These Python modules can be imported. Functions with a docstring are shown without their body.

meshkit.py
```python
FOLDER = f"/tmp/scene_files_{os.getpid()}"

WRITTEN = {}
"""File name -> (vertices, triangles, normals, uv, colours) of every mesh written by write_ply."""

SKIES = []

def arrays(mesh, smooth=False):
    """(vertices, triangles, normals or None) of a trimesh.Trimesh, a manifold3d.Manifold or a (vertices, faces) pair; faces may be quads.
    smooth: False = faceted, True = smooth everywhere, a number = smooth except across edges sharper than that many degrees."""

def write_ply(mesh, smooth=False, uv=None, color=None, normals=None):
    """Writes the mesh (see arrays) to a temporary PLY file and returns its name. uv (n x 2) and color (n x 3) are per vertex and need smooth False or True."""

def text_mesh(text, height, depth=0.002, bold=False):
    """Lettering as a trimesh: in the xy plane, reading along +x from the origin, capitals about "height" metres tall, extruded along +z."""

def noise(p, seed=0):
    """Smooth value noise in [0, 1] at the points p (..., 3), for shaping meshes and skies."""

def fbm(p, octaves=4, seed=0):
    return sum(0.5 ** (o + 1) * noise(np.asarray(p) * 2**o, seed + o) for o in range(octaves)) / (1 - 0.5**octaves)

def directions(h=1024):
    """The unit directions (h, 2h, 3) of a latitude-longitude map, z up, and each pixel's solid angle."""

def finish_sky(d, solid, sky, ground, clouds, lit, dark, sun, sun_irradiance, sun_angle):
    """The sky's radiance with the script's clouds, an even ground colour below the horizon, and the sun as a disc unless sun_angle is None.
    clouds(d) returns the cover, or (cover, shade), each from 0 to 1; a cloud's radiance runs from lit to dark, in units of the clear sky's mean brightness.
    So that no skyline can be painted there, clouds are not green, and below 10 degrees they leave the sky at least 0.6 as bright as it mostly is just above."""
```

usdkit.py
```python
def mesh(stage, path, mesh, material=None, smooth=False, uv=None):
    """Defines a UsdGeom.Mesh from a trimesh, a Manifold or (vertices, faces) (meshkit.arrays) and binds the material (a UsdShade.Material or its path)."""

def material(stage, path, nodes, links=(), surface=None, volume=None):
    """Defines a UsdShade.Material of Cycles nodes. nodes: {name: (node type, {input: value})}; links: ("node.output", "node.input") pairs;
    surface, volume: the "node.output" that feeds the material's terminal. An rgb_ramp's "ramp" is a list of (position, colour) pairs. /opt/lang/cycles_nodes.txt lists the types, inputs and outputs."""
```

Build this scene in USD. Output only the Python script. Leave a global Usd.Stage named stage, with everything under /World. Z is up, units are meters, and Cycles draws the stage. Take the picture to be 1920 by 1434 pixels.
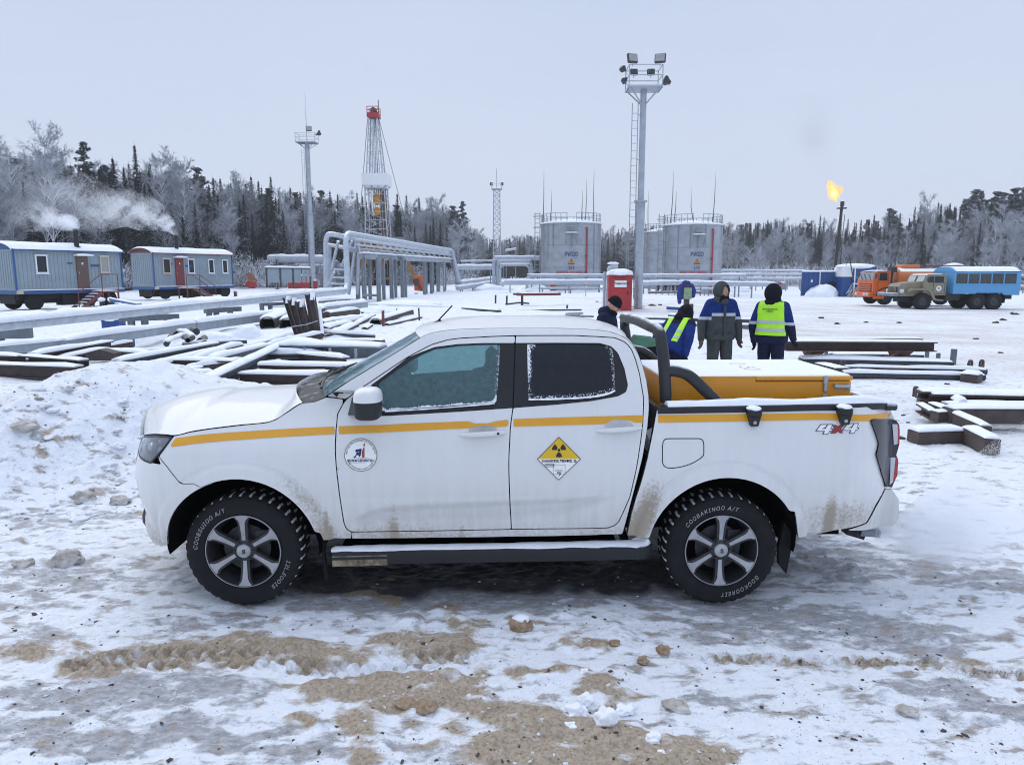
import math, numpy as np, trimesh, usdkit, meshkit
import manifold3d as m3
from scipy.spatial import Delaunay
from scipy.interpolate import PchipInterpolator, CubicSpline
from shapely.geometry import Polygon, MultiPolygon, LineString, Point, box as sbox
from shapely import affinity, contains_xy
from shapely.ops import unary_union
from pxr import Usd, UsdGeom, UsdLux, UsdShade, Gf, Sdf, Vt

stage = Usd.Stage.CreateInMemory()
UsdGeom.SetStageUpAxis(stage, 'Z')
UsdGeom.Xform.Define(stage, '/World')
UsdGeom.Scope.Define(stage, '/World/Looks')
# ------------------------------------------------------------------ camera
FP, HOR, CAMH = 1340.0, 512.0, 2.17            # focal length in pixels of a 1920 wide picture, horizon row, eye height
PITCH = math.atan((717 - HOR) / FP)
cam = UsdGeom.Camera.Define(stage, '/World/camera')
cam.AddTranslateOp().Set((0, 0, CAMH))
cam.AddRotateXOp().Set(90 - math.degrees(PITCH))
cam.CreateHorizontalApertureAttr(36.0); cam.CreateVerticalApertureAttr(36.0 * 764 / 1024)
cam.CreateFocalLengthAttr(36.0 * FP / 1920)
cam.CreateClippingRangeAttr((0.05, 20000))
EXPOSURE = 0.05
cam.CreateExposureAttr(EXPOSURE)
# ------------------------------------------------------------------ sky and sun (overcast winter noon, sun veiled)
SUN_AZ, SUN_EL = math.radians(-35), math.radians(52)      # azimuth from +y towards +x
SKY_STRENGTH, SUN_INT = 0.10, 0.37
usdkit.material(stage, '/World/Looks/sky', {
    'tc': ('texture_coordinate', {}),
    'sky': ('sky_texture', {'sky_type': 'single_scattering', 'sun_disc': False, 'sun_elevation': SUN_EL, 'sun_rotation': SUN_AZ, 'altitude': 100.0}),
    'map': ('mapping', {'scale': (1.0, 1.0, 3.0)}),
    'n': ('noise_texture', {'scale': 1.6, 'detail': 5.0, 'roughness': 0.5}),
    'cr': ('rgb_ramp', {'ramp': [(0.25, (5.2, 6.15, 8.1)), (0.75, (5.7, 6.6, 8.35))]}),
    'cov': ('map_range', {'from_min': 0.2, 'from_max': 0.7, 'to_min': 0.9, 'to_max': 1.0, 'clamp': True}),
    'mx': ('mix_color', {'blend_type': 'mix', 'use_clamp': False}),
    'sz': ('separate_xyz', {}), 'el': ('map_range', {'from_min': 0.0, 'from_max': 0.45, 'to_min': 0.55, 'to_max': 0.0, 'clamp': True}), 'hz': ('mix_color', {'use_clamp': False, 'b': (7.2, 7.7, 9.0)}),
    'ze': ('map_range', {'from_min': .42, 'from_max': 1.0, 'to_min': 1.0, 'to_max': 1.45, 'clamp': True}), 'zm': ('mix_color', {'blend_type': 'multiply', 'use_clamp': False, 'fac': 1.0}), 'bg': ('background_shader', {'strength': SKY_STRENGTH})},
    [('tc.generated', 'map.vector'), ('map.vector', 'n.vector'), ('n.fac', 'cr.fac'), ('n.fac', 'cov.value'), ('cov.result', 'mx.fac'),
     ('sky.color', 'mx.a'), ('cr.color', 'mx.b'), ('tc.generated', 'sz.vector'), ('sz.z', 'el.value'), ('el.result', 'hz.fac'), ('mx.result', 'hz.a'), ('sz.z', 'ze.value'), ('hz.result', 'zm.a'), ('ze.result', 'zm.b'), ('zm.result', 'bg.color')], surface='bg.background')
dome = UsdLux.DomeLight.Define(stage, '/World/sky')
UsdShade.MaterialBindingAPI.Apply(dome.GetPrim()).Bind(UsdShade.Material.Get(stage, '/World/Looks/sky'))
dome.GetPrim().SetCustomDataByKey('kind', 'structure')
sun = UsdLux.DistantLight.Define(stage, '/World/sun')
sun.CreateIntensityAttr(SUN_INT); sun.CreateNormalizeAttr(True) if hasattr(sun, 'CreateNormalizeAttr') else None
sun.GetNormalizeAttr().Set(True) if sun.GetNormalizeAttr() else sun.GetPrim().CreateAttribute('inputs:normalize', Sdf.ValueTypeNames.Bool).Set(True)
sun.CreateAngleAttr(70.0); sun.CreateColorAttr(Gf.Vec3f(1.0, 0.97, 0.92))
_d = Gf.Vec3d(math.sin(SUN_AZ) * math.cos(SUN_EL), math.cos(SUN_AZ) * math.cos(SUN_EL), math.sin(SUN_EL))
sun.AddTransformOp().Set(Gf.Matrix4d(Gf.Rotation(Gf.Vec3d(0, 0, 1), _d), Gf.Vec3d(0, 0, 60)))

# ------------------------------------------------------------------ pixel <-> world (the photograph is 1920 wide)
_cp, _sp = math.cos(PITCH), math.sin(PITCH)
def ray(px, py):
    a = (np.asarray(px, float) - 960) / FP; b = -(np.asarray(py, float) - 717) / FP
    return np.stack([a, _cp + b * _sp, -_sp + b * _cp], -1)
def U(px, py, Y):                       # the point at depth Y seen at that pixel
    d = ray(px, py); return np.array([0, 0, CAMH]) + d * (Y / d[..., 1:2])
def G(px, py, z=0.0):                   # the point at height z seen at that pixel
    d = ray(px, py); return np.array([0, 0, CAMH]) + d * ((z - CAMH) / d[..., 2:3])
def PX(p):
    p = np.asarray(p, float); f = p[..., 1] * _cp - (p[..., 2] - CAMH) * _sp; u = p[..., 1] * _sp + (p[..., 2] - CAMH) * _cp
    return np.stack([960 + FP * p[..., 0] / f, 717 - FP * u / f], -1)
RNG = np.random.default_rng(7)
def sm(a, b, x):
    t = np.clip((np.asarray(x, float) - a) / (b - a), 0, 1); return t * t * (3 - 2 * t)
def nz(x, y, s=1.0, seed=0, octs=3):
    x, y = np.broadcast_arrays(np.asarray(x, float), np.asarray(y, float))
    return meshkit.fbm(np.stack([x * s + 200, y * s + 300, np.zeros_like(x) + seed * 7.3], -1), octs, seed) - 0.5

# ------------------------------------------------------------------ meshes as (vertices, faces)
def join(ms):
    ms = [m for m in ms if m is not None and len(m[0])]
    vs, fs, n = [], [], 0
    for v, f in ms:
        vs.append(v); fs.append(np.asarray(f) + n); n += len(v)
    return np.vstack(vs), np.vstack(fs)
def quads(f):
    f = np.asarray(f); return np.vstack([f[:, [0, 1, 2]], f[:, [0, 2, 3]]])
_BV = np.array([[x, y, z] for z in (-.5, .5) for y in (-.5, .5) for x in (-.5, .5)])
_BF = quads([[0, 2, 3, 1], [4, 5, 7, 6], [0, 1, 5, 4], [2, 6, 7, 3], [0, 4, 6, 2], [1, 3, 7, 5]])
def box(c, s, rz=0.0):
    v = _BV * np.asarray(s, float)
    if rz: v = v @ rotz(rz).T
    return v + np.asarray(c, float), _BF
def rotz(a):
    c, s = math.cos(a), math.sin(a); return np.array([[c, -s, 0], [s, c, 0], [0, 0, 1.0]])
def rotx(a):
    c, s = math.cos(a), math.sin(a); return np.array([[1, 0, 0], [0, c, -s], [0, s, c]])
def roty(a):
    c, s = math.cos(a), math.sin(a); return np.array([[c, 0, s], [0, 1, 0], [-s, 0, c]])
def bb(x0, x1, y0, y1, z0, z1): return box(((x0 + x1) / 2, (y0 + y1) / 2, (z0 + z1) / 2), (x1 - x0, y1 - y0, z1 - z0))
def cbox(c, s, r=.02, rz=0.0):          # a box with bevelled edges
    h = np.asarray(s, float) / 2; r = min(r, *(h * .9)); pts = []
    for sx in (-1, 1):
        for sy in (-1, 1):
            for sz in (-1, 1):
                for k in range(3):
                    q = h.copy(); q[[i for i in range(3) if i != k]] -= r
                    pts.append(q * (sx, sy, sz))
    m = hull(np.array(pts)); v = m[0] @ rotz(rz).T + np.asarray(c, float)
    return v, m[1]
def hull(p):
    h = trimesh.convex.convex_hull(np.asarray(p, float)); return np.array(h.vertices), np.array(h.faces)
def frame(d, up=(0, 0, 1)):
    d = np.asarray(d, float) / np.linalg.norm(d); up = np.asarray(up, float)
    if abs(d @ up) > .98: up = np.array([0, 1.0, 0]) if abs(d[1]) < .9 else np.array([1.0, 0, 0])
    s = np.cross(d, up); s /= np.linalg.norm(s); return d, s, np.cross(s, d)
def sweep(pts, prof, up=(0, 0, 1), caps=True, scale=None):     # a closed profile (side, up) along a path
    pts = np.asarray(pts, float); prof = np.asarray(prof, float); n, k = len(pts), len(prof); V = []
    for i in range(n):
        d = pts[min(i + 1, n - 1)] - pts[max(i - 1, 0)]
        _, s, u = frame(d, up); q = prof * (1 if scale is None else scale[i])
        V.append(pts[i] + q[:, :1] * s + q[:, 1:] * u)
    V = np.vstack(V); a = np.arange(k); b = (a + 1) % k; F = []
    for i in range(n - 1):
        F.append(quads(np.stack([i * k + a, i * k + b, (i + 1) * k + b, (i + 1) * k + a], 1)))
    F = np.vstack(F)
    if caps:
        t = trimesh.creation.triangulate_polygon(Polygon(prof), engine='earcut') if k > 4 else (prof, np.array([[0, 1, 2], [0, 2, 3]][:k - 2]))
        idx = np.array([np.argmin(((prof - p) ** 2).sum(1)) for p in t[0]]); tf = idx[np.asarray(t[1])]
        a3 = prof[tf]; area = np.cross(a3[:, 1] - a3[:, 0], a3[:, 2] - a3[:, 0]); tf = np.where((area < 0)[:, None], tf[:, ::-1], tf)
        F = np.vstack([F, tf[:, ::-1], tf + (n - 1) * k])
    return V, F
def circ(r, n=8, a0=0.0):
    a = a0 + np.arange(n) / n * 2 * math.pi; return np.stack([r * np.cos(a), r * np.sin(a)], 1)
def tube(pts, r, n=8, caps=True, scale=None): return sweep(pts, circ(r, n), caps=caps, scale=scale)
def bar(p0, p1, w, h, up=(0, 0, 1)):
    return sweep([p0, p1], [(-w / 2, -h / 2), (w / 2, -h / 2), (w / 2, h / 2), (-w / 2, h / 2)], up)
def pipe(p0, p1, R, th=.012, n=16):      # a hollow pipe with a visible wall
    p0, p1 = np.asarray(p0, float), np.asarray(p1, float); _, s, u = frame(p1 - p0); c = circ(1, n)
    ring = lambda p, r: p + r * (c[:, :1] * s + c[:, 1:] * u)
    V = np.vstack([ring(p0, R), ring(p1, R), ring(p1, R - th), ring(p0, R - th)]); a = np.arange(n); b = (a + 1) % n
    F = np.vstack([quads(np.stack([i * n + a, i * n + b, (i + 1) % 4 * n + b, (i + 1) % 4 * n + a], 1)) for i in range(4)])
    return V, F
def ibeam(p0, p1, h, b, t=.012, up=(0, 0, 1)):
    H, B = h / 2, b / 2
    pr = [(-B, -H), (B, -H), (B, -H + t), (t / 2, -H + t), (t / 2, H - t), (B, H - t), (B, H), (-B, H), (-B, H - t), (-t / 2, H - t), (-t / 2, -H + t), (-B, -H + t)]
    return sweep([p0, p1], pr, up)
def channel(p0, p1, h, b, t=.012, up=(0, 0, 1)):
    H, B = h / 2, b / 2
    return sweep([p0, p1], [(-B, -H), (B, -H), (B, -H + t), (-B + t, -H + t), (-B + t, H - t), (B, H - t), (B, H), (-B, H)], up)
def revolve(prof, n=32, axis='z', arc=None):      # profile (r, z)
    prof = np.asarray(prof, float); k = len(prof); a = np.arange(n) / n * 2 * math.pi
    V = np.stack([prof[None, :, 0] * np.cos(a)[:, None], prof[None, :, 0] * np.sin(a)[:, None], np.broadcast_to(prof[None, :, 1], (n, k))], -1).reshape(-1, 3)
    i = np.arange(n)[:, None]; j = np.arange(k - 1)[None, :]; i2 = (i + 1) % n
    F = quads(np.stack([(i * k + j), (i2 * k + j), (i2 * k + j + 1), (i * k + j + 1)], -1).reshape(-1, 4))
    return V, F
def xf(m, R=None, t=(0, 0, 0), s=1.0):
    v = np.asarray(m[0]) * s
    if R is not None: v = v @ np.asarray(R).T
    return v + np.asarray(t, float), m[1]
def flip(m): return m[0], np.asarray(m[1])[:, ::-1]
def prism(poly, z0, z1):                  # shapely polygon in xy, extruded along z
    out = []
    for g in getattr(poly, 'geoms', [poly]):
        if g.is_empty or g.area < 1e-9: continue
        e = trimesh.creation.extrude_polygon(g, z1 - z0, engine='earcut'); out.append((np.array(e.vertices) + (0, 0, z0), np.array(e.faces)))
    return join(out)
def grid(P):                              # P[i, j, 3] -> surface
    n, m = P.shape[:2]; i = np.arange(n - 1)[:, None] * m; j = np.arange(m - 1)[None, :]; a = (i + j).ravel()
    return P.reshape(-1, 3), quads(np.stack([a, a + m, a + m + 1, a + 1], 1))
def lump(c, r, seed=0, n=2, rough=.25):   # a rough rounded clod
    s = trimesh.creation.icosphere(n, 1.0); v = np.array(s.vertices); k = 1 + rough * 2 * (meshkit.fbm(v * 1.7 + seed * 3.1 + 50, 3, seed) - .5)
    return v * k[:, None] * np.asarray(r, float) + np.asarray(c, float), np.array(s.faces)
def snowcap(p0, p1, w, h, seed=0, step=.25, over=1.0, n=None):   # a rounded ridge of snow lying along a bar whose top runs p0 - p1
    p0, p1 = np.asarray(p0, float), np.asarray(p1, float); L = np.linalg.norm(p1 - p0); k = n or int(np.clip(L / step, 4, 40)); t = np.linspace(0, 1, k + 1)
    P = p0 + (p1 - p0) * t[:, None]; P[:, 2] -= .004
    prof = np.array([(-.5, 0), (-.53, .3), (-.42, .72), (-.2, .97), (.05, 1), (.28, .9), (.46, .62), (.53, .25), (.5, 0)]) * (w * over, h)
    q = meshkit.fbm(np.stack([t * L * 1.1 + seed * 9.7 + 50, t * 0 + 3.3, t * 0 + seed], -1), 3, seed)
    V, F = sweep(P, prof, caps=True); m = len(prof); V = V.reshape(k + 1, m, 3)
    sc = np.clip(.55 + 1.0 * (q - .2), .35, 1.5); sc[0] *= .55; sc[-1] *= .55
    base = P[:, None, :]; dz = (V[:, :, 2] - base[:, :, 2]); V[:, :, 2] = base[:, :, 2] + dz * sc[:, None]
    return V.reshape(-1, 3), F
def texts(s, height, bold=False):         # lettering as shapely polygons, baseline at the origin
    from PIL import Image, ImageDraw, ImageFont
    import glob
    from shapely import box as sb, union_all
    f = ImageFont.truetype(glob.glob('/opt/blender-*/*/datafiles/fonts/Inter.woff2')[0], 96)
    x0, y0, x1, y1 = f.getbbox(s, anchor='ls', stroke_width=3 * bold)
    im = Image.new('L', (x1 - x0 + 8, y1 - y0 + 8)); ImageDraw.Draw(im).text((4 - x0, 4 - y0), s, 255, f, anchor='ls', stroke_width=3 * bold)
    on = np.pad(np.asarray(im) > 127, ((0, 0), (1, 1))).astype(np.int8); d = np.diff(on, axis=1)
    r, a = np.nonzero(d == 1); b = np.nonzero(d == -1)[1]
    sh = union_all(sb(a, -r - 1, b, -r)).buffer(.6).buffer(-.6).simplify(.8); k = height / 70
    return affinity.affine_transform(sh, [k, 0, 0, k, -4 * k, (4 - y0) * k])

# ------------------------------------------------------------------ prims
_names = {}
def path_of(parent, name):
    k = (parent, name); n = _names.get(k, 0); _names[k] = n + 1
    return f'{parent}/{name}' + (f'_{n:03d}' if n else '')
def tags(prim, label=None, cat=None, group=None, kind=None):
    for k, v in (('label', label), ('category', cat), ('group', group), ('kind', kind)):
        if v: prim.SetCustomDataByKey(k, v)
    return prim
class T:                                  # a thing: an Xform at its base; P() adds a part, S() a sub-part
    def __init__(s, name, label, cat, loc=(0, 0, 0), rz=0.0, group=None, kind=None):
        s.path = path_of('/World', name); s.loc = np.asarray(loc, float); s.rz = rz
        x = UsdGeom.Xform.Define(stage, s.path); s.t = x.AddTranslateOp(); s.t.Set(Gf.Vec3d(*map(float, s.loc)))
        s.r = x.AddRotateZOp(); s.r.Set(float(math.degrees(rz))); s.prim = tags(x.GetPrim(), label, cat, group, kind)
    def P(s, name, m, mat, smooth=False, world=False, label=None, parent=None, pv=None, kind=None):
        v = np.asarray(m[0], float)
        if world: v = (v - s.loc) @ rotz(s.rz)       # row vectors times R = inverse rotation
        p = path_of(parent or s.path, name)
        if pv is not None and smooth not in (True, False): v = v[m[1]].reshape(-1, 3); pv = np.asarray(pv)[m[1]].reshape(-1, 3); m = (v, np.arange(len(v)).reshape(-1, 3)); smooth = False
        me = usdkit.mesh(stage, p, (v, m[1]), M(mat), smooth)
        if pv is not None: UsdGeom.PrimvarsAPI(me).CreatePrimvar('mask', Sdf.ValueTypeNames.Color3fArray, 'vertex').Set(Vt.Vec3fArray.FromNumpy(np.asarray(pv, np.float32)))
        tags(me.GetPrim(), label, kind=kind); return p
def copy_of(src, name, label, cat, loc, rz=0.0, scale=None, group=None):
    p = path_of('/World', name); x = UsdGeom.Xform.Define(stage, p); pr = x.GetPrim()
    pr.GetReferences().AddInternalReference(src.path); pr.SetInstanceable(True)
    x.ClearXformOpOrder()
    x.AddTranslateOp().Set(Gf.Vec3d(*map(float, loc))); x.AddRotateZOp().Set(float(math.degrees(rz)))
    if scale is not None: x.AddScaleOp().Set(Gf.Vec3f(*([float(scale)] * 3 if np.ndim(scale) == 0 else map(float, scale))))
    return tags(pr, label, cat, group)

# ------------------------------------------------------------------ materials
_mats = {}
def M(name):
    if not isinstance(name, str): return name
    return _mats[name]
def mat(name, col, rough=.6, metal=0.0, var=.12, scale=6.0, bump=0.0, bscale=40.0, snow=0.0, spec=.5, coat=0.0, col2=None, dist=.01, fine=None, sheen=0.0, alt=None):
    """a surface with colour variation; snow: hoar frost that settles on upward faces; col2: second tone by noise"""
    c = np.asarray(col, float); c2 = np.asarray(col2, float) if col2 is not None else c * (1 - var)
    n = {'tc': ('texture_coordinate', {}), 'n': ('noise_texture', {'scale': scale, 'detail': 5.0, 'roughness': .6}),
         'r': ('rgb_ramp', {'ramp': [(.3, c2), (.7, np.minimum(c * (1 + var * .5), 1))]}),
         'p': ('principled_bsdf', {'roughness': rough, 'metallic': metal, 'specular_ior_level': spec, 'coat_weight': coat, 'sheen_weight': sheen})}
    l = [('tc.object', 'n.vector'), ('n.fac', 'r.fac')]; out = 'r.color'
    if snow:
        n.update({'g': ('geometry', {}), 'sx': ('separate_xyz', {}), 'n2': ('noise_texture', {'scale': 9.0, 'detail': 4.0}), 'ad': ('math', {'math_type': 'multiply_add', 'value2': .9, 'value3': -.45}),
                  'ad2': ('math', {'math_type': 'add'}), 'mr': ('map_range', {'from_min': 1.05 - snow, 'from_max': 1.45 - snow, 'to_min': 0.0, 'to_max': 1.0, 'clamp': True}), 'mx': ('mix_color', {'b': (.82, .85, .9)})})
        l += [('g.normal', 'sx.vector'), ('tc.object', 'n2.vector'), ('n2.fac', 'ad.value1'), ('ad.value', 'ad2.value1'), ('sx.z', 'ad2.value2'), ('ad2.value', 'mr.value'), ('mr.result', 'mx.fac'), (out, 'mx.a')]
        out = 'mx.result'
    if bump:
        n['bn'] = ('noise_texture', {'scale': bscale, 'detail': 4.0}); n['b'] = ('bump', {'strength': bump, 'distance': dist})
        l += [('tc.object', 'bn.vector'), ('bn.fac', 'b.height'), ('b.normal', 'p.normal')]
    l.append((out, 'p.base_color'))
    _mats[name] = usdkit.material(stage, '/World/Looks/' + name, n, l, surface='p.BSDF'); return name
mat('snow', (.86, .885, .93), .75, var=.05, scale=2.5, bump=.5, bscale=14, dist=.03, spec=.25)
mat('old_snow', (.80, .82, .86), .8, var=.1, scale=3, bump=.7, bscale=20, dist=.03, spec=.2)
mat('rust_steel', (.085, .062, .055), .7, col2=(.045, .036, .036), scale=5, bump=.2, spec=.4)
mat('grey_steel', (.24, .27, .31), .5, metal=.3, var=.25, scale=3, snow=.35)
mat('zinc', (.36, .40, .45), .42, metal=.55, var=.22, scale=2.2, bump=.15, bscale=8)
mat('frosty_zinc', (.42, .46, .52), .5, metal=.35, var=.2, scale=2.2, snow=.55)
mat('frosty_steel', (.20, .235, .28), .55, metal=.2, var=.3, scale=3, snow=.55)
mat('dark_steel', (.035, .038, .045), .55, var=.3, scale=5)
mat('black', (.004, .0042, .005), .8, var=.2, spec=.1)
mat('rubber', (.011, .0115, .013), .75, spec=.25,  var=.35, scale=9, bump=.2, bscale=90, dist=.004)
mat('blue_paint', (.018, .085, .26), .45, var=.25, scale=4)
mat('red_paint', (.36, .02, .022), .45, var=.22, scale=3)
mat('brown_red', (.17, .045, .045), .55, var=.3, scale=4)
mat('white_paint', (.78, .79, .8), .45, var=.06)
mat('hivis', (.42, .85, .03), .7, var=.06)
mat('reflect', (.45, .48, .54), .45, var=.1)
mat('navy_cloth', (.014, .018, .045), .85, var=.3, scale=14, bump=.4, bscale=18, dist=.02, spec=.12)
mat('royal_cloth', (.014, .033, .165), .85, var=.25, scale=14, bump=.4, bscale=18, dist=.02, spec=.12)
mat('grey_cloth', (.06, .068, .07), .85, var=.2, scale=14, bump=.4, bscale=18, dist=.02, spec=.12)
mat('black_cloth', (.011, .012, .018), .9, var=.3, scale=20, bump=.3, bscale=60, spec=.12)
mat('frost_twig', (.60, .62, .67), .8, var=.1)
mat('brown_glove', (.10, .06, .045), .8, var=.2); mat('green_cloth', (.05, .15, .09), .85, var=.3, bump=.4, bscale=20); mat('green_pale', (.24, .33, .20), .85, var=.3, bump=.4, bscale=12); mat('royal_dark', (.015, .035, .19), .85, var=.3, scale=10)
mat('skin', (.48, .26, .19), .55, var=.12, scale=20)
mat('orange_paint', (.62, .12, .02), .4, var=.15, scale=2)
mat('khaki_paint', (.23, .20, .14), .5, var=.12, scale=2)
mat('sky_paint', (.085, .30, .55), .4, var=.06, scale=2)
# ================================================================== ground
def _sdist(X, Y, pts, ky=2.6):            # distance to a polyline in picture pixels, rows weighted
    best = np.full(np.shape(X), 1e9)
    for (x0, y0), (x1, y1) in zip(pts[:-1], pts[1:]):
        dx, dy = x1 - x0, (y1 - y0) * ky; L = dx * dx + dy * dy + 1e-9
        t = np.clip(((X - x0) * dx + (Y - y0) * ky * dy) / L, 0, 1)
        best = np.minimum(best, np.hypot(X - x0 - t * dx, (Y - y0) * ky - t * dy))
    return best
SAND = [([(0, 1232), (120, 1222)], 45, .7), ([(170, 1250), (300, 1230), (420, 1222), (560, 1232)], 70, 1.0), ([(430, 1202), (520, 1208), (640, 1225)], 40, .9), ([(540, 1245), (700, 1228), (860, 1215)], 50, .75),
        ([(740, 1208), (850, 1205)], 52, 1.15), ([(610, 1300), (700, 1285), (830, 1288)], 62, 1.1), ([(760, 1310), (845, 1300)], 75, 1.1), ([(560, 1345), (600, 1360)], 28, .8), ([(690, 1340), (700, 1434)], 42, .85),
        ([(1050, 1205), (1110, 1215)], 36, .9), ([(1000, 1275), (1060, 1262)], 34, .9), ([(1120, 1280), (1140, 1300)], 50, 1.05), ([(985, 1355), (1120, 1375), (1200, 1400), (1290, 1420)], 80, 1.15), ([(960, 1420), (1180, 1440)], 110, 1.1),
        ([(830, 1140), (880, 1175), (870, 1200)], 26, .7), ([(640, 1118), (720, 1114)], 26, .8), ([(960, 1165), (985, 1172)], 26, .8), ([(1000, 1190), (1060, 1180)], 20, .5), ([(1240, 1390), (1300, 1430)], 40, .7), ([(930, 1240), (900, 1330), (830, 1400)], 34, .6)]
TRACK = [([(1340, 1228), (1560, 1232), (1760, 1240), (1920, 1262)], 40), ([(150, 1248), (400, 1230), (640, 1262), (860, 1230)], 52)]
SLUSH_SHADE = [([(90, 1320), (260, 1300), (400, 1290)], 90, .8), ([(160, 1400), (330, 1370)], 100, .8), ([(420, 1400), (640, 1390)], 90, .55), ([(330, 1170), (420, 1168)], 60, .5), ([(0, 1100), (160, 1075)], 120, .5), ([(620, 1085), (900, 1075), (1240, 1075)], 120, 2.3), ([(560, 1135), (1000, 1128)], 60, .9),  # strongest stroke: dark ice under the pickup, its shade painted in too
         ([(1480, 1060), (1700, 1050), (1920, 1080)], 90, .6), ([(1460, 1150), (1640, 1170), (1760, 1190)], 100, .75), ([(1340, 1180), (1500, 1190)], 70, .6), ([(1700, 1290), (1920, 1330)], 80, .7), ([(1290, 1310), (1400, 1320)], 40, .5), ([(0, 1200), (100, 1190)], 60, .5), ([(0, 1380), (60, 1370)], 90, .7), ([(0, 970), (230, 968)], 50, .5), ([(620, 1400), (820, 1420)], 70, .5), ([(1240, 1130), (1560, 1140)], 60, .6), ([(1690, 960), (1780, 985)], 60, .35), ([(1500, 1010), (1620, 1030)], 60, .5)]
_rx = np.array([-14, -9, -6.1, -5.0, -4.5, -3.9, -2.8, -1.5, 0, 2]); _rh = np.array([.3, .45, .70, 1.10, 1.06, .84, .62, .25, 0.02, 0])
_ridge = PchipInterpolator(_rx, _rh)
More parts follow.
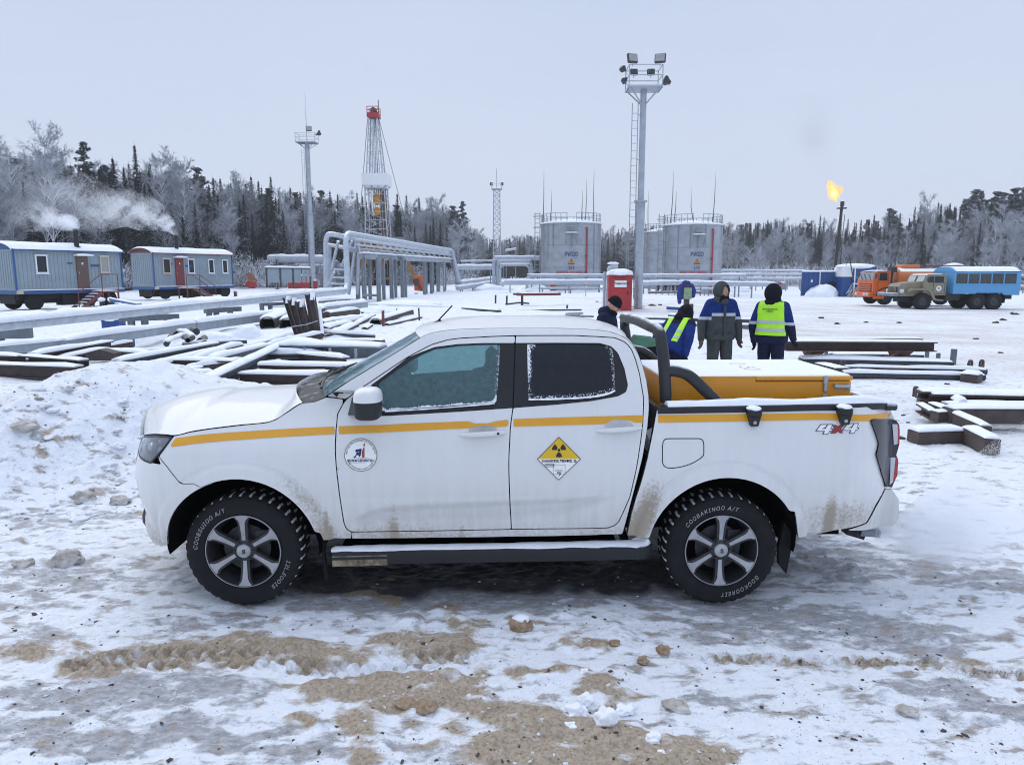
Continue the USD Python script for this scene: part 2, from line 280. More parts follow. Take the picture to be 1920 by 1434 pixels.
def terr(x, y, fine=True):
    x, y = np.broadcast_arrays(np.asarray(x, float), np.asarray(y, float)); z = np.zeros(x.shape)
    z = z - .38 * sm(14, 27, x) * sm(28, 44, y)
    rough = sm(9, 16, y) * (1 - .8 * sm(6, 12, x)) + .12
    z += rough * (.5 * nz(x, y, .16, 3) + .28 * nz(x, y, .45, 5))
    z += sm(40, 60, y) * (1 - sm(14, 24, x)) * .7 * np.clip(nz(x, y, .22, 9) + .05, 0, 1)
    z += .16 * sm(11, 14, y) * (1 - sm(3, 7, x)) * (1 - sm(30, 40, y))
    near = (y < 13) & (x < 2.5) & (x > -16)
    if near.any():
        xn, yn = x[near], y[near]; h = _ridge(np.clip(xn, -14, 2)); yc = 8.6 + .35 * np.sin(xn * 1.3)
        f = np.where(yn < yc, 1 - sm(0, 2.35, yc - yn) ** .9, 1 - sm(.15, 2.6, yn - yc))
        w = h * f; z[near] += w + np.minimum(w * 1.2, .16) * (nz(xn, yn, 1.1, 11) * 1.3 + 1.0 * nz(xn, yn, 3.0, 12) + .7 * (yn < 8.3) * np.maximum(nz(xn, yn, 6.5, 13), -.1))
    if fine:
        q = (y < 13) & (y > 1)
        if q.any():
            xq, yq = x[q], y[q]; a = .030 * nz(xq, yq, 2.2, 21) + .036 * nz(xq, yq * 1.6, 6, 22) + .022 * nz(xq, yq * 1.3, 15, 23, 2) + .012 * nz(xq, yq, 33, 24, 2)
            a += .035 * sm(.12, .3, nz(xq, yq * 1.5, 3.1, 25))
            p = PX(np.stack([xq, yq, xq * 0], -1)); s = np.zeros(len(xq)); s2 = s.copy()
            fr = yq < 7
            for pts, w, k in SAND: s[fr] = np.maximum(s[fr], k * (1 - sm(.35, 1.15, _sdist(p[fr, 0], p[fr, 1], pts) / w)))
            a += s * (.022 + .05 * np.abs(nz(xq, yq, 7, 26)) + .03 * nz(xq, yq, 22, 27, 2))
            for pts, w in TRACK: s2[fr] = np.maximum(s2[fr], 1 - sm(.5, 1.0, _sdist(p[fr, 0], p[fr, 1], pts) / w))
            lug = np.sin((xq + .45 * yq + .03 * np.sin(yq * 60)) * 2 * math.pi / .085) * np.sin(yq * 2 * math.pi / .3)
            a += s2 * (.022 * np.clip(lug * 2, -1, 1) - .016)
            sh = (1 - sm(.0, .35, np.hypot(np.clip(np.abs(xq - .0) - 1.8, 0, 9) * .4, yq - 4.6) - .1)); a *= (1 - .65 * sh)
            for wx_, wy_ in ((-1.67, 4.6), (1.5, 4.7)): a = a - .04 * np.exp(-((xq - wx_) / .25) ** 2 - ((yq - wy_) / .3) ** 2)
            z[q] += a - .032 * sm(.2, 1.4, xq) * sm(3.4, 4.3, yq) * (1 - sm(6.5, 8, yq))
    return z
def zt(x, y): return float(terr(np.array([x]), np.array([y]), False)[0])
def gp(px, py, it=4):                     # the ground point seen at a pixel
    z = 0.0
    for _ in range(it):
        p = G(px, py, z); z = zt(p[0], p[1])
    return np.array([p[0], p[1], z])
def depth_pt(px, Y):                      # the ground point under a pixel column at a given depth
    x = (px - 960) / FP * (Y * _cp + CAMH * _sp); return np.array([x, Y, zt(x, Y)])

def _ground():
    py = np.arange(1600, 640, -1.6); y = G(py * 0 + 960, py)[:, 1]
    ys = np.concatenate([[-400, -120, -50, -20, -9, -4, -1.5, 0, .8], y, np.geomspace(y[-1] * 1.02, 1500, 130)])
    u = np.concatenate([-np.geomspace(8, 1.06, 14), np.linspace(-1, 1, 640), np.geomspace(1.06, 8, 14)])
    W = np.where(ys < 1.5, 3.0 + np.abs(ys) * 1.2, 1.25 + .84 * ys)
    X = u[None] * W[:, None]; Y = np.broadcast_to(ys[:, None], X.shape)
    Z = terr(X, Y); n = len(u)
    p = PX(np.stack([X, np.maximum(Y, 1.3), X * 0], -1)); px, pyy = p[..., 0], p[..., 1]
    s = np.zeros(X.shape); g = np.zeros(X.shape); b = np.zeros(X.shape)
    fr = (Y > 1.3) & (Y < 9)
    wx = px[fr] + 120 * nz(X[fr], Y[fr], 2.3, 31) + 40 * nz(X[fr], Y[fr], 9, 33); wy = pyy[fr] + 44 * nz(X[fr], Y[fr], 2.9, 32) + 18 * nz(X[fr], Y[fr], 9, 34)
    for pts, w, k in SAND: s[fr] = np.maximum(s[fr], 1.3 * k * (1 - sm(.25, 1.5, _sdist(wx, wy, pts) / w)))
    for pts, w, k in SLUSH_SHADE: g[fr] = np.maximum(g[fr], (k if k > 1 else k * .78) * (1 - sm(.2, 1.4, _sdist(wx, wy, pts) / w)))
    g += .17 * sm(1.5, 3, Y) * (1 - sm(6.5, 9, Y)) + .06
    t = pts = [(1330, 1228), (1560, 1235), (1760, 1240), (1920, 1262)]
    s[fr] = np.maximum(s[fr], .62 * (1 - sm(.3, 1.2, _sdist(wx, wy, t) / 40)))
    # dirt frozen into the plough heap, trampled brown road on the right
    h = (X < -1) & (X > -12) & (Y > 5.6) & (Y < 9.2)
    g[h] += .8 * sm(.16, .30, nz(X[h], Y[h], 2.6, 41)) * (1 - sm(8.0, 8.7, Y[h])); s[h] += .9 * sm(.21, .33, nz(X[h], Y[h] * 1.3, 2.9, 43)) * (1 - sm(7.6, 8.5, Y[h]))
    b = sm(6, 11, X + .12 * (Y - 20)) * sm(11, 18, Y) * (1 - sm(50, 75, Y)) * (.45 + 1.3 * nz(X * .35, Y, .35, 45)) + .30 * sm(8, 13, Y) * (1 - sm(14, 20, Y)) * sm(-2, 2, X) * (1 - sm(7, 9, X))
    road = np.abs(Y - (24 - (X - 14) * .55)) ; b = np.maximum(b, .75 * (1 - sm(1.5, 5, road)) * sm(4, 9, X))
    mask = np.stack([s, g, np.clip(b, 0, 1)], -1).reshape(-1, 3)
    P = np.stack([X, Y, Z], -1)
    n_ = {'at': ('attribute', {'attribute': 'mask'}), 'sp': ('separate_color', {}), 'g': ('geometry', {}),
          'st': ('mapping', {'scale': (.8, 1.6, 1)}),
          'n1': ('noise_texture', {'scale': 6.0, 'detail': 9.0, 'roughness': .62}), 'n2': ('noise_texture', {'scale': 17.0, 'detail': 8.0, 'roughness': .75}), 'n3': ('noise_texture', {'scale': 48.0, 'detail': 4.0, 'roughness': .7}),
          'n4': ('noise_texture', {'scale': .5, 'detail': 4.0}),
          'sn': ('rgb_ramp', {'ramp': [(.3, (.74, .77, .82)), (.7, (.86, .885, .93))]}), 'sc': ('rgb_ramp', {'ramp': [(.28, (.16, .115, .075)), (.46, (.335, .26, .18)), (.70, (.53, .435, .325))]}),
          'gc': ('rgb_ramp', {'ramp': [(.25, (.17, .165, .17)), (.48, (.36, .365, .39)), (.72, (.66, .68, .73))]}),
          'bc': ('color', {'value': (.58, .53, .48)}),
          'gs': ('math', {'math_type': 'multiply_add', 'value2': 3.3, 'value3': -1.65}), 'ga': ('math', {'math_type': 'add'}), 'gm': ('map_range', {'from_min': .30, 'from_max': .66, 'clamp': True}),
          'ss': ('math', {'math_type': 'multiply_add', 'value2': 4.6, 'value3': -2.3}), 'sa': ('math', {'math_type': 'add'}), 'smr': ('map_range', {'from_min': .30, 'from_max': 1.0, 'to_max': .93, 'clamp': True}),
          'bs': ('math', {'math_type': 'multiply_add', 'value2': 2.0, 'value3': -1.0}), 'ba': ('math', {'math_type': 'add'}), 'bm': ('map_range', {'from_min': .15, 'from_max': 1.0, 'to_max': .75, 'clamp': True}),
          'dk': ('map_range', {'from_min': 1.25, 'from_max': 2.0, 'clamp': True}), 'm4': ('mix_color', {'b': (.045, .047, .055)}), 'm1': ('mix_color', {}), 'm2': ('mix_color', {}), 'm3': ('mix_color', {}),  # near-black mix under the pickup: dark ice plus painted shade
          'rr': ('map_range', {'from_min': 0.0, 'from_max': 1.0, 'to_min': .78, 'to_max': .45, 'clamp': True}),
          'bh': ('math', {'math_type': 'multiply_add', 'value2': .35}), 'bu': ('bump', {'strength': .55, 'distance': .03}), 'sk': ('map_range', {'from_min': .60, 'from_max': .68, 'to_max': .8, 'clamp': True}), 'sa2': ('math', {'math_type': 'add', 'value2': .25, 'use_clamp': True}), 'sk2': ('math', {'math_type': 'multiply'}), 'm5': ('mix_color', {'b': (.19, .165, .145)}),
          'p': ('principled_bsdf', {'specular_ior_level': .3})}
    l_ = [('at.color', 'sp.color'), ('g.position', 'st.vector'), ('st.vector', 'n1.vector'), ('st.vector', 'n2.vector'), ('g.position', 'n3.vector'), ('g.position', 'n4.vector'),
          ('n2.fac', 'sn.fac'), ('n3.fac', 'sc.fac'), ('n2.fac', 'gc.fac'), ('n1.fac', 'gs.value1'), ('gs.value', 'ga.value1'), ('sp.g', 'ga.value2'), ('ga.value', 'gm.value'),
          ('n1.fac', 'ss.value1'), ('ss.value', 'sa.value1'), ('sp.r', 'sa.value2'), ('sa.value', 'smr.value'), ('n4.fac', 'bs.value1'), ('bs.value', 'ba.value1'), ('sp.b', 'ba.value2'), ('ba.value', 'bm.value'),
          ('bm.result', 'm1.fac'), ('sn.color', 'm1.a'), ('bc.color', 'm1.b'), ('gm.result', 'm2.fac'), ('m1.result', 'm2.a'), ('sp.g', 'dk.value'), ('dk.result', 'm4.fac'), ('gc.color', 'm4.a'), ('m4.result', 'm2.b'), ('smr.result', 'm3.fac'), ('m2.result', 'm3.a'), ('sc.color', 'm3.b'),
          ('n3.fac', 'sk.value'), ('sp.g', 'sa2.value1'), ('sk.result', 'sk2.value1'), ('sa2.value', 'sk2.value2'), ('sk2.value', 'm5.fac'), ('m3.result', 'm5.a'), ('m5.result', 'p.base_color'), ('gm.result', 'rr.value'), ('rr.result', 'p.roughness'),
          ('n3.fac', 'bh.value1'), ('n2.fac', 'bh.value3'), ('bh.value', 'bu.height'), ('bu.normal', 'p.normal')]
    m = usdkit.material(stage, '/World/Looks/ground', n_, l_, surface='p.BSDF')
    v, f = grid(P); f = f[:, ::-1]
    if np.cross(v[f[0, 1]] - v[f[0, 0]], v[f[0, 2]] - v[f[0, 0]])[2] < 0: f = f[:, ::-1]
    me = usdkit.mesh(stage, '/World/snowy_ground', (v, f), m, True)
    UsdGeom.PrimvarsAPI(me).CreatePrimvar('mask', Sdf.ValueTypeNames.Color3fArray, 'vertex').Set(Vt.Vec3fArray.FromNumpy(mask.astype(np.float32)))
    tags(me.GetPrim(), 'snow-covered yard with slush, sand, tyre tracks and dark ice with painted shade under the pickup', kind='structure')
_ground()

def _crumbs():                             # dirt crumbs and small ice bits scattered over the yard
    r = np.random.default_rng(5); protos = []
    for nm, m, k in (('dirt_crumbs', 'crumb', 3600), ('ice_crumbs', 'snow', 3600)):
        if m == 'crumb': mat('crumb', (.10, .075, .058), .85, var=.5, scale=30, col2=(.035, .03, .028))
        pi = UsdGeom.PointInstancer.Define(stage, '/World/' + nm); tags(pi.GetPrim(), {'dirt_crumbs': 'dark crumbs of frozen dirt strewn over the snow', 'ice_crumbs': 'small white lumps of broken snow strewn over the yard'}[nm], kind='stuff')
        for q in range(4):
            usdkit.mesh(stage, f'/World/{nm}/crumb_{q:03d}', lump((0, 0, .1), (1.0 + .2 * (q % 2), .8 - .12 * (q % 3), .5), q * 5, 2, 1.1), M(m), 50); pi.GetPrototypesRel().AddTarget(f'/World/{nm}/crumb_{q:03d}')
        px = r.uniform(-60, 1980, k); py = 940 + 530 * r.random(k) ** .9; left = r.random(k) < .18
        px = np.where(left, r.uniform(-20, 330, k), px); py = np.where(left, r.uniform(760, 960, k), py)
        p = G(px, py); x, y = p[:, 0], p[:, 1]; y = np.where(left, r.uniform(6.2, 8.4, k), y); x = np.where(left, (px - 960) / FP * y, x)
        ok = ~((y > 4.3) & (y < 6.5) & (x > -2.6) & (x < 2.6) & ~left & (r.random(k) < .5)); ok &= nz(x, y, .9, 51) + r.uniform(-.12, .25, k) > -.02
        x, y = x[ok], y[ok]; z = terr(x, y); s = (.0018 + .008 * r.random(len(x)) ** 6) * (1.0 if m == 'crumb' else 1.15)
        s = np.where(r.random(len(x)) < .012, s + .010, s)
        pi.CreatePositionsAttr(Vt.Vec3fArray.FromNumpy(np.stack([x, y, z], -1).astype(np.float32))); pi.CreateProtoIndicesAttr(Vt.IntArray.FromNumpy(r.integers(0, 4, len(x)).astype(np.int32)))
        pi.CreateScalesAttr(Vt.Vec3fArray.FromNumpy(np.repeat(s[:, None], 3, 1).astype(np.float32)))
        a = r.uniform(0, 6.28, len(x)); pi.CreateOrientationsAttr(Vt.QuathArray([Gf.Quath(float(math.cos(t / 2)), 0, 0, float(math.sin(t / 2))) for t in a]))
_crumbs()
mat('sand', (.40, .30, .205), .9, col2=(.22, .145, .09), scale=25, bump=.7, bscale=60, dist=.01)
mat('dirty_ice', (.62, .60, .57), .8, col2=(.25, .22, .19), scale=9, bump=.8, bscale=25, dist=.02)
for i, (px, py, w, h, m, lab) in enumerate([
    (977, 1168, 44, 36, 'sand', 'tan sand clod capped with snow below the middle of the pickup sill'), (1266, 1322, 46, 24, 'dirty_ice', 'flat brown stone-like clod in the white snow right of the sand patch'), (1243, 1216, 26, 24, 'sand', 'small tan clod on the snow below the rear wheel'),
    (1205, 1236, 22, 18, 'sand', 'small brown clod below the gap before the rear wheel'), (1152, 1203, 20, 16, 'sand', 'little tan clod nearest below the step bar'), (112, 868, 52, 40, 'dirty_ice', 'large grey-brown ice clod low on the ploughed snow heap'),
    (148, 812, 36, 30, 'dirty_ice', 'grey ice clod in the middle of the ploughed snow heap'), (46, 784, 44, 22, 'dirty_ice', 'flat brown clod near the picture edge on the snow heap'), (218, 752, 44, 30, 'dirty_ice', 'tan crumbling clod high on the snow heap'), (325, 738, 44, 32, 'dirty_ice', 'tan ice clod beside the bonnet on the snow heap'),
    (222, 896, 34, 20, 'dirty_ice', 'brown clod beside the front bumper on the snow heap'), (24, 872, 34, 20, 'dirty_ice', 'brown clod low at the edge of the snow heap'), (1700, 1330, 40, 18, 'dirty_ice', 'flat grey clod pressed into the snow on the lower right'), (762, 1318, 40, 22, 'sand', 'rounded sand clod in the middle of the sand track'), (800, 1322, 44, 24, 'sand', 'larger sand clod right of the rounded one in the track'),
    (1137, 1345, 46, 58, 'snow', 'upright block of white snow on the sand patch'), (1078, 1330, 50, 34, 'snow', 'knobbly snow lump left of the upright snow block'), (1098, 1308, 28, 30, 'snow', 'snow lump behind the upright snow block'), (1172, 1328, 36, 22, 'snow', 'small snow lump right of the upright snow block'), (1225, 1383, 32, 36, 'snow', 'ragged snow lump on the edge of the sand patch'), (1096, 1257, 18, 16, 'snow', 'tiny snow ball behind the sand patch'), (1240, 1412, 18, 22, 'snow', 'small snow lump nearest the bottom edge'), (1072, 1360, 26, 22, 'snow', 'small snow lump in front of the knobbly one')]):
    p = gp(px, py + h * .3); k = p[1] / FP * 1.05
    t = T('snow_lump' if m == 'snow' else 'frozen_clod', lab, 'snow lump' if m == 'snow' else 'clod', p, group='snow lumps and frozen clods on the ground')
    mm = lump((0, 0, h * k * .22), (w * k * .5, w * k * .4, h * k * .42), 60 + i, 3, .62); t.P('lump' if m == 'snow' else 'clod', mm, m, 60)
    if i == 0: t.P('snow_cap', lump((0, .01, h * k * .55), (w * k * .4, w * k * .3, h * k * .2), 90, 2, .3), 'snow', 60)

def _chunks():                             # broken plates and balls of ploughed snow on the heap
    r = np.random.default_rng(8); pi = UsdGeom.PointInstancer.Define(stage, '/World/snow_chunks'); tags(pi.GetPrim(), 'broken chunks of ploughed snow strewn over the heap on the left', kind='stuff')
    for q in range(6): usdkit.mesh(stage, f'/World/snow_chunks/chunk_{q:03d}', lump((0, 0, .12), (1, .85, .42), q + 30, 2, .7), M('snow' if q < 5 else 'dirty_ice'), 50); pi.GetPrototypesRel().AddTarget(f'/World/snow_chunks/chunk_{q:03d}')
    k = 520; x = r.uniform(-7.5, -2.2, k); y = 6.1 + 2.4 * r.random(k) ** 1.3; ok = nz(x, y, 1.2, 71) > -.06; x, y = x[ok], y[ok]; s = .010 + .065 * r.random(len(x)) ** 4
    pi.CreatePositionsAttr(Vt.Vec3fArray.FromNumpy(np.stack([x, y, terr(x, y) - s * .1], -1).astype(np.float32))); pi.CreateProtoIndicesAttr(Vt.IntArray.FromNumpy(r.integers(0, 6, len(x)).astype(np.int32))); pi.CreateScalesAttr(Vt.Vec3fArray.FromNumpy(np.repeat(s[:, None], 3, 1).astype(np.float32)))
    pi.CreateOrientationsAttr(Vt.QuathArray([Gf.Quath(float(math.cos(t / 2)), 0, 0, float(math.sin(t / 2))) for t in r.uniform(0, 6.28, len(x))]))
_chunks()
# ================================================================== the white pickup
YAW = math.radians(1.5); O = G(457, 1135); TW = 1.87
_u = np.array([math.cos(YAW), math.sin(YAW), 0]); _v = np.array([-math.sin(YAW), math.cos(YAW), 0]); _C = np.array([0, 0, CAMH])
def at_t(px, py, t):                        # truck coordinates (s, t, z) of the pixel on the lateral plane t
    d = ray(px, py); k = (np.asarray(t, float) - (_C - O) @ _v) / (d @ _v); r = _C - O + d * k[..., None]
    return np.stack([r @ _u, r @ _v, r[..., 2]], -1)
_zk = PchipInterpolator([.1, .25, .45, .6, .8, .95, 1.08, 1.18, 1.3, 1.5, 1.72, 1.79, 1.84], [.16, .10, .045, .018, .0, .0, .014, .036, .075, .155, .25, .30, .37])
_sf = PchipInterpolator([.1, .22, .30, .38, .44, .50, .62, .78, .92, 1.0, 1.12, 1.4], [-.70, -.78, -.87, -.92, -.915, -.885, -.92, -.935, -.905, -.875, -.80, -.6])
_cu = at_t(*np.array([(640, 990), (655, 983), (690, 959), (740, 949), (960, 938), (1095, 931), (1165, 921)], float).T, .02)
_cl = at_t(*np.array([(640, 991), (655, 987), (740, 980), (960, 972), (1060, 962), (1110, 947), (1165, 922)], float).T, .02)
_cu, _cl = PchipInterpolator(_cu[:, 0], _cu[:, 2]), PchipInterpolator(_cl[:, 0], _cl[:, 2])
WZ, WR = .375, .495                        # wheel centre height, arch radius
WB, S0 = 3.175, .008
def wf(s, z):                               # how far the side stands in from the widest plane
    s, z = np.broadcast_arrays(np.asarray(s, float), np.asarray(z, float)); t = _zk(np.clip(z, .1, 1.84)).copy()
    t += .10 * sm(1.0, 1.3, z) * (1 - sm(.55, 1.0, s)) * (z < 1.4)
    q = np.clip((-.28 - s) / (-.28 - _sf(np.clip(z, .1, 1.4))), 0, 1.3); t += .62 * q ** 2.7
    t += .09 * np.clip((s - 3.95) / .28, 0, 1.5) ** 2.2
    for c in (S0, WB):
        r = np.hypot(s - c, z - WZ + .015 * (c > 1)); f = (1 - sm(.575, .592, r)); t -= f * (.026 + .014 * np.clip((.6 - r) / .1, 0, 1))
    m = (s > .62) & (s < 2.48); sc = np.clip(s, .63, 2.47)
    t += np.where(m, .026 * sm(-.002, .035, _cu(sc) - z) * sm(0, .04, z - _cl(sc)), 0)
    return t
def side(pts, off=0.0):                     # pixels on the near flank -> (s, t, z)
    pts = np.asarray(pts, float); tv = np.linspace(-.06, .75, 420); A = at_t(pts[:, None, 0], pts[:, None, 1], tv[None])
    f = A[..., 1] - wf(A[..., 0], A[..., 2]) - off; pos = f >= 0; i = np.where(pos.any(1), pos.argmax(1), np.abs(f).argmin(1)); j = np.arange(len(pts))
    i0 = np.maximum(i - 1, 0); f0, f1 = f[j, i0], f[j, i]; w = np.where((f1 - f0) > 1e-9, np.clip(-f0 / np.maximum(f1 - f0, 1e-9), 0, 1), 1)
    return A[j, i0] * (1 - w[:, None]) + A[j, i] * w[:, None]
def spl(pts, n=6):                          # a rounded polyline
    pts = np.asarray(pts, float); d = np.concatenate([[0], np.cumsum(np.linalg.norm(np.diff(pts, axis=0), axis=1))]); q = np.concatenate([np.linspace(d[i], d[i + 1], n, endpoint=False) for i in range(len(d) - 1)] + [[d[-1]]])
    return np.stack([PchipInterpolator(d, pts[:, k])(q) for k in range(pts.shape[1])], 1)
def psz(pts): p = side(pts); return Polygon(p[:, [0, 2]]).buffer(0)
def tri(poly, h):
    V, keep = [], []
    rings = []
    for g in getattr(poly, 'geoms', [poly]):
        for r in [g.exterior, *g.interiors]:
            n = max(int(r.length / (h * .8)), 8); c = np.array(r.coords)[:-1]
            q = np.array([r.interpolate(k / n, True).coords[0] for k in range(n)])
            rings.append(q)
    x0, y0, x1, y1 = poly.bounds; gx, gy = np.meshgrid(np.arange(x0, x1, h), np.arange(y0, y1, h)); gx = gx + (np.arange(gx.shape[0]) % 2)[:, None] * h / 2
    inn = poly.buffer(-h * .45); ok = contains_xy(inn, gx.ravel(), gy.ravel()); I = np.stack([gx.ravel()[ok], gy.ravel()[ok]], 1)
    P = np.vstack(rings + [I]); D = Delaunay(P).simplices; c = P[D].mean(1); D = D[contains_xy(poly.buffer(h * .03), c[:, 0], c[:, 1])]
    a = P[D]; ar = np.cross(a[:, 1] - a[:, 0], a[:, 2] - a[:, 0]); D = np.where((ar < 0)[:, None], D[:, ::-1], D); D = D[np.abs(ar) > 1e-9]
    return P, D, rings
def skin(poly, off=0.0, h=.02, lip=.02, fn=None):
    P, D, rings = tri(poly, h); t = wf(P[:, 0], P[:, 1]) + off
    if fn is not None: t = t + fn(P[:, 0], P[:, 1])
    V = np.stack([P[:, 0], t, P[:, 1]], 1); F = [D]; Vs = [V]; n0 = 0; n = len(V)
    if lip:
        for q in rings:
            k = len(q); top = V[n0:n0 + k]; bot = top + (0, lip, 0); Vs += [top, bot]; a = np.arange(k); b = (a + 1) % k
            F += [quads(np.stack([n + a, n + b, n + k + b, n + k + a], 1)), quads(np.stack([n + a, n + k + a, n + k + b, n + b], 1))]; n += 2 * k; n0 += k
    return np.vstack(Vs), np.vstack(F)
def mir(m): v = np.array(m[0]); v[:, 1] = TW - v[:, 1]; return v, np.asarray(m[1])[:, ::-1]
def loft2(E, fs, fz, n=24, k=2.2):           # from the edge E (s, t, z) on the near side over to its mirror; fs, fz: bulge of the middle per row
    E = np.asarray(E, float); uu = np.linspace(-1, 1, n + 1); c = 1 - np.abs(uu) ** k; P = np.zeros((len(E), n + 1, 3))
    fs = np.broadcast_to(fs, len(E)); fz = np.broadcast_to(fz, len(E))
    P[..., 0] = E[:, :1] + fs[:, None] * c; P[..., 1] = E[:, 1:2] + (TW - 2 * E[:, 1:2]) * (uu + 1) / 2; P[..., 2] = E[:, 2:] + fz[:, None] * c
    return grid(P)
def up(m):                                   # faces turned so that most look up
    v, f = m; nn = np.cross(v[f[:, 1]] - v[f[:, 0]], v[f[:, 2]] - v[f[:, 0]])[:, 2].sum(); return (v, f) if nn > 0 else (v, f[:, ::-1])

def _paint(name, col, rough, coat):
    n = {'tc': ('texture_coordinate', {}), 'at': ('attribute', {'attribute': 'mask'}), 'sp': ('separate_color', {}), 'n': ('noise_texture', {'scale': 45.0, 'detail': 8.0, 'roughness': .75}), 'n2': ('noise_texture', {'scale': 5.0, 'detail': 6.0}),
         'st': ('mapping', {'scale': (22, 22, 1.6)}), 'n3': ('noise_texture', {'scale': 1.0, 'detail': 3.0}),
         'a': ('math', {'math_type': 'multiply_add', 'value2': 1.9, 'value3': -1.0}), 'b': ('math', {'math_type': 'add'}), 'm': ('map_range', {'from_min': .25, 'from_max': .75, 'to_max': .8, 'clamp': True}),
         'f0': ('math', {'math_type': 'multiply'}), 'f': ('math', {'math_type': 'multiply_add', 'value2': .9, 'value3': .02}),
         'mx0': ('mix_color', {'a': col, 'b': (.44, .42, .395)}), 'mx': ('mix_color', {'b': (.27, .215, .145)}), 'r': ('map_range', {'to_min': rough, 'to_max': .8, 'clamp': True}), 'ct': ('map_range', {'to_min': coat, 'to_max': 0.0, 'from_max': .5, 'clamp': True}),
         'p': ('principled_bsdf', {'coat_roughness': .08, 'specular_ior_level': .5})}
    l = [('tc.object', 'n.vector'), ('tc.object', 'n2.vector'), ('tc.object', 'st.vector'), ('st.vector', 'n3.vector'), ('at.color', 'sp.color'), ('n.fac', 'a.value1'), ('a.value', 'b.value1'), ('sp.r', 'b.value2'), ('b.value', 'm.value'),
         ('n3.fac', 'f0.value1'), ('sp.g', 'f0.value2'), ('f0.value', 'f.value1'), ('f.value', 'mx0.fac'), ('m.result', 'mx.fac'), ('mx0.result', 'mx.a'), ('mx.result', 'p.base_color'), ('m.result', 'r.value'), ('r.result', 'p.roughness'), ('m.result', 'ct.value'), ('ct.result', 'p.coat_weight')]
    _mats[name] = usdkit.material(stage, '/World/Looks/' + name, n, l, surface='p.BSDF')
_paint('car_white', (.68, .69, .695), .42, .4)
mat('stripe', (.66, .31, .008), .35, var=.06, coat=.3)
mat('stripe_edge', (.05, .03, .01), .5)
mat('trim_black', (.010, .011, .014), .45, var=.2, spec=.4)
mat('trim_snow', (.018, .02, .024), .55, var=.3, scale=8, snow=.42)
mat('scuttle_black', (.010, .011, .013), .6, var=.3, scale=8, snow=.04)
mat('box_orange', (.66, .27, .008), .42, var=.12, scale=2.5, coat=.15)
mat('lid_dark', (.10, .03, .004), .6)
mat('alloy', (.40, .41, .44), .38, metal=.85, var=.15, scale=18)
mat('alloy_dark', (.035, .036, .04), .4, metal=.3, var=.3, scale=18)
mat('letter', (.34, .34, .33), .7, var=.3, scale=60)
mat('lamp_dark', (.016, .018, .024), .3, coat=.15, var=.2)
mat('lamp_red', (.36, .02, .03), .2, coat=.5)
mat('lamp_clear', (.52, .56, .60), .2, coat=.5)
mat('sticker_white', (.80, .81, .80), .4, var=.03); mat('sticker_yellow', (.68, .43, .005), .4, var=.04); mat('sticker_black', (.012, .012, .014), .5); mat('sticker_blue', (.012, .018, .11), .5); mat('sticker_red', (.36, .05, .03), .5); mat('sticker_olive', (.10, .115, .06), .5); mat('badge_red', (.30, .025, .03), .4)
def _glass(name, tint, film, filmcol, gl=.06, frost=0.0):
    n = {'at': ('attribute', {'attribute': 'mask'}), 'sp': ('separate_color', {}), 'tc': ('texture_coordinate', {}), 'n': ('noise_texture', {'scale': 95.0, 'detail': 5.0, 'roughness': .7}), 'a': ('math', {'math_type': 'multiply_add', 'value2': 2.2, 'value3': -1.1}), 'b': ('math', {'math_type': 'add'}), 'm': ('map_range', {'from_min': .42, 'from_max': .64, 'clamp': True}),
         't': ('transparent_bsdf', {'color': tint}), 'd': ('diffuse_bsdf', {'color': filmcol}), 'tl': ('translucent_bsdf', {'color': filmcol}), 'fd': ('mix_closure', {'fac': .4}), 'nf': ('noise_texture', {'scale': 30.0, 'detail': 6.0}), 'ff': ('map_range', {'from_min': .3, 'from_max': .7, 'to_min': film * .75, 'to_max': min(film * 1.25, 1), 'clamp': True}), 'c1': ('mix_closure', {}),
         'g': ('glossy_bsdf', {'color': (.9, .95, 1), 'roughness': .06}), 'fr': ('fresnel', {'IOR': 1.45}), 'c2': ('mix_closure', {}), 'w': ('diffuse_bsdf', {'color': (.82, .85, .9)}), 'c3': ('mix_closure', {})}
    l = [('at.color', 'sp.color'), ('tc.object', 'n.vector'), ('tc.object', 'nf.vector'), ('n.fac', 'a.value1'), ('a.value', 'b.value1'), ('sp.b', 'b.value2'), ('b.value', 'm.value'), ('d.BSDF', 'fd.closure1'), ('tl.BSDF', 'fd.closure2'), ('nf.fac', 'ff.value'), ('ff.result', 'c1.fac'), ('t.BSDF', 'c1.closure1'), ('fd.closure', 'c1.closure2'),
         ('fr.fac', 'c2.fac'), ('c1.closure', 'c2.closure1'), ('g.BSDF', 'c2.closure2'), ('m.result', 'c3.fac'), ('c2.closure', 'c3.closure1'), ('w.BSDF', 'c3.closure2')]
    _mats[name] = usdkit.material(stage, '/World/Looks/' + name, n, l, surface='c3.closure')
_glass('glass_front', (.42, .62, .63), .34, (.15, .27, .285)); _glass('glass_rear', (.05, .06, .08), .6, (.010, .012, .018)); _glass('glass_screen', (.45, .62, .64), .7, (.22, .36, .38)); _glass('glass_lamp', (.75, .78, .82), .25, (.5, .53, .57))

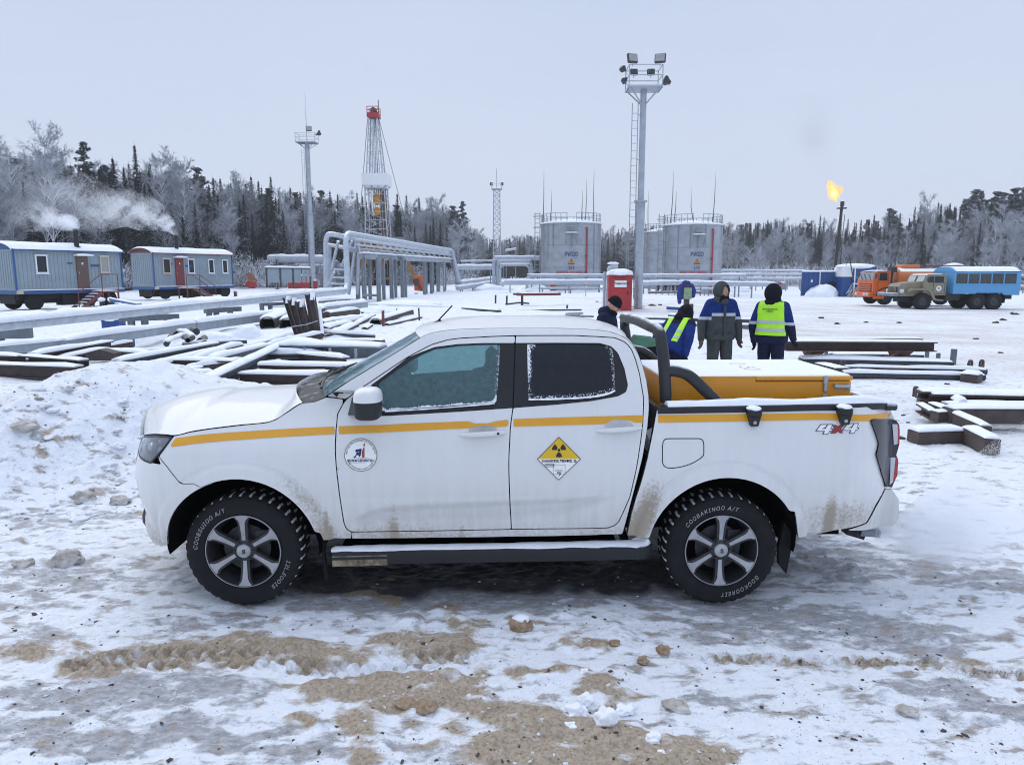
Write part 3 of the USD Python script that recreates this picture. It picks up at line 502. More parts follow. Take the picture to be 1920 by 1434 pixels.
def _dirt(v):
    s, z = v[:, 0], v[:, 2]; d = np.zeros(len(v)); film = .25 + .75 * sm(.95, .45, z)
    d += .62 * sm(.62, .42, z) * (.55 + 1.5 * nz(s, z * .4, 2.6, 61)) * (s < 2.5)
    r = np.hypot(s, z - WZ); d += .55 * (1 - sm(.0, .10, np.abs(r - .56))) * sm(.1, .45, s) * (s < 1) * (z < .95)
    d += .95 * (1 - sm(.02, .13, np.abs(s - (2.60 + .14 * (z - .45) / .5)))) * sm(.98, .6, z) * (s > 2.46)
    d += .6 * (1 - sm(0, .4, np.hypot((s - 3.98) * .8, (z - .56) * 1.7))) + .30 * (1 - sm(0, .5, np.hypot(s - .95, (z - .45) * 2.5)))
    d += .55 * sm(.08, .3, nz(s * 9, z * .8, 1, 63)) * sm(.95, .5, z) * (s > .55)
    return np.stack([d, film, d * 0], 1)

def _truck():
    tk = T('pickup_truck', 'white double-cab pickup with yellow side stripe and round door logo parked on the snow', 'pickup', O, YAW)
    def paint(name, m, smooth=True, parent=None, mt='car_white', label=None): return tk.P(name, m, mt, smooth, parent=parent, pv=_dirt(m[0]) if mt == 'car_white' else None, label=label)
    gap = .0035
    c0, c1 = Point(S0, WZ).buffer(WR, 40), Point(WB, WZ - .015).buffer(WR, 40)
    low0 = sbox(-WR, -.3, WR, WZ); low1 = sbox(WB - WR, -.3, WB + WR, WZ)
    arch0, arch1 = c0.union(sbox(-.475, -.3, .5, WZ - .08)), c1.union(sbox(WB - .488, -.3, WB + .489, WZ - .03))
    # outlines of the panels, in pixels of the photograph
    hood_line = [(263, 818), (276, 815), (292, 814), (310, 815), (326, 816.5), (360, 809), (396, 803.5), (450, 797), (500, 792), (516, 787), (539.5, 772), (559, 759), (567, 755.5)]
    fd_line = [(966.6, 629.4), (930, 630.5), (890, 632.5), (862, 634), (840, 637), (809, 646), (765, 669), (730, 692), (702, 711), (678, 727), (659, 741), (650, 748), (643, 757), (633, 776), (630, 807), (630.4, 872), (631, 880), (637, 930), (644.7, 979), (648, 988), (653, 994), (660, 997)]
    b_line = [(966.6, 629.4), (966, 644), (964, 700), (962, 763), (957, 800), (954, 860), (954, 880), (956, 940), (959, 992)]
    rd_line = [(959, 992), (1050, 991), (1130, 990), (1141, 989), (1152, 985), (1160, 978), (1170, 957), (1181, 931.6), (1193, 880), (1205.6, 791), (1207, 747), (1199, 700), (1192, 675), (1185, 657), (1178, 647), (1171, 641), (1160, 636), (1152, 633), (1120, 631), (1077, 629), (1020, 629), (966.6, 629.4)]
    roof_px = [(788, 633), (800, 627), (815, 622.5), (838, 619), (862, 617), (910, 615.5), (966, 615), (1030, 615), (1077, 616), (1115, 618), (1140, 621), (1160, 627), (1175, 635)]
    back_px = [(1175, 635), (1186, 646), (1196, 662), (1205, 685), (1212, 712), (1216, 740), (1217, 763), (1214, 800), (1205, 856), (1186, 930), (1167, 1001)]
    ap_px = [(612, 743), (655, 714), (700, 687), (745, 660), (788, 633)]
    fdoor = psz(fd_line + [(810, 995)] + b_line[::-1]); rdoor = psz(b_line + rd_line[1:])
    cab = psz(ap_px + roof_px[1:] + back_px[1:] + [(1080, 1004), (960, 1006), (800, 1008), (660, 1010)] + fd_line[::-1][:-9][:15] + [(643, 748)])
    cab = psz(ap_px + roof_px[1:] + back_px[1:] + [(1080, 1004), (960, 1006), (800, 1008), (660, 1010), (659, 996)] + [(900, 900), (700, 720), (647, 748)]).difference(unary_union([fdoor, rdoor]).buffer(.001)).buffer(-gap * .5)
    if cab.geom_type != 'Polygon': cab = max(cab.geoms, key=lambda g: g.area)
    fend = psz([(326, 817)] + hood_line[5:] + [(590, 753), (612, 744), (644, 748)] + fd_line[12:] + [(659, 1010), (606, 1013), (600, 1000), (480, 960), (362, 907), (337, 905), (310, 871), (297.6, 855.5), (309, 840)]).difference(arch0).buffer(-gap)
    fend = max(getattr(fend, 'geoms', [fend]), key=lambda g: g.area)
    hl = psz([(262, 818), (276, 815.5), (292, 814.5), (310, 815.5), (324, 818), (318, 828), (309, 840), (296, 855), (284, 868), (272, 864), (266, 860), (260, 842)])
    bp = side(np.array([(297.6, 855.5), (310, 871), (337, 905), (362, 907), (400, 905), (425, 950), (335, 1000), (322, 1019)], float))
    zz = np.linspace(.27, .955, 30); bl = np.stack([_sf(zz) + .004, zz], 1)
    bump = Polygon(np.vstack([[(bp[0, 0] + .02, .955)], bp[:, [0, 2]], bl])).buffer(0)
    bump = bump.difference(arch0).difference(hl.buffer(.004)).difference(fend.buffer(.002)); bump = max(getattr(bump, 'geoms', [bump]), key=lambda g: g.area)
    bed = psz([(1231, 768), (1330, 766), (1480, 763), (1640, 760), (1671, 769), (1677, 784), (1683, 800), (1682, 840), (1681, 880), (1672, 914), (1659, 915), (1642, 946), (1624, 980), (1592, 990), (1539, 998), (1496, 1009), (1490, 960), (1350, 930), (1220, 1009.5), (1175, 1004), (1183, 965), (1192, 933), (1203, 900), (1212, 866), (1219, 832), (1225, 802), (1229, 780)]).difference(arch1).buffer(-gap)
    bed = max(getattr(bed, 'geoms', [bed]), key=lambda g: g.area)
    rb = psz([(1626, 981), (1644, 948), (1660, 917), (1672, 919), (1684, 936), (1684, 971), (1672, 986), (1592, 993)]).buffer(.0035)
    w1o = psz([(695, 722.5), (730, 697), (765, 670), (790, 660), (815, 650.6), (859, 645), (910, 643), (966, 643), (965, 700), (962, 765), (860, 772), (715, 780), (703, 760)])
    w2o = psz([(966, 643), (1040, 642.5), (1124, 643), (1146, 649), (1159, 662), (1171, 691), (1177.5, 722), (1174, 735), (1159, 743), (1109, 752), (1040, 759), (962, 765), (965, 700)])
    g1 = psz([(709, 719), (737, 698), (765, 679), (790, 666), (815, 655), (859, 649), (900, 647), (938, 646.5), (935, 700), (930.6, 755), (820, 763), (716, 771)]); g2 = psz([(988, 645.5), (1060, 644.5), (1124, 645.5), (1140, 649), (1149, 656), (1152.5, 691), (1154, 734), (1102, 744), (1040, 747), (991, 748.5)])
    cup = [psz([(905 + 27 * math.cos(a), 806 + 12 * math.sin(a)) for a in np.linspace(0, 6.28, 24)]), psz([(1160 + 27 * math.cos(a), 798 + 12 * math.sin(a)) for a in np.linspace(0, 6.28, 24)])]
    fuel = psz(spl([(1242, 866), (1242, 840), (1243.5, 828), (1249, 822.5), (1280, 822), (1311, 822), (1318, 826), (1319.5, 835), (1319.5, 851), (1312, 860), (1277, 875), (1256, 877.5), (1246, 874), (1242, 866)], 3))
    def disc(poly, off, h=.03, mt='trim_black', name='panel', parent=None, lip=.0, smooth=True): return tk.P(name, skin(poly, off, h, lip), mt, smooth, parent=parent)
    for far in (0, 1):
        q = (lambda m: mir(m)) if far else (lambda m: m); h = .05 if far else .018
        side_ = lambda poly, off=0.0, hh=None, lip=.02, fn=None: q(skin(poly, off, hh or h, lip, fn))
        paint('fender', side_(fend)); paint('cab_frame', side_(cab))
        for d, wo, g, cu, gl in ((fdoor, w1o, g1, cup[0], 'glass_front'), (rdoor, w2o, g2, cup[1], 'glass_rear')):
            dp = paint('door', side_(d.buffer(-gap).difference(wo).difference(cu)))
            wo_ = wo.intersection(d.buffer(-gap)); tk.P('window_trim', side_(wo_.difference(g), .004), 'trim_black', True, parent=dp)
            m = side_(g, .010, .014 if not far else .08, 0); pv = np.zeros((len(m[0]), 3))
            if not far:
                ed = np.array([g.exterior.distance(Point(a[0], a[2])) for a in m[0]]); x0, z0, x1, z1 = g.bounds; sx = (m[0][:, 0] - x0) / (x1 - x0); zb = m[0][:, 2] - z0
                dg = np.minimum(ed, .2)
                if gl == 'glass_rear': pv[:, 2] = .45 * (1 - sm(.004, .04, ed)) * ((sx > .9) | (m[0][:, 2] - z0 < .10) | (sx < .1)) * (zb < .36) + .33 * (1 - sm(.0, .07, m[0][:, 0] - x0)) * sm(.1, .2, zb)
                else: pv[:, 2] = .95 * (1 - sm(.004, .016, ed)) * (m[0][:, 2] - z0 < .09) + .45 * (1 - sm(.0, .03, ed)) * (sx > .93)
            tk.P('window', m, gl, True, parent=dp, pv=pv)
            if not far:
                if gl == 'glass_rear':   # a ledge of snow lying on the window seal
                    e = side(spl([(991, 750), (1040, 749), (1100, 746), (1140, 739), (1153, 733)], 8), -.002); tk.P('snow_cap', tube(e + (0, -.004, .004), .007, 6, scale=.7 + .5 * RNG.random(len(e))), 'snow', True, parent=dp)
                else:
                    e = side(spl([(722, 772), (820, 766), (928, 757)], 10), -.002); tk.P('snow_cap', tube(e + (0, -.003, .003), .0045, 6, scale=.5 + .7 * RNG.random(len(e))), 'snow', True, parent=dp)
            bowl = lambda S, Z, cu=cu: .032 * (1 - np.clip(np.hypot((S - cu.centroid.x) / .098, (Z - cu.centroid.y) / .044), 0, 1) ** 2)
            hp = paint('handle_bowl', side_(cu, .0005, .008, .012, bowl), parent=dp)
            c = side(np.array([[905, 809], [1160, 801]][0 if cu is cup[0] else 1], float)[None])[0]
            dx = .125; hm = []
            for k in np.linspace(-1, 1, 9): hm.append(lump((c[0] + dx * k, c[1] - .030 + .024 * abs(k) ** 3, c[2] - .012 + .008 * k), (.03, .013, .017 - .004 * abs(k)), 0, 2, 0))
            hm = hull(np.vstack([m_[0] for m_ in hm])); paint('handle', q(hm), True, parent=dp)
            if cu is cup[0] and not far: tk.P('keyhole', q(revolve([(0, 0), (.008, 0), (.008, -.004)], 12)[:2] and xf(revolve([(.0001, .004), (.008, .004), (.008, -.004)], 12), rotx(math.pi / 2), (c[0] + .10, c[1] - .037, c[2] - .006))), 'trim_black', parent=dp)
            lo = (lambda *P_: [tk.P('stripe', q(skin(psz(list(P_)), -.0025, .03, .002)), 'stripe', True, parent=dp)])
            if cu is cup[0]: lo((635, 799), (760, 794), (878, 789.5), (889, 794), (900, 793.5), (915, 793.5), (926, 790.5), (953, 786), (953, 799), (927, 800.5), (921, 797), (892, 798), (884, 802), (760, 808), (635, 813.5))
            else: lo((963, 785.5), (1080, 781.5), (1206, 778.5), (1206, 792), (1190, 792), (1178, 787), (1150, 786), (1136, 794.5), (1050, 797), (963, 799.5))
        fp = tk.P('stripe', q(skin(psz([(330, 821), (375, 815), (422, 811), (500, 806), (560, 802.5), (628, 799.6), (627, 813.5), (560, 817), (500, 820.5), (450, 824), (406, 827), (360, 832), (319, 837.5), (322, 831)]), -.0025, .03, .002)), 'stripe', True)
        bd = paint('bed_side', side_(bed))
        tk.P('stripe', q(skin(psz([(1234, 778), (1400, 776), (1540, 774), (1664, 771.5), (1670, 777), (1669, 782), (1540, 786.5), (1400, 789.5), (1234, 792)]), -.0025, .03, .002)), 'stripe', True, parent=bd)
        ring = fuel.buffer(.003).difference(fuel.buffer(-.003)); tk.P('fuel_flap_gap', q(skin(ring, -.001, .01, 0)), 'trim_black', True, parent=bd) if not far else None
        paint('rear_bumper_end', side_(rb, -.002, .02, .02))
        # lamps
        lm = tk.P('headlight', side_(hl.buffer(-.003), -.004, .012, .02), 'glass_lamp', True)
        tk.P('lamp_bowl', side_(hl.buffer(-.012), .03, .015, 0), 'lamp_clear', True, parent=lm); tk.P('lamp_bezel', side_(hl.difference(hl.buffer(-.011)), -.0055, .01, .01), 'trim_black', True, parent=lm)
        for cx, cy, r_ in ((284, 842, .04), (300, 830, .025)):
            c = side(np.array([[cx, cy]], float))[0]; tk.P('reflector', q(xf(revolve([(.001, .02), (r_ * .6, .012), (r_, -.012)], 16), rotx(math.pi / 2), c + (0, .022, 0))), 'alloy', True, parent=lm)
        tl = psz([(1631, 789), (1634, 786), (1640, 785), (1678, 787), (1684, 796), (1684, 831), (1678, 852), (1682, 862), (1680, 889), (1670, 912.5), (1659, 913), (1651, 885), (1641, 852), (1646, 831), (1640, 812)])
        tm = tk.P('taillight', side_(tl, -.016, .02, .03), 'lamp_dark', True)
        for pp, mt in (([(1670, 794), (1680, 794), (1680, 831), (1673, 833)], 'lamp_clear'), ([(1680, 794), (1684, 802), (1683.5, 829), (1680, 833)], 'lamp_red'), ([(1667, 856), (1676, 856), (1671, 903), (1665, 907)], 'lamp_clear'), ([(1676, 856), (1681, 858), (1680, 889), (1671, 905)], 'lamp_red')):
            tk.P('lamp_strip', side_(psz(pp), -.020, .012, .01), mt, True, parent=tm)
        # dark metal behind the gaps, wheel wells
        shell = unary_union([fend, cab, fdoor, rdoor, bed, bump, hl]).buffer(.01).buffer(-.012).difference(g1.buffer(.004)).difference(g2.buffer(.004)).difference(arch0.buffer(.012)).difference(arch1.buffer(.012))
        shell = shell.difference(cup[0].buffer(.02)).difference(cup[1].buffer(.02))
        tk.P('inner_shell', q(skin(shell, .026, .05, 0)), 'trim_black', True); tk.P('inner_trim', q(skin(shell, .05, .08, 0)), 'trim_black', True)
        for c in (0, WB):
            a = np.linspace(math.radians(-6), math.radians(186), 36); R = WR + .006
            P = np.stack([np.stack([c + R * np.cos(a), np.full_like(a, t), WZ - .015 * (c > 1) + R * np.sin(a)], 1) for t in (.02, .12, .3, .5)]); P[0, :, 1] = wf(P[0, :, 0], P[0, :, 2]) + .012
            b = np.vstack([P[3], [[c, .5, WZ]]]); k = len(a); f = np.array([[i, i + 1, k] for i in range(k - 1)])
            m = join([grid(P), (b, f)]); tk.P('wheel_well', q(m), 'black', False)
            mud = np.array([(.50, .32), (.485, .44), (.44, .5), (.41, .32), (.42, .20), (.475, .13)]) if c else np.array([(.505, .30), (.53, .45), (.50, .46), (.49, .3), (.50, .12), (.53, .11)])
            tk.P('mud_flap', q(xf(prism(Polygon(mud), -.02, .02), np.array([[1, 0, 0], [0, 0, 1], [0, 1, 0.0]]), (c + .01, .13, 0))), 'trim_snow' if 0 else 'rubber')
        # bumper corner, tailgate edge, bed rail
        paint('bumper', side_(bump, -.004))
        rl = side(np.array([(1233, 769.5), (1330, 768), (1450, 765.5), (1560, 763.5), (1640, 761.5), (1671, 764)], float)); rl = spl(rl, 5); rl[:, 1] -= .006
        tk.P('bed_rail', q(sweep(rl + (0, .045, .006), [(-.05, -.026), (.05, -.026), (.05, .012), (.03, .02), (-.03, .02), (-.05, .01)])), 'trim_black', 30)
        r2 = rl + (0, .06, .022); r2 = r2[(r2[:, 0] > rl[0, 0] + .0)]
        sc = 1.0 + 1.7 * meshkit.fbm(np.stack([r2[:, 0] * 3 + 40, r2[:, 0] * 0, r2[:, 0] * 0 + far], -1), 3, 71); rs = spl(r2, 3); sc = np.interp(rs[:, 0], r2[:, 0], sc) * (1 - .6 * sm(.72, .95, np.linspace(0, 1, len(rs))))
        P = np.array([(-.052, -.008), (-.04, .012), (-.012, .019), (.02, .022), (.05, .012), (.06, -.02)]); m = sweep(rs, P); vv = m[0].reshape(len(rs), 6, 3); vv[:, :, 2] = rs[:, None, 2] + (vv[:, :, 2] - rs[:, None, 2]) * sc[:, None]; tk.P('snow_cap', q((vv.reshape(-1, 3), m[1])), 'snow', 60)
        for px, py in ((1411, 781), (1580, 778)):
            c = side(np.array([[px, py]], float))[0]; c = c + (0, -.03, 0)
            b = tk.P('tie_down', q(join([cbox(c + (0, .02, .03), (.085, .10, .05), .01), hull(np.array([c + (x, y, z) for x, z in ((-.042, .02), (.042, .02), (-.024, -.055), (.024, -.055)) for y in (-.018, .045)]))])), 'trim_black', 30)
            tk.P('snow_cap', q(lump(c + (0, .02, .058), (.046, .055, .018), 3, 2, .2)), 'snow', 60, parent=b); tk.P('catch', q(cbox(c + (.0, -.02, -.03), (.022, .012, .022), .004)), 'zinc', parent=b)
        # mirror: white cap over a black housing on a black foot
        c = at_t(690, 752, -.13)
        def egg(z0, z1, sc, n=14):
            pts = []
            for z in np.linspace(z0, z1, 6):
                for a in np.linspace(0, 6.28, n): pts.append(c + (sc[0] * math.copysign(abs(math.cos(a)) ** .7, math.cos(a)) - .02 * (z - z0), sc[1] * math.copysign(abs(math.sin(a)) ** .7, math.sin(a)), z))
            return pts
        top = [p for z, k in ((.005, 1.0), (.04, .98), (.065, .88), (.08, .66), (.086, .3)) for p in [c + ((.088 * k) * math.copysign(abs(math.cos(a)) ** .8, math.cos(a)) + .008 * (1 - k), (.115 * k) * math.copysign(abs(math.sin(a)) ** .8, math.sin(a)), z) for a in np.linspace(0, 6.28, 20)]]
        mp = tk.P('wing_mirror', q(hull([p for z, k in ((0.004, .985), (-.06, .97), (-.095, .9), (-.108, .7)) for p in [c + (.086 * k * math.copysign(abs(math.cos(a)) ** .6, math.cos(a)), .112 * k * math.copysign(abs(math.sin(a)) ** .7, math.sin(a)), z) for a in np.linspace(0, 6.28, 20)]])), 'trim_black', 35)
        tk.P('mirror_cap', q(hull(top)), 'car_white', 35, parent=mp, pv=np.zeros((len(hull(top)[0]), 3)) if 0 else None); tk.P('mirror_foot', q(hull(np.vstack([side(np.array([(652, 778), (660, 745), (680, 780), (676, 755)], float), -.002), np.array([c + (-.06, .02, -.09), c + (-.06, .02, -.02), c + (.03, .05, -.09)])]))), 'trim_black', 35, parent=mp)
        if not far:
            sb = spl(at_t(*np.array([(624, 1046), (700, 1044), (860, 1041), (1040, 1038), (1180, 1035), (1207, 1036)], float).T, -.05), 6); ends = sb.copy(); ends[-3:, 1] += np.array([.005, .02, .05])
        else: ends = ends0
        ends0 = ends
        st = tk.P('step_bar', q(sweep(ends + (0, .06, 0), [(-.075, -.045), (.075, -.045), (.08, .0), (.075, .034), (-.05, .034), (-.07, .02)])), 'trim_black', 30)
        tk.P('mud_splash', q(sweep(ends[:8] + (0, .058, -.004), [(.079, -.046), (-.02, -.05), (-.02, .037), (.055, .038), (.076, .022)])), 'splash', 30, parent=st) if not far else None
        e = spl(ends, 2); k = len(e); tt = np.linspace(0, 1, k); hs = .007 + .014 * np.abs(nz(tt * 9, tt * 0, 1, 81)) * 2 + .035 * np.exp(-((tt - .955) / .03) ** 2); wd = .06 + .04 * nz(tt * 14, tt * 0, 1, 83)
        m = sweep(e + (0, .066, .034), [(-.06, -.01), (-.055, .3), (-.02, .8), (.02, 1), (.06, .7), (.07, -.01)]); vv = m[0].reshape(k, 6, 3); base = e[:, None, 2] + .034; vv[:, :, 2] = base + np.clip(vv[:, :, 2] - base, -.01, 1) * hs[:, None]; vv[:, :, 1] = e[:, None, 1] + .066 + (vv[:, :, 1] - e[:, None, 1] - .066) * (wd / .06)[:, None]
        tk.P('snow_cap', q((vv.reshape(-1, 3), m[1])), 'snow', 60, parent=st)
        for i in (4, 14, 24): tk.P('step_bracket', q(bar(ends[min(i, k // 2)] + (0, .08, .0), ends[min(i, k // 2)] + (0, .4, .06), .05, .03)), 'trim_black', parent=st)
    # bonnet, scuttle, windscreen, roof, rear wall
    E = side(spl(hood_line, 4)); E[:, 1] = np.minimum(E[:, 1], .62); k = len(E); v = np.linspace(0, 1, k)
    m = up(loft2(E, -.06 * (1 - sm(0, .25, v)) - .17 * sm(.7, 1, v), .105 * (1 - sm(0, .9, v)) + .055, 30, 2.4)); m = (m[0] + (0, 0, .004), m[1]); paint('bonnet', m)
    fz = np.linspace(.27, 1.0, 16); P = np.stack([np.stack([np.full(9, _sf(z)) - .03 * (1 - np.linspace(-1, 1, 9) ** 2), np.linspace(.60, TW - .60, 9), np.full(9, z)], 1) for z in fz]); g = grid(P); fr = tk.P('front_fascia', g, 'car_white', True, pv=_dirt(g[0]))
    for nm, i0, i1 in (('grille', 9, 14), ('air_intake', 1, 4)):
        tk.P(nm, grid(P[i0:i1, 1:-1] - (.004, 0, 0)), 'trim_black', True, parent=fr)
    Wb = side(np.array([(612, 743)], float))[0]; Wt = side(np.array([(788, 633)], float))[0]
    A = np.array([side(np.array([p], float))[0] for p in spl(ap_px, 5)]); kA = len(A); va = np.linspace(0, 1, kA)
    m = loft2(A + (-.006, .004, 0), -.13 + .06 * va, .03 * va * (1 - va) * 0 + .004, 28, 2.0); m = up(m); pv = np.zeros((len(m[0]), 3)); tk.P('windscreen', m, 'glass_screen', True, pv=pv)
    P = []; hr = E[-1]
    uu = np.linspace(-1, 1, 25); c = 1 - np.abs(uu) ** 2.2; c2 = 1 - np.abs(uu) ** 2
    for w in np.linspace(0, 1, 4):
        a = np.stack([hr[0] - .17 * c, hr[1] + (TW - 2 * hr[1]) * (uu + 1) / 2, hr[2] + .055 * c - .03], 1); b = np.stack([A[0, 0] - .13 * c2, A[0, 1] + (TW - 2 * A[0, 1]) * (uu + 1) / 2, A[0, 2] + .004 * c2], 1); P.append(a * (1 - w) + b * w)
    cw = tk.P('scuttle', up(grid(np.array(P))), 'scuttle_black', True)
    for t0, t1 in ((.35, .95), (.98, 1.5)):
        f = lambda t: np.interp(t, b[:, 1], b[:, 0]); h_ = lambda t: np.interp(t, b[:, 1], b[:, 2])
        pts = np.array([(f(t) - .02 + .06 * (t - t0), t, h_(t) + .03 + .05 * (t - t0)) for t in np.linspace(t0, t1, 6)]); tk.P('wiper', join([tube(pts, .009, 6), tube([(f(t0) - .09, t0 + .25, h_(t0) + .02), (pts[3] + (0, 0, .008))], .009, 6)]), 'trim_black', parent=cw)
    R = side(spl(roof_px, 4)); kR = len(R); vr = np.linspace(0, 1, kR); m = up(loft2(R, -.085 * (1 - sm(0, .15, vr)) + .05 * sm(.85, 1, vr), .022 + .018 * np.sin(vr * math.pi) ** .6, 30, 2.3)); paint('roof', m); tk.P('headlining', (m[0] - (0, 0, .03), m[1]), 'grey_cloth', True)
    tk.P('snow_cap', (m[0].reshape(kR, 31, 3)[2:-3, 2:-2].reshape(-1, 3) + (0, 0, .006), grid(m[0].reshape(kR, 31, 3)[2:-3, 2:-2])[1][:, ::1]), 'snow', True) if 0 else None
    B = side(spl(back_px, 3)); m = loft2(B, .05 * np.ones(len(B)), 0, 16, 2.4); paint('cab_back', flip(m) if 0 else m)
    q0 = B[6]; tk.P('rear_window', bb(q0[0] + .052, q0[0] + .062, .5, TW - .5, 1.22, 1.58), 'lamp_dark')
    a = at_t(817, 606, .9); b = at_t(848, 573, .9); tk.P('aerial', join([tube([a, b], .006, 6), hull(np.vstack([lump(a + (.02, 0, -.01), (.055, .02, .02), 0, 1, 0)[0], (a + (b - a) * .25)[None]]))]), 'trim_black', 40)
    # bed: floor, inner walls, tailgate
    s0, s1 = side(np.array([(1236, 790)], float))[0][0] + .02, side(np.array([(1666, 772)], float))[0][0] - .03; zb, zr = .90, side(np.array([(1450, 772)], float))[0][2]
    bedp = tk.P('load_bed', join([bb(s0, s1 - .2, .14, TW - .14, zb - .03, zb), bb(s1 - .2, s1, .3, TW - .3, zb - .03, zb), bb(s0, s1 - .24, .10, .13, zb, zr), bb(s0, s1 - .24, TW - .13, TW - .10, zb, zr), bb(s0, s0 + .04, .10, TW - .10, zb, zr)]), 'dark_steel')
    for k in range(8): tk.P('bed_rib', bb(s0 + .1, s1 - .05, .25 + k * .19, .29 + k * .19, zb, zb + .012), 'dark_steel', parent=bedp)
    tgp = paint('tailgate', cbox((s1 + .005, TW / 2, (zr + .56) / 2), (.05, TW - .50, zr - .56), .015), 30); tk.P('gate_rail', cbox((s1 - .005, TW / 2, zr + .005), (.09, TW - .34, .045), .012), 'trim_snow', 30, parent=tgp); tk.P('gate_handle', cbox((s1 + .035, TW / 2, .92), (.02, .2, .06), .008), 'trim_black', parent=tgp)
    paint('rear_bumper', cbox((s1 + .01, TW / 2, .55), (.12, TW - .62, .17), .04), 40)
    h0 = at_t(1602, 996, .45); tk.P('tow_bar', bar(h0 + (-.07, 0, .02), h0 + (.06, .0, -.02), .09, .06), 'trim_black'); e0 = at_t(1634, 998, .35); tk.P('exhaust_pipe', pipe(e0 + (-.09, .0, .01), e0 + (.05, 0, 0), .034, .004, 14), 'grey_steel', 40)
    # chassis
    tk.P('chassis', join([bb(-.65, 4.05, .42, .52, .36, .5), bb(-.65, 4.05, TW - .52, TW - .42, .36, .5), bb(-.5, .6, .5, TW - .5, .30, .7), bb(.6, 2.5, .1, TW - .1, .44, .5), bb(1.0, 1.9, .6, 1.1, .25, .45)]), 'black'); tk.P('belly_plate', join([bb(.62, 2.5, .2, TW - .2, .30, .34), bb(3.7, 4.1, .3, TW - .3, .34, .5)]), 'black'); tk.P('axle', join([tube([(0, .2, WZ), (0, TW - .2, WZ)], .05, 8), tube([(WB, .2, WZ), (WB, TW - .2, WZ)], .06, 8), ]), 'dark_steel', 40)  # black plate under the floor is added to block light below the truck
    # cabin
    zs = .5
    for t in (.52, 1.35):
        st = tk.P('seat', hull(np.vstack([cbox((1.25, t, .78), (.52, .5, .18), .05)[0]])), 'black_cloth', 40); tk.P('seat_back', hull(np.vstack([cbox((1.52, t, 1.12), (.16, .48, .5), .05)[0], cbox((1.60, t, 1.34), (.13, .42, .1), .04)[0]])), 'black_cloth', 40, parent=st); tk.P('head_rest', cbox((1.64, t, 1.48), (.1, .26, .18), .04), 'black_cloth', 40, parent=st)
    bs = tk.P('rear_seat', cbox((2.2, TW / 2, .8), (.5, 1.4, .2), .05), 'black_cloth', 40); tk.P('seat_back', cbox((2.42, TW / 2, 1.15), (.14, 1.4, .6), .05), 'black_cloth', 40, parent=bs)
    tk.P('dashboard', hull(np.array([(s, t, z) for t in (.14, TW - .14) for s, z in ((.55, .7), (.55, 1.12), (.78, 1.16), (.9, 1.08), (.86, .8))])), 'trim_black', 40)
    a = np.linspace(0, 2 * math.pi, 28); Rw = roty(math.radians(-62)); ring = np.stack([.18 * np.cos(a), .18 * np.sin(a), a * 0], 1) @ Rw.T + (1.0, .52, 1.08); tk.P('steering_wheel', join([tube(ring, .015, 7, caps=False), bar((1.0, .52, 1.08), (.8, .52, .98), .05, .05), bar(ring[0], ring[14], .03, .02)]), 'trim_black', 40)
    tk.P('cabin_floor', bb(.5, 2.6, .1, TW - .1, .5, .53), 'black')
    # sports bar over the bed
    ta, rt = .26, .040; leg = at_t(*np.array([(1248, 754), (1247.5, 730), (1245.5, 691), (1243, 660), (1240, 642)], float).T, ta); zt_ = leg[-1, 2]
    s_ = leg[-1, 0]; arc = [np.array([s_ - .035 * (1 - math.cos(a)) - .0, ta + .15 * (1 - math.cos(a)), zt_ + .095 * math.sin(a)]) for a in np.linspace(.25, math.pi / 2, 7)]
    half = np.vstack([leg, arc]); full = np.vstack([half, [[half[-1, 0], TW / 2, half[-1, 2] + .012]], (half * (1, -1, 1) + (0, TW, 0))[::-1]])
    sbp = tk.P('sports_bar', sweep(full, circ(rt, 14), up=(1, 0, 0)), 'trim_snow', 50)
    for far in (0, 1):
        br = spl(at_t(*np.array([(1246, 694), (1262, 695), (1277, 697.5), (1288, 702), (1299, 710), (1323, 733), (1346, 755)], float).T, ta), 4); m = tube(br, rt, 14); tk.P('brace', mir(m) if far else m, 'trim_snow', 50, parent=sbp)
    # ---------------------------------------------------------------- wheels
    def wheel(c, far, words):
        q = (lambda m: (np.array(m[0]) * (1, 1, 1), m[1]))
        Rm = np.array([[1, 0, 0], [0, 0, 1.0], [0, 1, 0]])          # local (x, y, axial) -> (s, t, z); axial runs inward
        def place(m):
            v = np.asarray(m[0]) @ Rm.T
            if far: v[:, 1] = -v[:, 1]; return v + (c, TW - .012, WZ - .012 - .028 * (c > 1)), m[1]
            return v + (c, .012, WZ - .012 - .028 * (c > 1)), np.asarray(m[1])[:, ::-1]
        n = 216; prof = [(.236, .035), (.25, .018), (.285, .003), (.318, .0), (.345, .006), (.356, .010), (.366, .016), (.378, .032), (.384, .045), (.386, .075), (.387, .085), (.387, .12), (.387, .145), (.387, .18), (.386, .19), (.384, .22), (.378, .233), (.366, .249), (.345, .259), (.318, .265), (.285, .262), (.236, .23)]
        prof = np.array(prof); k = len(prof); a = np.arange(n) / n * 2 * math.pi; r = np.broadcast_to(prof[:, 0], (n, k)).copy(); i = np.arange(n)
        for j in range(k):
            ax = prof[j, 1]
            if prof[j, 0] > .35:
                ph = (i + (3 if ax > .132 else 0) + ((i // 6) % 2) * (prof[j, 0] < .37)) % 6; gr = (ph < 2)
                if j in (10, 13): gr = gr | True
                r[:, j] -= np.where(gr, .008 if prof[j, 0] > .375 else .0045, 0)
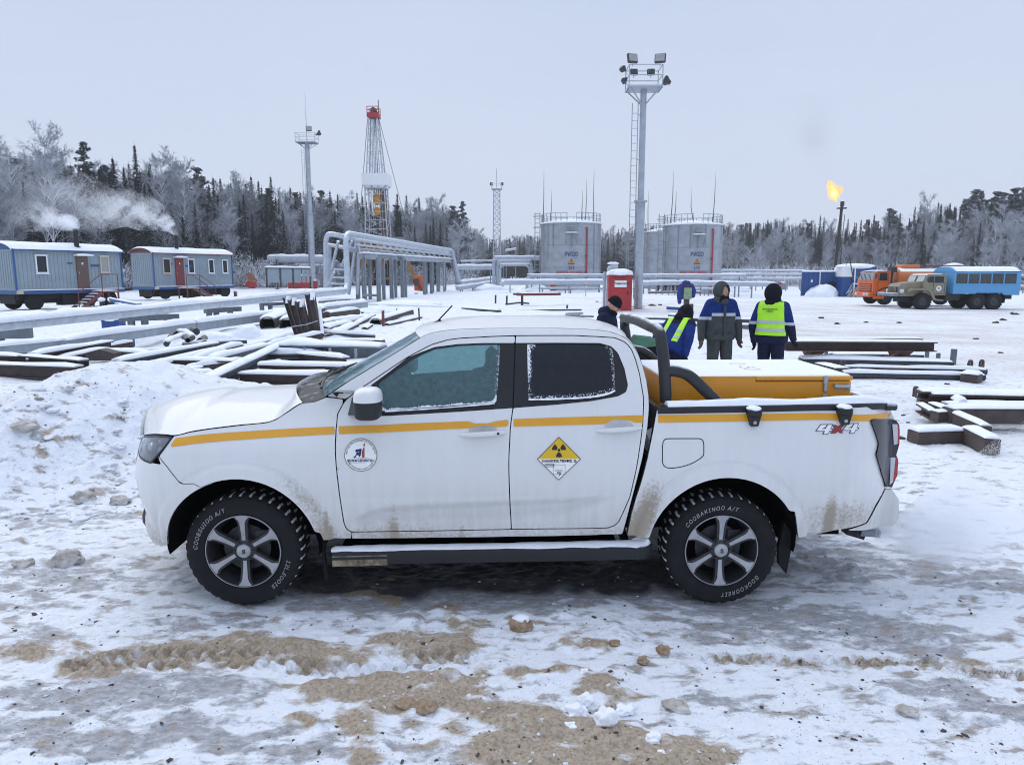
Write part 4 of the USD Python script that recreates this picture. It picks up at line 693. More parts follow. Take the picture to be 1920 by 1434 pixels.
        V = np.stack([r * np.cos(a)[:, None], r * np.sin(a)[:, None], np.broadcast_to(prof[:, 1], (n, k))], -1).reshape(-1, 3); ii = i[:, None]; jj = np.arange(k - 1)[None]; F = quads(np.stack([ii * k + jj, (ii + 1) % n * k + jj, (ii + 1) % n * k + jj + 1, ii * k + jj + 1], -1).reshape(-1, 4))
        w = tk.P('wheel', place((V, F)), 'rubber', 35, label=None)
        tk.P('packed_snow', place(revolve([(.372, .03), (.379, .05), (.380, .13), (.379, .21), (.372, .235)], 72)), 'old_snow', True, parent=w)
        tk.P('rim_barrel', place(revolve([(.248, .018), (.243, .012), (.236, .016), (.232, .03), (.215, .12), (.21, .2)], 64)), 'alloy_dark', 40, parent=w); tk.P('rim_edge', place(revolve([(.2475, .016), (.2455, .009), (.241, .011)], 72)), 'alloy', True, parent=w)
        tk.P('brake_disc', place(join([revolve([(.0, .10), (.155, .10), (.155, .112)], 40), bb(.06, .15, .02, .12, .085, .10)])), 'dark_steel', 30, parent=w)
        tk.P('wheel_back', place(revolve([(.0, .17), (.215, .17)], 40)), 'black', parent=w)
        for kk in range(6):
            an = math.pi / 2 + kk * math.pi / 3; rr = np.array([.070, .10, .15, .19, .212, .226, .239]); wd = np.array([.012, .0125, .0145, .018, .025, .038, .045]); ax = np.array([.036, .034, .028, .022, .018, .015, .014])
            def strip(rr, wd, ax, dep):
                top = np.vstack([np.stack([rr, wd, ax], 1), np.stack([rr, -wd, ax], 1)[::-1]]); bot = top + (0, 0, dep); m_ = len(top); f = trimesh.creation.triangulate_polygon(Polygon(top[:, :2]), engine='earcut'); idx = np.array([np.argmin(((top[:, :2] - p) ** 2).sum(1)) for p in f[0]]); tf = idx[f[1]]; aa = np.arange(m_); b_ = (aa + 1) % m_
                p3 = top[tf][:, :, :2]; ar = np.cross(p3[:, 1] - p3[:, 0], p3[:, 2] - p3[:, 0]); tf = np.where((ar > 0)[:, None], tf[:, ::-1], tf)
                return np.vstack([top, bot]), np.vstack([tf, quads(np.stack([aa, b_, b_ + m_, aa + m_], 1))])
            rot = lambda m: xf(m, rotz(an)); tk.P('spoke', place(rot(strip(rr, wd, ax, .004))), 'alloy', 30, parent=w); tk.P('spoke_web', place(rot(strip(np.array([.05, .10, .15, .19, .212, .228, .242]), wd + .015, ax + .006, .03))), 'alloy_dark', 30, parent=w)
            an2 = an + math.pi / 6; tk.P('wheel_nut', place(xf(revolve([(.0, .022), (.008, .022), (.0095, .026), (.0095, .05)], 6), None, (.063 * math.cos(an2), .063 * math.sin(an2), 0))), 'alloy_dark', 30, parent=w)
        tk.P('hub', place(revolve([(.0, .034), (.05, .034), (.076, .038), (.082, .06)], 40)), 'alloy_dark', 30, parent=w); cp_ = tk.P('hub_cap', place(revolve([(0, .014), (.028, .015), (.044, .018), (.048, .024), (.048, .04)], 32)), 'alloy', 30, parent=w)
        tk.P('cap_emblem', place(prism(affinity.scale(texts('S', .04), 1, -1).buffer(0) if 0 else affinity.translate(texts('S', .026, True), -.009, -.013), .010, .0145)), 'alloy_dark', parent=w) if not far else None
        if not far:
            for word, mid, rad, step in words:
                x = 0; polys = []
                ws = [texts(ch, .026) if ch != ' ' else None for ch in word]; adv = [(p.bounds[2] + .007 if p is not None else .016) for p in ws]; tot = sum(adv)
                for p, ad in zip(ws, adv):
                    if p is not None:
                        p = affinity.skew(p, 12, 0, origin=(0, 0)); p = p.difference(p.buffer(-.0026)); ang = mid - (x + ad / 2 - tot / 2) / rad * 1.0
                        p = affinity.translate(p, -ad / 2, rad - .015); p = affinity.rotate(p, math.degrees(ang) - 90, origin=(0, 0)); polys.append(p)
                    x += ad
                m_ = prism(unary_union(polys), -.0035, .012); tk.P('tyre_lettering', place(m_), 'letter', parent=w)
    wheel(S0, 0, [('COOBSUIOO A/T', math.radians(142), .306, 0), ('12L.EOOIS', math.radians(-32), .306, 0)]); wheel(WB, 0, [('COOBAKINOO A/T', math.radians(108), .306, 0), ('GOOKOOREIT', math.radians(-62), .306, 0)]); wheel(S0, 1, []); wheel(WB, 1, [])
    # ---------------------------------------------------------------- stickers and badges
    def stick(poly_m, c_px, mt, off, parent=None, name='sticker', hh=.02):    # a flat shape in metres about a pixel
        c = side(np.array([c_px], float))[0]; g = affinity.translate(poly_m, c[0], c[2])
        for gg in [g] if not hasattr(g, 'geoms') else [g]:
            return tk.P(name, skin(gg, off, hh, .001), mt, True, parent=parent)
    cx, cz = 0, 0; r0 = 30 / 287.
    disc_ = Point(0, 0).buffer(r0, 32); lg = stick(disc_, (676.5, 853), 'sticker_white', -.0025, name='door_logo')
    c_ = (676.5, 853); stick(disc_.difference(Point(0, 0).buffer(r0 - .0035, 32)), c_, 'sticker_olive', -.0035, lg, 'logo_ring', .01)
    def arc_text(word, rad, mid, h, flipd=False):
        ws = [texts(ch, h) if ch != ' ' else None for ch in word]; adv = [(p.bounds[2] + h * .18 if p is not None else h * .5) for p in ws]; tot = sum(adv); x = 0; out = []
        for p, ad in zip(ws, adv):
            if p is not None:
                t_ = (x + ad / 2 - tot / 2) / rad
                if not flipd: p = affinity.rotate(affinity.translate(p, -ad / 2, rad - h / 2), math.degrees(mid - t_) - 90, origin=(0, 0))
                else: p = affinity.rotate(affinity.translate(p, -ad / 2, -rad - h / 2), math.degrees(mid + t_) + 90, origin=(0, 0))
                out.append(p.buffer(h * .02))
            x += ad
        return unary_union(out)
    S = lambda p, mt, nm: stick(p, c_, mt, -.0035, lg, nm, .006)
    S(arc_text('НАУЧНО ПРОИЗВОДСТВЕННОЕ ЦЕНТР', .092, math.pi / 2, .0095), 'sticker_olive', 'logo_lettering'); S(arc_text('КОМПЛЕКСНЫЕ НАУК РАБОТЫ', .090, -math.pi / 2, .0095, True), 'sticker_olive', 'logo_lettering')
    k = 1 / 17.925 / 287; L = lambda pts: Polygon([((x - 660) * k, (770 - y) * k) for x, y in pts])
    S(L([(490, 590), (690, 555), (660, 780), (620, 825), (590, 810), (600, 770), (520, 770), (490, 850), (430, 862), (415, 830), (470, 800), (510, 730), (520, 660), (475, 650)]).buffer(0).difference(L([(540, 680), (610, 645), (605, 680)])), 'sticker_blue', 'logo_letter'); S(unary_union([L([(700, 640), (750, 520), (785, 520), (785, 845), (700, 845)]), L([(735, 470), (765, 380), (790, 385), (795, 490)])]), 'sticker_red', 'logo_letter')
    S(unary_union([affinity.scale(affinity.translate(texts('BICRON CEPORSTIG', .0135, True), -.083, -.040), 1, 1), sbox(-.03, -.0185, .045, -.0172), sbox(-.07, -.0455, .07, -.0443)]) if 0 else unary_union([(lambda p: affinity.translate(affinity.scale(p, .158 / (p.bounds[2] - p.bounds[0]), 1, origin=(0, 0)), -.083 - p.bounds[0], -.042))(texts('BICRON CEPORSTIG', .016, True)), sbox(-.03, -.0205, .045, -.019), sbox(-.07, -.048, .03, -.0468)]), 'sticker_blue', 'logo_lettering')
    d_ = (1048, 860); hw, hh_ = 42.5 / 285, 42.5 / 285
    dia = Polygon([(0, hh_), (hw, 0), (0, -hh_), (-hw, 0)]); dg = stick(dia, d_, 'sticker_white', -.0025, name='hazard_sign'); D = lambda p, mt, nm: stick(p, d_, mt, -.0035, dg, nm, .008)
    D(dia.buffer(-.004, join_style=2).difference(dia.buffer(-.0085, join_style=2)), 'sticker_black', 'sign_border'); D(dia.buffer(-.0095, join_style=2).intersection(sbox(-1, .002, 1, 1)), 'sticker_yellow', 'sign_field')
    k2 = 1 / 14.34 / 285; LD = lambda x, y: ((x - 688) * k2, (725 - y) * k2); c0_ = LD(688, 492); wedge = lambda a: Polygon([(c0_[0] + r_ * math.cos(a + da), c0_[1] + r_ * math.sin(a + da)) for r_, rng in ((60 * k2, np.linspace(-.5, .5, 6)), (188 * k2, np.linspace(.5, -.5, 12))) for da in rng])
    stick(unary_union([wedge(math.radians(30)), wedge(math.radians(150)), wedge(math.radians(270)), Point(*c0_).buffer(38 * k2)]), d_, 'sticker_black', -.0045, dg, 'radiation_trefoil', .006)
    tx = texts('DANSGODILTEDNNIL IS', .017, True); tx = affinity.scale(tx, .225 / (tx.bounds[2] - tx.bounds[0]), 1, origin=(0, 0)); fr_ = sbox(*LD(540, 1140), *LD(855, 880)); bars = [sbox(*LD(x0, y + 7), *LD(x1, y - 7)) for x0, x1, y in ((310, 575, 855), (290, 570, 893), (310, 570, 930), (580, 800, 1038), (635, 770, 1078), (640, 740, 1112))]
    D(unary_union([affinity.translate(tx, -.112, -.0215), fr_.difference(fr_.buffer(-.0012)), affinity.translate(affinity.skew(texts('7', .018, True), 15, 0), -.004, LD(0, 1200)[1])] + bars), 'sticker_black', 'sign_lettering')
    e_ = (1569.5, 804); kf = 1 / 13.714 / 285; four = lambda dx: Polygon([((x + dx - 955) * kf, (475 - y) * kf) for x, y in [(415, 515), (540, 370), (690, 370), (640, 430), (540, 470), (650, 470), (720, 370), (830, 370), (770, 480), (830, 480), (800, 515), (745, 515), (700, 590), (590, 590), (640, 520)]]).buffer(0)
    f1, f2 = four(0), affinity.translate(four(0), 690 * kf, .004); ou = unary_union([f1, f2]); stick(ou.buffer(.0042, join_style=2), e_, 'sticker_blue', -.0025, bd0(tk), 'badge_outline', .006); stick(ou, e_, 'sticker_white', -.0035, None, 'badge_digits', .006)
    X = Polygon([((x - 955) * kf, (475 - y) * kf) for x, y in [(860, 385), (940, 390), (980, 430), (1040, 385), (1130, 375), (1040, 465), (1080, 560), (1030, 570), (970, 520), (900, 570), (790, 570), (890, 480)]]).buffer(0); stick(X.buffer(.003, join_style=2), e_, 'sticker_black', -.0045, None, 'badge_outline', .006); stick(X, e_, 'badge_red', -.0055, None, 'badge_cross', .006)
    return tk
def bd0(tk): return None
mat('splash', (.30, .25, .17), .9, col2=(.03, .028, .025), scale=14, bump=.5, bscale=40)
TK = _truck()
def tkw(p): return np.asarray(p, float) @ np.stack([_u, _v, [0, 0, 1]]) + O
# the steel box in the load bed
def _box():
    n0, n1 = at_t(1238, 708, .40), at_t(1597.5, 703.5, .40); zt1 = (n0[2] + n1[2]) / 2; tf = .40
    for tt in np.linspace(.9, 1.6, 141):
        if at_t(1500, 675.5, tt)[2] < zt1: tf = tt; break
    s0, s1, t0, t1, z0 = n0[0], n1[0], .40, tf, .93
    b = T('steel_tool_box', 'long orange steel box with a latch lying in the pickup bed', 'steel box', tkw((s0, t0, z0)), YAW)
    P = lambda nm, m, mt, **k: b.P(nm, (np.asarray(m[0]) - (s0, t0, z0), m[1]), mt, **k)
    sl = at_t(1418, 704, .4)[0]; zl = zt1 - .035
    P('body', join([cbox(((s0 + s1) / 2, (t0 + t1) / 2, (z0 + zl) / 2), (s1 - s0, t1 - t0, zl - z0), .006), bb(s0, sl - .004, t0, t1, zl - .006, zt1)]), 'box_orange')
    P('lid', cbox(((sl + s1 + .004) / 2, (t0 + t1) / 2, (zl + .006 + zt1) / 2), (s1 + .008 - sl, t1 - t0 + .012, zt1 - zl - .006), .005), 'box_orange')
    P('lid_seam', bb(sl, s1 - .01, t0 + .006, t1 - .006, zl - .002, zl + .007), 'lid_dark')
    a, c = at_t(1549, 707, .39), at_t(1546, 746, .39); lt = P('latch', join([cbox((a[0], t0 - .008, a[2] - .02), (.032, .02, .06), .005), cbox((a[0], t0 - .012, a[2] - .075), (.024, .016, .06), .005), cbox((c[0], t0 - .01, c[2] + .012), (.034, .018, .03), .004)]), 'zinc', smooth=30)
    h0, h1 = at_t(1563, 723.5, .38), at_t(1594, 725.5, .38); P('handle', join([cbox(((h0 + h1) / 2)[[0, 1, 2]] * (1, 0, 1) + (0, t0 - .03, 0), (.115, .025, .026), .008), cbox((h0[0] + .02, t0 - .012, h0[2]), (.02, .03, .03), .004), cbox((h1[0] - .01, t0 - .012, h1[2]), (.025, .03, .04), .004)]), 'zinc', smooth=30)
    w = affinity.scale(texts('0-50', .12, True), 1, 1); w = affinity.rotate(w, -90, origin=(0, 0)); bx = w.bounds; cc = at_t(1396, 689, .8); cc = at_t(1396, 689, .4 + (zt1 - at_t(1396, 689, .4)[2]) / max(at_t(1396, 689, 1.4)[2] - at_t(1396, 689, .4)[2], -9) * 1.0)
    w = affinity.translate(w, cc[0] - (bx[0] + bx[2]) / 2, cc[1] - (bx[1] + bx[3]) / 2); w = w.difference(w.buffer(-.012)) if 0 else w
    sheet = sbox(s0 + .005, t0 + .02, s1 - .01, t1 - .01).difference(w.buffer(-.002)); e = prism(sheet, zt1, zt1 + .009); P('snow_cap', e, 'snow')
    k = 40; xs = np.linspace(s0, s1 - .01, k); P('snow_ridge', up(grid(np.stack([np.stack([xs, np.full(k, t0 + d), zt1 + .009 * f + 0 * xs], 1) for d, f in ((.006, .1), (.018, 1.03))]))), 'snow')
    bank = lambda s, t, z: None
    m = sweep(np.array([(s0 - .12 + d, .27, .98) for d in np.linspace(0, .55, 14)]), [(-.11, 0), (-.1, 1), (0, 1.2), (.11, .9), (.12, 0)])
    hs = .10 + .10 * np.exp(-((np.linspace(0, .55, 14) - .16) / .08) ** 2) + .03 * np.exp(-((np.linspace(0, .55, 14) - .50) / .06) ** 2); vv = m[0].reshape(14, 5, 3); vv[:, :, 2] = .98 + (vv[:, :, 2] - .98) * hs[:, None]
    tt = T('snow_bank', 'snow drifted along the bed wall at the foot of the sports bar', 'snow', tkw((s0, .27, .98)), YAW); tt.P('snow', (vv.reshape(-1, 3) - (s0, .27, .98), m[1]), 'snow', 60)
_box()
# ================================================================== site buildings and plant
def wins(x0, x1, z0, z1, y):                 # frame polygon in xz for a window
    return sbox(x0, z0, x1, z1).difference(sbox(x0 + .07, z0 + .07, x1 - .07, z1 - .07))
def xzprism(poly, y0, y1):                   # polygon in xz extruded along y
    m = prism(poly, 0, y1 - y0); v = m[0]; return np.stack([v[:, 0], y1 - v[:, 2], v[:, 1]], 1), m[1]
mat('clad', (.255, .315, .355), .5, var=.14, scale=1.2, metal=.15); mat('clad_dark', (.2, .25, .29), .5, var=.14, scale=1.2, metal=.15)
mat('clad_rib', (.245, .305, .345), .5, var=.1); mat('blue_frame', (.018, .085, .24), .45, var=.2); mat('door_brown', (.12, .072, .062), .5, var=.15); mat('door_red', (.17, .03, .03), .5, var=.15)
mat('pane', (.02, .024, .03), .25, spec=.3); mat('pane_pale', (.30, .32, .32), .4); mat('window_cream', (.55, .46, .35), .5); mat('soot', (.012, .012, .013), .7)
def cabin(name, label, p0, p1, zb, zt_, W, wx, door, stairs, steps_left, frame, doormat, chim, wheels, roofcol):
    """a site cabin on wheels whose long side faces the camera from p0 to p1 (x, y); zb, zt_: wall foot and eaves"""
    p0, p1 = np.asarray(p0, float), np.asarray(p1, float); L = np.linalg.norm(p1 - p0); a = math.atan2(p1[1] - p0[1], p1[0] - p0[0]); zg = zt((p0[0] + p1[0]) / 2, (p0[1] + p1[1]) / 2)
    c = T(name, label, 'site cabin', (p0[0], p0[1], zg), a); zb, zt_ = zb - zg, zt_ - zg; H_ = zt_ - zb
    body = bb(.03, L - .03, .03, W - .03, zb, zt_); wl = c.P('wall', body, 'clad')
    n = int(L / .23)
    for k in range(n + 1): c.P('cladding_rib', bb(L * k / n - .025 + .05 * (1 - k / n), L * k / n + .025 - .05 * k / n, .018, .035, zb + .15, zt_ - .1), 'clad_rib', parent=wl)
    for k in range(int(W / .23) + 1): c.P('cladding_rib', bb(.005, .035, W * k / int(W / .23) - .025 + .04 * (k == 0), W * k / int(W / .23) + .025 - .04 * (k == int(W / .23)), zb + .15, zt_ - .1), 'clad_rib', parent=wl)
    fr = c.P('frame', join([bb(-.02, L + .02, -.03, .02, zb - .22, zb), bb(-.02, L + .02, W - .02, W + .03, zb - .22, zb), bb(-.03, .02, 0, W, zb - .22, zb), bb(L - .02, L + .03, 0, W, zb - .22, zb)]), frame)
    for x in (-.02, L - .08): c.P('corner_post', bb(x, x + .10, -.02, .06, zb, zt_), frame, parent=fr)
    c.P('sill_snow', snowcap((0, -.03, zb), (L, -.03, zb), .09, .06, 3), 'snow', 60, parent=fr)
    u = np.linspace(0, 1, 13); ys = -.16 + (W + .32) * u; zr = zt_ + .02 + .36 * (1 - np.abs(2 * u - 1) ** 2.2)
    gab = Polygon(np.vstack([np.stack([ys, zr], 1), [[W, zt_ - .04], [0, zt_ - .04]]])); prof = np.vstack([np.stack([ys, zr], 1), np.stack([ys, zr - .07], 1)[::-1]])
    rf = c.P('roof', join([(lambda m: (np.stack([m[0][:, 2], m[0][:, 0], m[0][:, 1]], 1), m[1]))(prism(gab, .05, L - .05)), sweep([(-.12, 0, 0), (L + .12, 0, 0)], np.stack([-prof[:, 0], prof[:, 1]], 1) * (1, 1) if 0 else np.stack([-prof[:, 0], prof[:, 1]], 1)[::-1])]), roofcol)
    xs = np.linspace(-.16, L + .16, 40); th = .13 + .10 * nz(xs[:, None], ys[None], .8, 91) ; th = np.clip(th, .05, .3) * (.45 + .55 * np.sin(u * math.pi) ** .4)[None]
    P = np.stack([np.broadcast_to(xs[:, None], th.shape), np.broadcast_to(ys[None] * 1.0, th.shape), zr[None] + th], -1); P[0, :, 2] -= th[0] * .9; P[-1, :, 2] -= th[-1] * .9; P[:, 0, 2] -= th[:, 0]; c.P('roof_snow', up(grid(P)), 'snow', True, parent=rf)
    for x0, x1, z0, z1, m1, m2 in wx:
        x0, x1 = x0 * L, x1 * L; z0, z1 = zb + z0 * H_, zb + z1 * H_; w = c.P('window', xzprism(wins(x0, x1, z0, z1, 0), -.05, .02), m1); c.P('pane', bb(x0 + .06, x1 - .06, -.015, .02, z0 + .06, z1 - .06), m2, parent=w); c.P('sill', bb(x0 - .05, x1 + .05, -.09, .0, z0 - .04, z0), m1, parent=w); c.P('snow_cap', snowcap((x0 - .05, -.04, z1), (x1 + .05, -.04, z1), .1, .05, 5), 'snow', 60, parent=w)
    d0, d1 = door[0] * L, door[1] * L; dz = zb + .86 * H_; d = c.P('door', bb(d0, d1, -.05, .02, zb - .05, dz), doormat); c.P('handle', bb(d0 + .08, d0 + .12, -.10, -.05, zb + .95, zb + 1.1), 'zinc', parent=d); c.P('door_number', bb((d0 + d1) / 2 - .05, (d0 + d1) / 2 + .05, -.056, -.05, dz - .5, dz - .36), 'white_paint', parent=d)
    c.P('canopy', bb(d0 - .15, d1 + .15, -.45, .0, dz + .02, dz + .06), 'white_paint'); c.P('snow_cap', snowcap((d0 - .15, -.22, dz + .06), (d1 + .15, -.22, dz + .06), .5, .14, 8), 'snow', 60)
    q0, q1 = stairs; q0, q1 = q0 * L, q1 * L; zl = zb - .12; st = c.P('landing', bb(q0, q1, -1.15, -.06, zl - .08, zl), 'brown_red'); c.P('snow_cap', snowcap((q0, -.6, zl), (q1, -.6, zl), 1.0, .10, 4), 'snow', 60, parent=st)
    for x in (q0 + .05, q1 - .05):
        for y in (-1.1, -.12): c.P('post', bb(x - .04, x + .04, y - .04, y + .04, -.3, zl - .08), 'brown_red', parent=st)
    for x in ((q0 + .03, q1 - .03)): c.P('rail_post', tube([(x, -1.12, zl), (x, -1.12, zl + 1.05)], .03, 6), 'brown_red', parent=st)
    for z in (.55, 1.05): c.P('rail', tube([(q0, -1.12, zl + z), (q1, -1.12, zl + z)], .026, 6), 'frosty_steel' if z < 1 else 'brown_red', parent=st)
    sg = -1 if steps_left else 1; e = q0 if steps_left else q1; run = 1.55
    ss = c.P('steps', join([bar((e, y, zl - .1), (e + sg * run, y, -.1), .05, .2) for y in (-1.1, -.2)]), 'brown_red')
    for k in range(6):
        t = (k + .6) / 6.2; x = e + sg * run * t; z = zl - .04 - (zl) * t; c.P('tread', bb(x - .12, x + .12, -1.08, -.22, z - .03, z), 'white_paint', parent=ss); c.P('snow_cap', snowcap((x, -1.05, z), (x, -.25, z), .24, .05, k), 'snow', 60, parent=ss)
    for y in (-1.12,) if steps_left else (-1.12, -.2): c.P('handrail', join([tube([(e, y, zl + 1.05), (e + sg * run, y, 1.0 - .05)], .026, 6), tube([(e + sg * run * .98, y, -.1), (e + sg * run * .98, y, .95)], .026, 6)]), 'brown_red', parent=ss)
    for x in wheels:
        for y in (.25, W - .25):
            wm = revolve([(.0, -.12), (.25, -.13), (.42, -.15), (.52, -.10), (.54, 0), (.52, .10), (.42, .15), (0, .12)], 24); c.P('wheel', xf(wm, rotx(math.pi / 2), (x * L, y, .52)), 'rubber', 40)
    c.P('chassis', join([bb(.3, L - .3, .5, .62, zb - .55, zb - .22), bb(.3, L - .3, W - .62, W - .5, zb - .55, zb - .22)] + [bb(x * L - .08, x * L + .08, .2, W - .2, .42, .62) for x in wheels] + [bb(L * .42, L * .58, .3, 1.0, zb - .95, zb - .22), bb(.3, L - .3, .75, W - .3, zb - .8, zb - .23)]), 'soot')
    c.P('number_plate', bb(-.02, .35, -.06, -.03, zb - .2, zb - .03), 'window_cream') ; c.P('wall_sign', bb(d0 - .55, d0 - .25, -.02, -.005, zb + H_ * .66, zb + H_ * .70), 'blue_paint'); c.P('wall_sign', bb(d1 + .2, d1 + .75, -.02, -.005, zb + H_ * .60, zb + H_ * .655), 'blue_paint')
    x, y, hh = chim; ch = c.P('stove_pipe', tube([(x * L, y, zt_ - .1), (x * L, y, zt_ + hh)], .14, 12), 'soot', 40); c.P('collar', revolve([(.15, 0), (.22, .0), (.22, .06), (.15, .06)], 14)[:2] and xf(revolve([(.14, 0), (.21, .0), (.21, .06), (.14, .06)], 14), None, (x * L, y, zt_ + .22)), 'soot', parent=ch)
    return c, c.loc + rotz(a) @ np.array([x * L, y, zt_ + hh])
A0, A1 = U(31, 547, 41.5), U(232, 541, 47.5)
WAG1, CH1 = cabin('site_cabin', 'grey-blue site cabin on wheels with blue frame and a brown door', A0[:2], A1[:2], A1[2] - .0, U(232, 473, 47.5)[2], 2.6, [(.18, .285, .42, .88, 'white_paint', 'pane'), (.775, .865, .44, .88, 'window_cream', 'pane_pale')], (.545, .655), (.66, .83), True, 'blue_frame', 'door_brown', (.59, .25, 1.35), (.16, .86), 'blue_frame')
B0, B1 = U(290, 538, 56.5), U(438, 536, 63.5)
WAG2, CH2 = cabin('site_cabin', 'grey site cabin on wheels with four windows and a red door', B0[:2], B1[:2], B0[2], U(290, 474, 56.5)[2], 2.6, [(.11, .20, .40, .84, 'window_cream', 'pane'), (.41, .49, .40, .84, 'white_paint', 'pane'), (.67, .745, .40, .84, 'white_paint', 'pane'), (.855, .93, .40, .84, 'white_paint', 'pane')], (.255, .355), (.26, .43), False, 'blue_frame', 'door_red', (.34, .5, 1.5), (.14, .9), 'brown_red')

# ---------------------------------------------------------------- floodlight masts
def mast(label, base, top_z, r0, r1, lamps, rod, ladder_side, pw, joint):
    base = np.asarray(base, float); t = T('floodlight_mast', label, 'mast', base); H_ = top_z - base[2]; zj = joint * H_
    t.P('pole', join([tube([(0, 0, -.3), (0, 0, zj)], r0, 16), tube([(0, 0, zj), (0, 0, H_)], r1, 16)]), 'zinc', 40); t.P('flange', join([tube([(0, 0, zj - .05), (0, 0, zj + .05)], r0 * 1.5, 16), tube([(0, 0, zj * .02), (0, 0, zj * .02 + .05)], r0 * 1.6, 16)]), 'zinc', 40)
    x = ladder_side * (r0 + .20); ld = t.P('ladder', join([tube([(x - .17, 0, .6), (x - .17, 0, H_ - .8)], .022, 5), tube([(x + .17, 0, .6), (x + .17, 0, H_ - .8)], .022, 5)]), 'frosty_steel')
    for z in np.arange(.8, H_ - 1, .42): t.P('rung', tube([(x - .17, 0, z), (x + .17, 0, z)], .014, 4), 'frosty_steel', parent=ld)
    for z in np.arange(1.2, H_ - 1, 2.5): t.P('bracket', bar((0, 0, z), (x + .17, 0, z), .03, .03), 'frosty_steel', parent=ld)
    p = t.P('platform', join([bb(-pw, pw, -pw * .7, pw * .7, H_ - .06, H_), *[bar(a, b, .08, .12) for a, b in (((-pw, -pw * .7, H_), (pw, -pw * .7, H_)), ((-pw, pw * .7, H_), (pw, pw * .7, H_)), ((-pw, -pw * .7, H_), (-pw, pw * .7, H_)), ((pw, -pw * .7, H_), (pw, pw * .7, H_)))]]), 'frosty_zinc')
    for sx in (-1, 1):
        for sy in (-1, 1): t.P('brace', tube([(0, 0, H_ - 1.0), (sx * pw * .85, sy * pw * .6, H_ - .08)], .04, 6), 'zinc', parent=p); t.P('rail_post', tube([(sx * pw, sy * pw * .7, H_), (sx * pw, sy * pw * .7, H_ + 1.15)], .03, 6), 'zinc', parent=p)
    for z in (.6, 1.15):
        for a, b in (((-pw, -pw * .7), (pw, -pw * .7)), ((pw, -pw * .7), (pw, pw * .7)), ((pw, pw * .7), (-pw, pw * .7)), ((-pw, pw * .7), (-pw, -pw * .7))): t.P('rail', tube([(*a, H_ + z), (*b, H_ + z)], .026, 6), 'zinc', parent=p)
    for x, y, z, az, tilt, s in lamps:
        Rm = rotz(az) @ rotx(tilt); l = t.P('floodlight', xf(join([cbox((0, .05, 0), (.5 * s, .16 * s, .42 * s), .04), hull(np.array([(a * .2 * s, .12, b * .16 * s) for a in (-1, 1) for b in (-1, 1)] + [(a * .1 * s, .32 * s, b * .08 * s) for a in (-1, 1) for b in (-1, 1)]))]), Rm, (x, y, H_ + z)), 'dark_steel', 30); t.P('lens', xf(cbox((0, -.045 * s, 0), (.42 * s, .03, .34 * s), .01), Rm, (x, y, H_ + z)), 'pane_pale', 30, parent=l); t.P('lamp_bracket', tube([(x, y, H_ + z - .05), (np.clip(x, -pw, pw), np.clip(y, -pw * .7, pw * .7), H_ + min(z - .3, 1.1))], .025, 5), 'zinc', parent=l)
    if rod: t.P('lightning_rod', tube([(0, 0, H_), (0, 0, H_ + rod * .55), (0, 0, H_ + rod)], .05, 6, scale=[1, .6, .15]), 'zinc')
    return t
b = gp(1196, 578); D_ = b[1]; k = D_ / FP
mast('tall grey floodlight mast right of the red toilet booth', b, U(1208, 167, D_)[2], .26, .185, [(-.75, -.5, 1.55, .35, -.25, 1.25), (.8, -.5, 1.55, -.35, -.25, 1.25), (-1.15, .2, 1.15, 2.0, -.3, .8), (-1.1, -.3, .35, 1.7, .3, .8), (1.2, -.1, .45, -1.9, -.5, 1.1), (.5, .6, 1.05, 3.0, .2, .9), (-.5, .6, 1.05, 3.3, .2, .9)], 0, -1, .95, .50)
b = depth_pt(587, 100); mast('slimmer floodlight mast with a lightning rod left of the drilling rig', b, U(575, 268, 100)[2], .42, .32, [(.45, -.5, 1.75, .2, -.2, 1.5), (1.55, -.3, 1.25, -1.0, -.5, 1.5)], 6.6, -1, 1.3, .52)
def lattice(t, P0, P1, w0, w1, n, mt, r=.06, name='lattice', cross=True):      # four legs from P0 to P1 with bracing
    P0, P1 = np.asarray(P0, float), np.asarray(P1, float); cs = [np.array(c) for c in ((-1, -1), (1, -1), (1, 1), (-1, 1))]; pt = lambda c, f: np.append(P0[:2] + (P1[:2] - P0[:2]) * f + c * (w0 + (w1 - w0) * f) / 2, P0[2] + (P1[2] - P0[2]) * f)
    ids = [t.P('leg', tube([pt(c, 0), pt(c, 1)], r, 5), mt) for c in cs]; out = []
    for k in range(n):
        for i in range(4):
            a, b_ = cs[i], cs[(i + 1) % 4]; f0, f1 = k / n, (k + 1) / n; out.append(tube([pt(a, f0), pt(b_, f0)], r * .42, 4)); out.append(tube([pt(a, f0), pt(b_, f1)] if k % 2 else [pt(b_, f0), pt(a, f1)], r * .32, 4))
            if cross: out.append(tube([pt(b_, f0), pt(a, f1)] if k % 2 else [pt(a, f0), pt(b_, f1)], r * .45, 4))
    t.P(name, join(out), mt, kind='stuff')
b = depth_pt(932, 180); t = T('lattice_mast', 'thin lattice mast standing far off between the pipe rack and the left tank', 'mast', b); h = U(932, 356, 180)[2] - b[2]
lattice(t, (0, 0, 0), (0, 0, h), 2.0, 1.5, 16, 'frosty_zinc', .11); t.P('platform', join([bb(-1.2, 1.2, -1.2, 1.2, h, h + .2)] + [tube([(sx * 1.2, sy * 1.2, h), (sx * 1.2, sy * 1.2, h + 1.3)], .06, 4) for sx in (-1, 1) for sy in (-1, 1)] + [tube([(-1.2, -1.2, h + 1.3), (1.2, -1.2, h + 1.3)], .06, 4)]), 'frosty_zinc')
for sx in (-1, 1): t.P('floodlight', cbox((sx * 1.3, -.6, h + 1.3), (.7, .4, .7), .05), 'dark_steel')
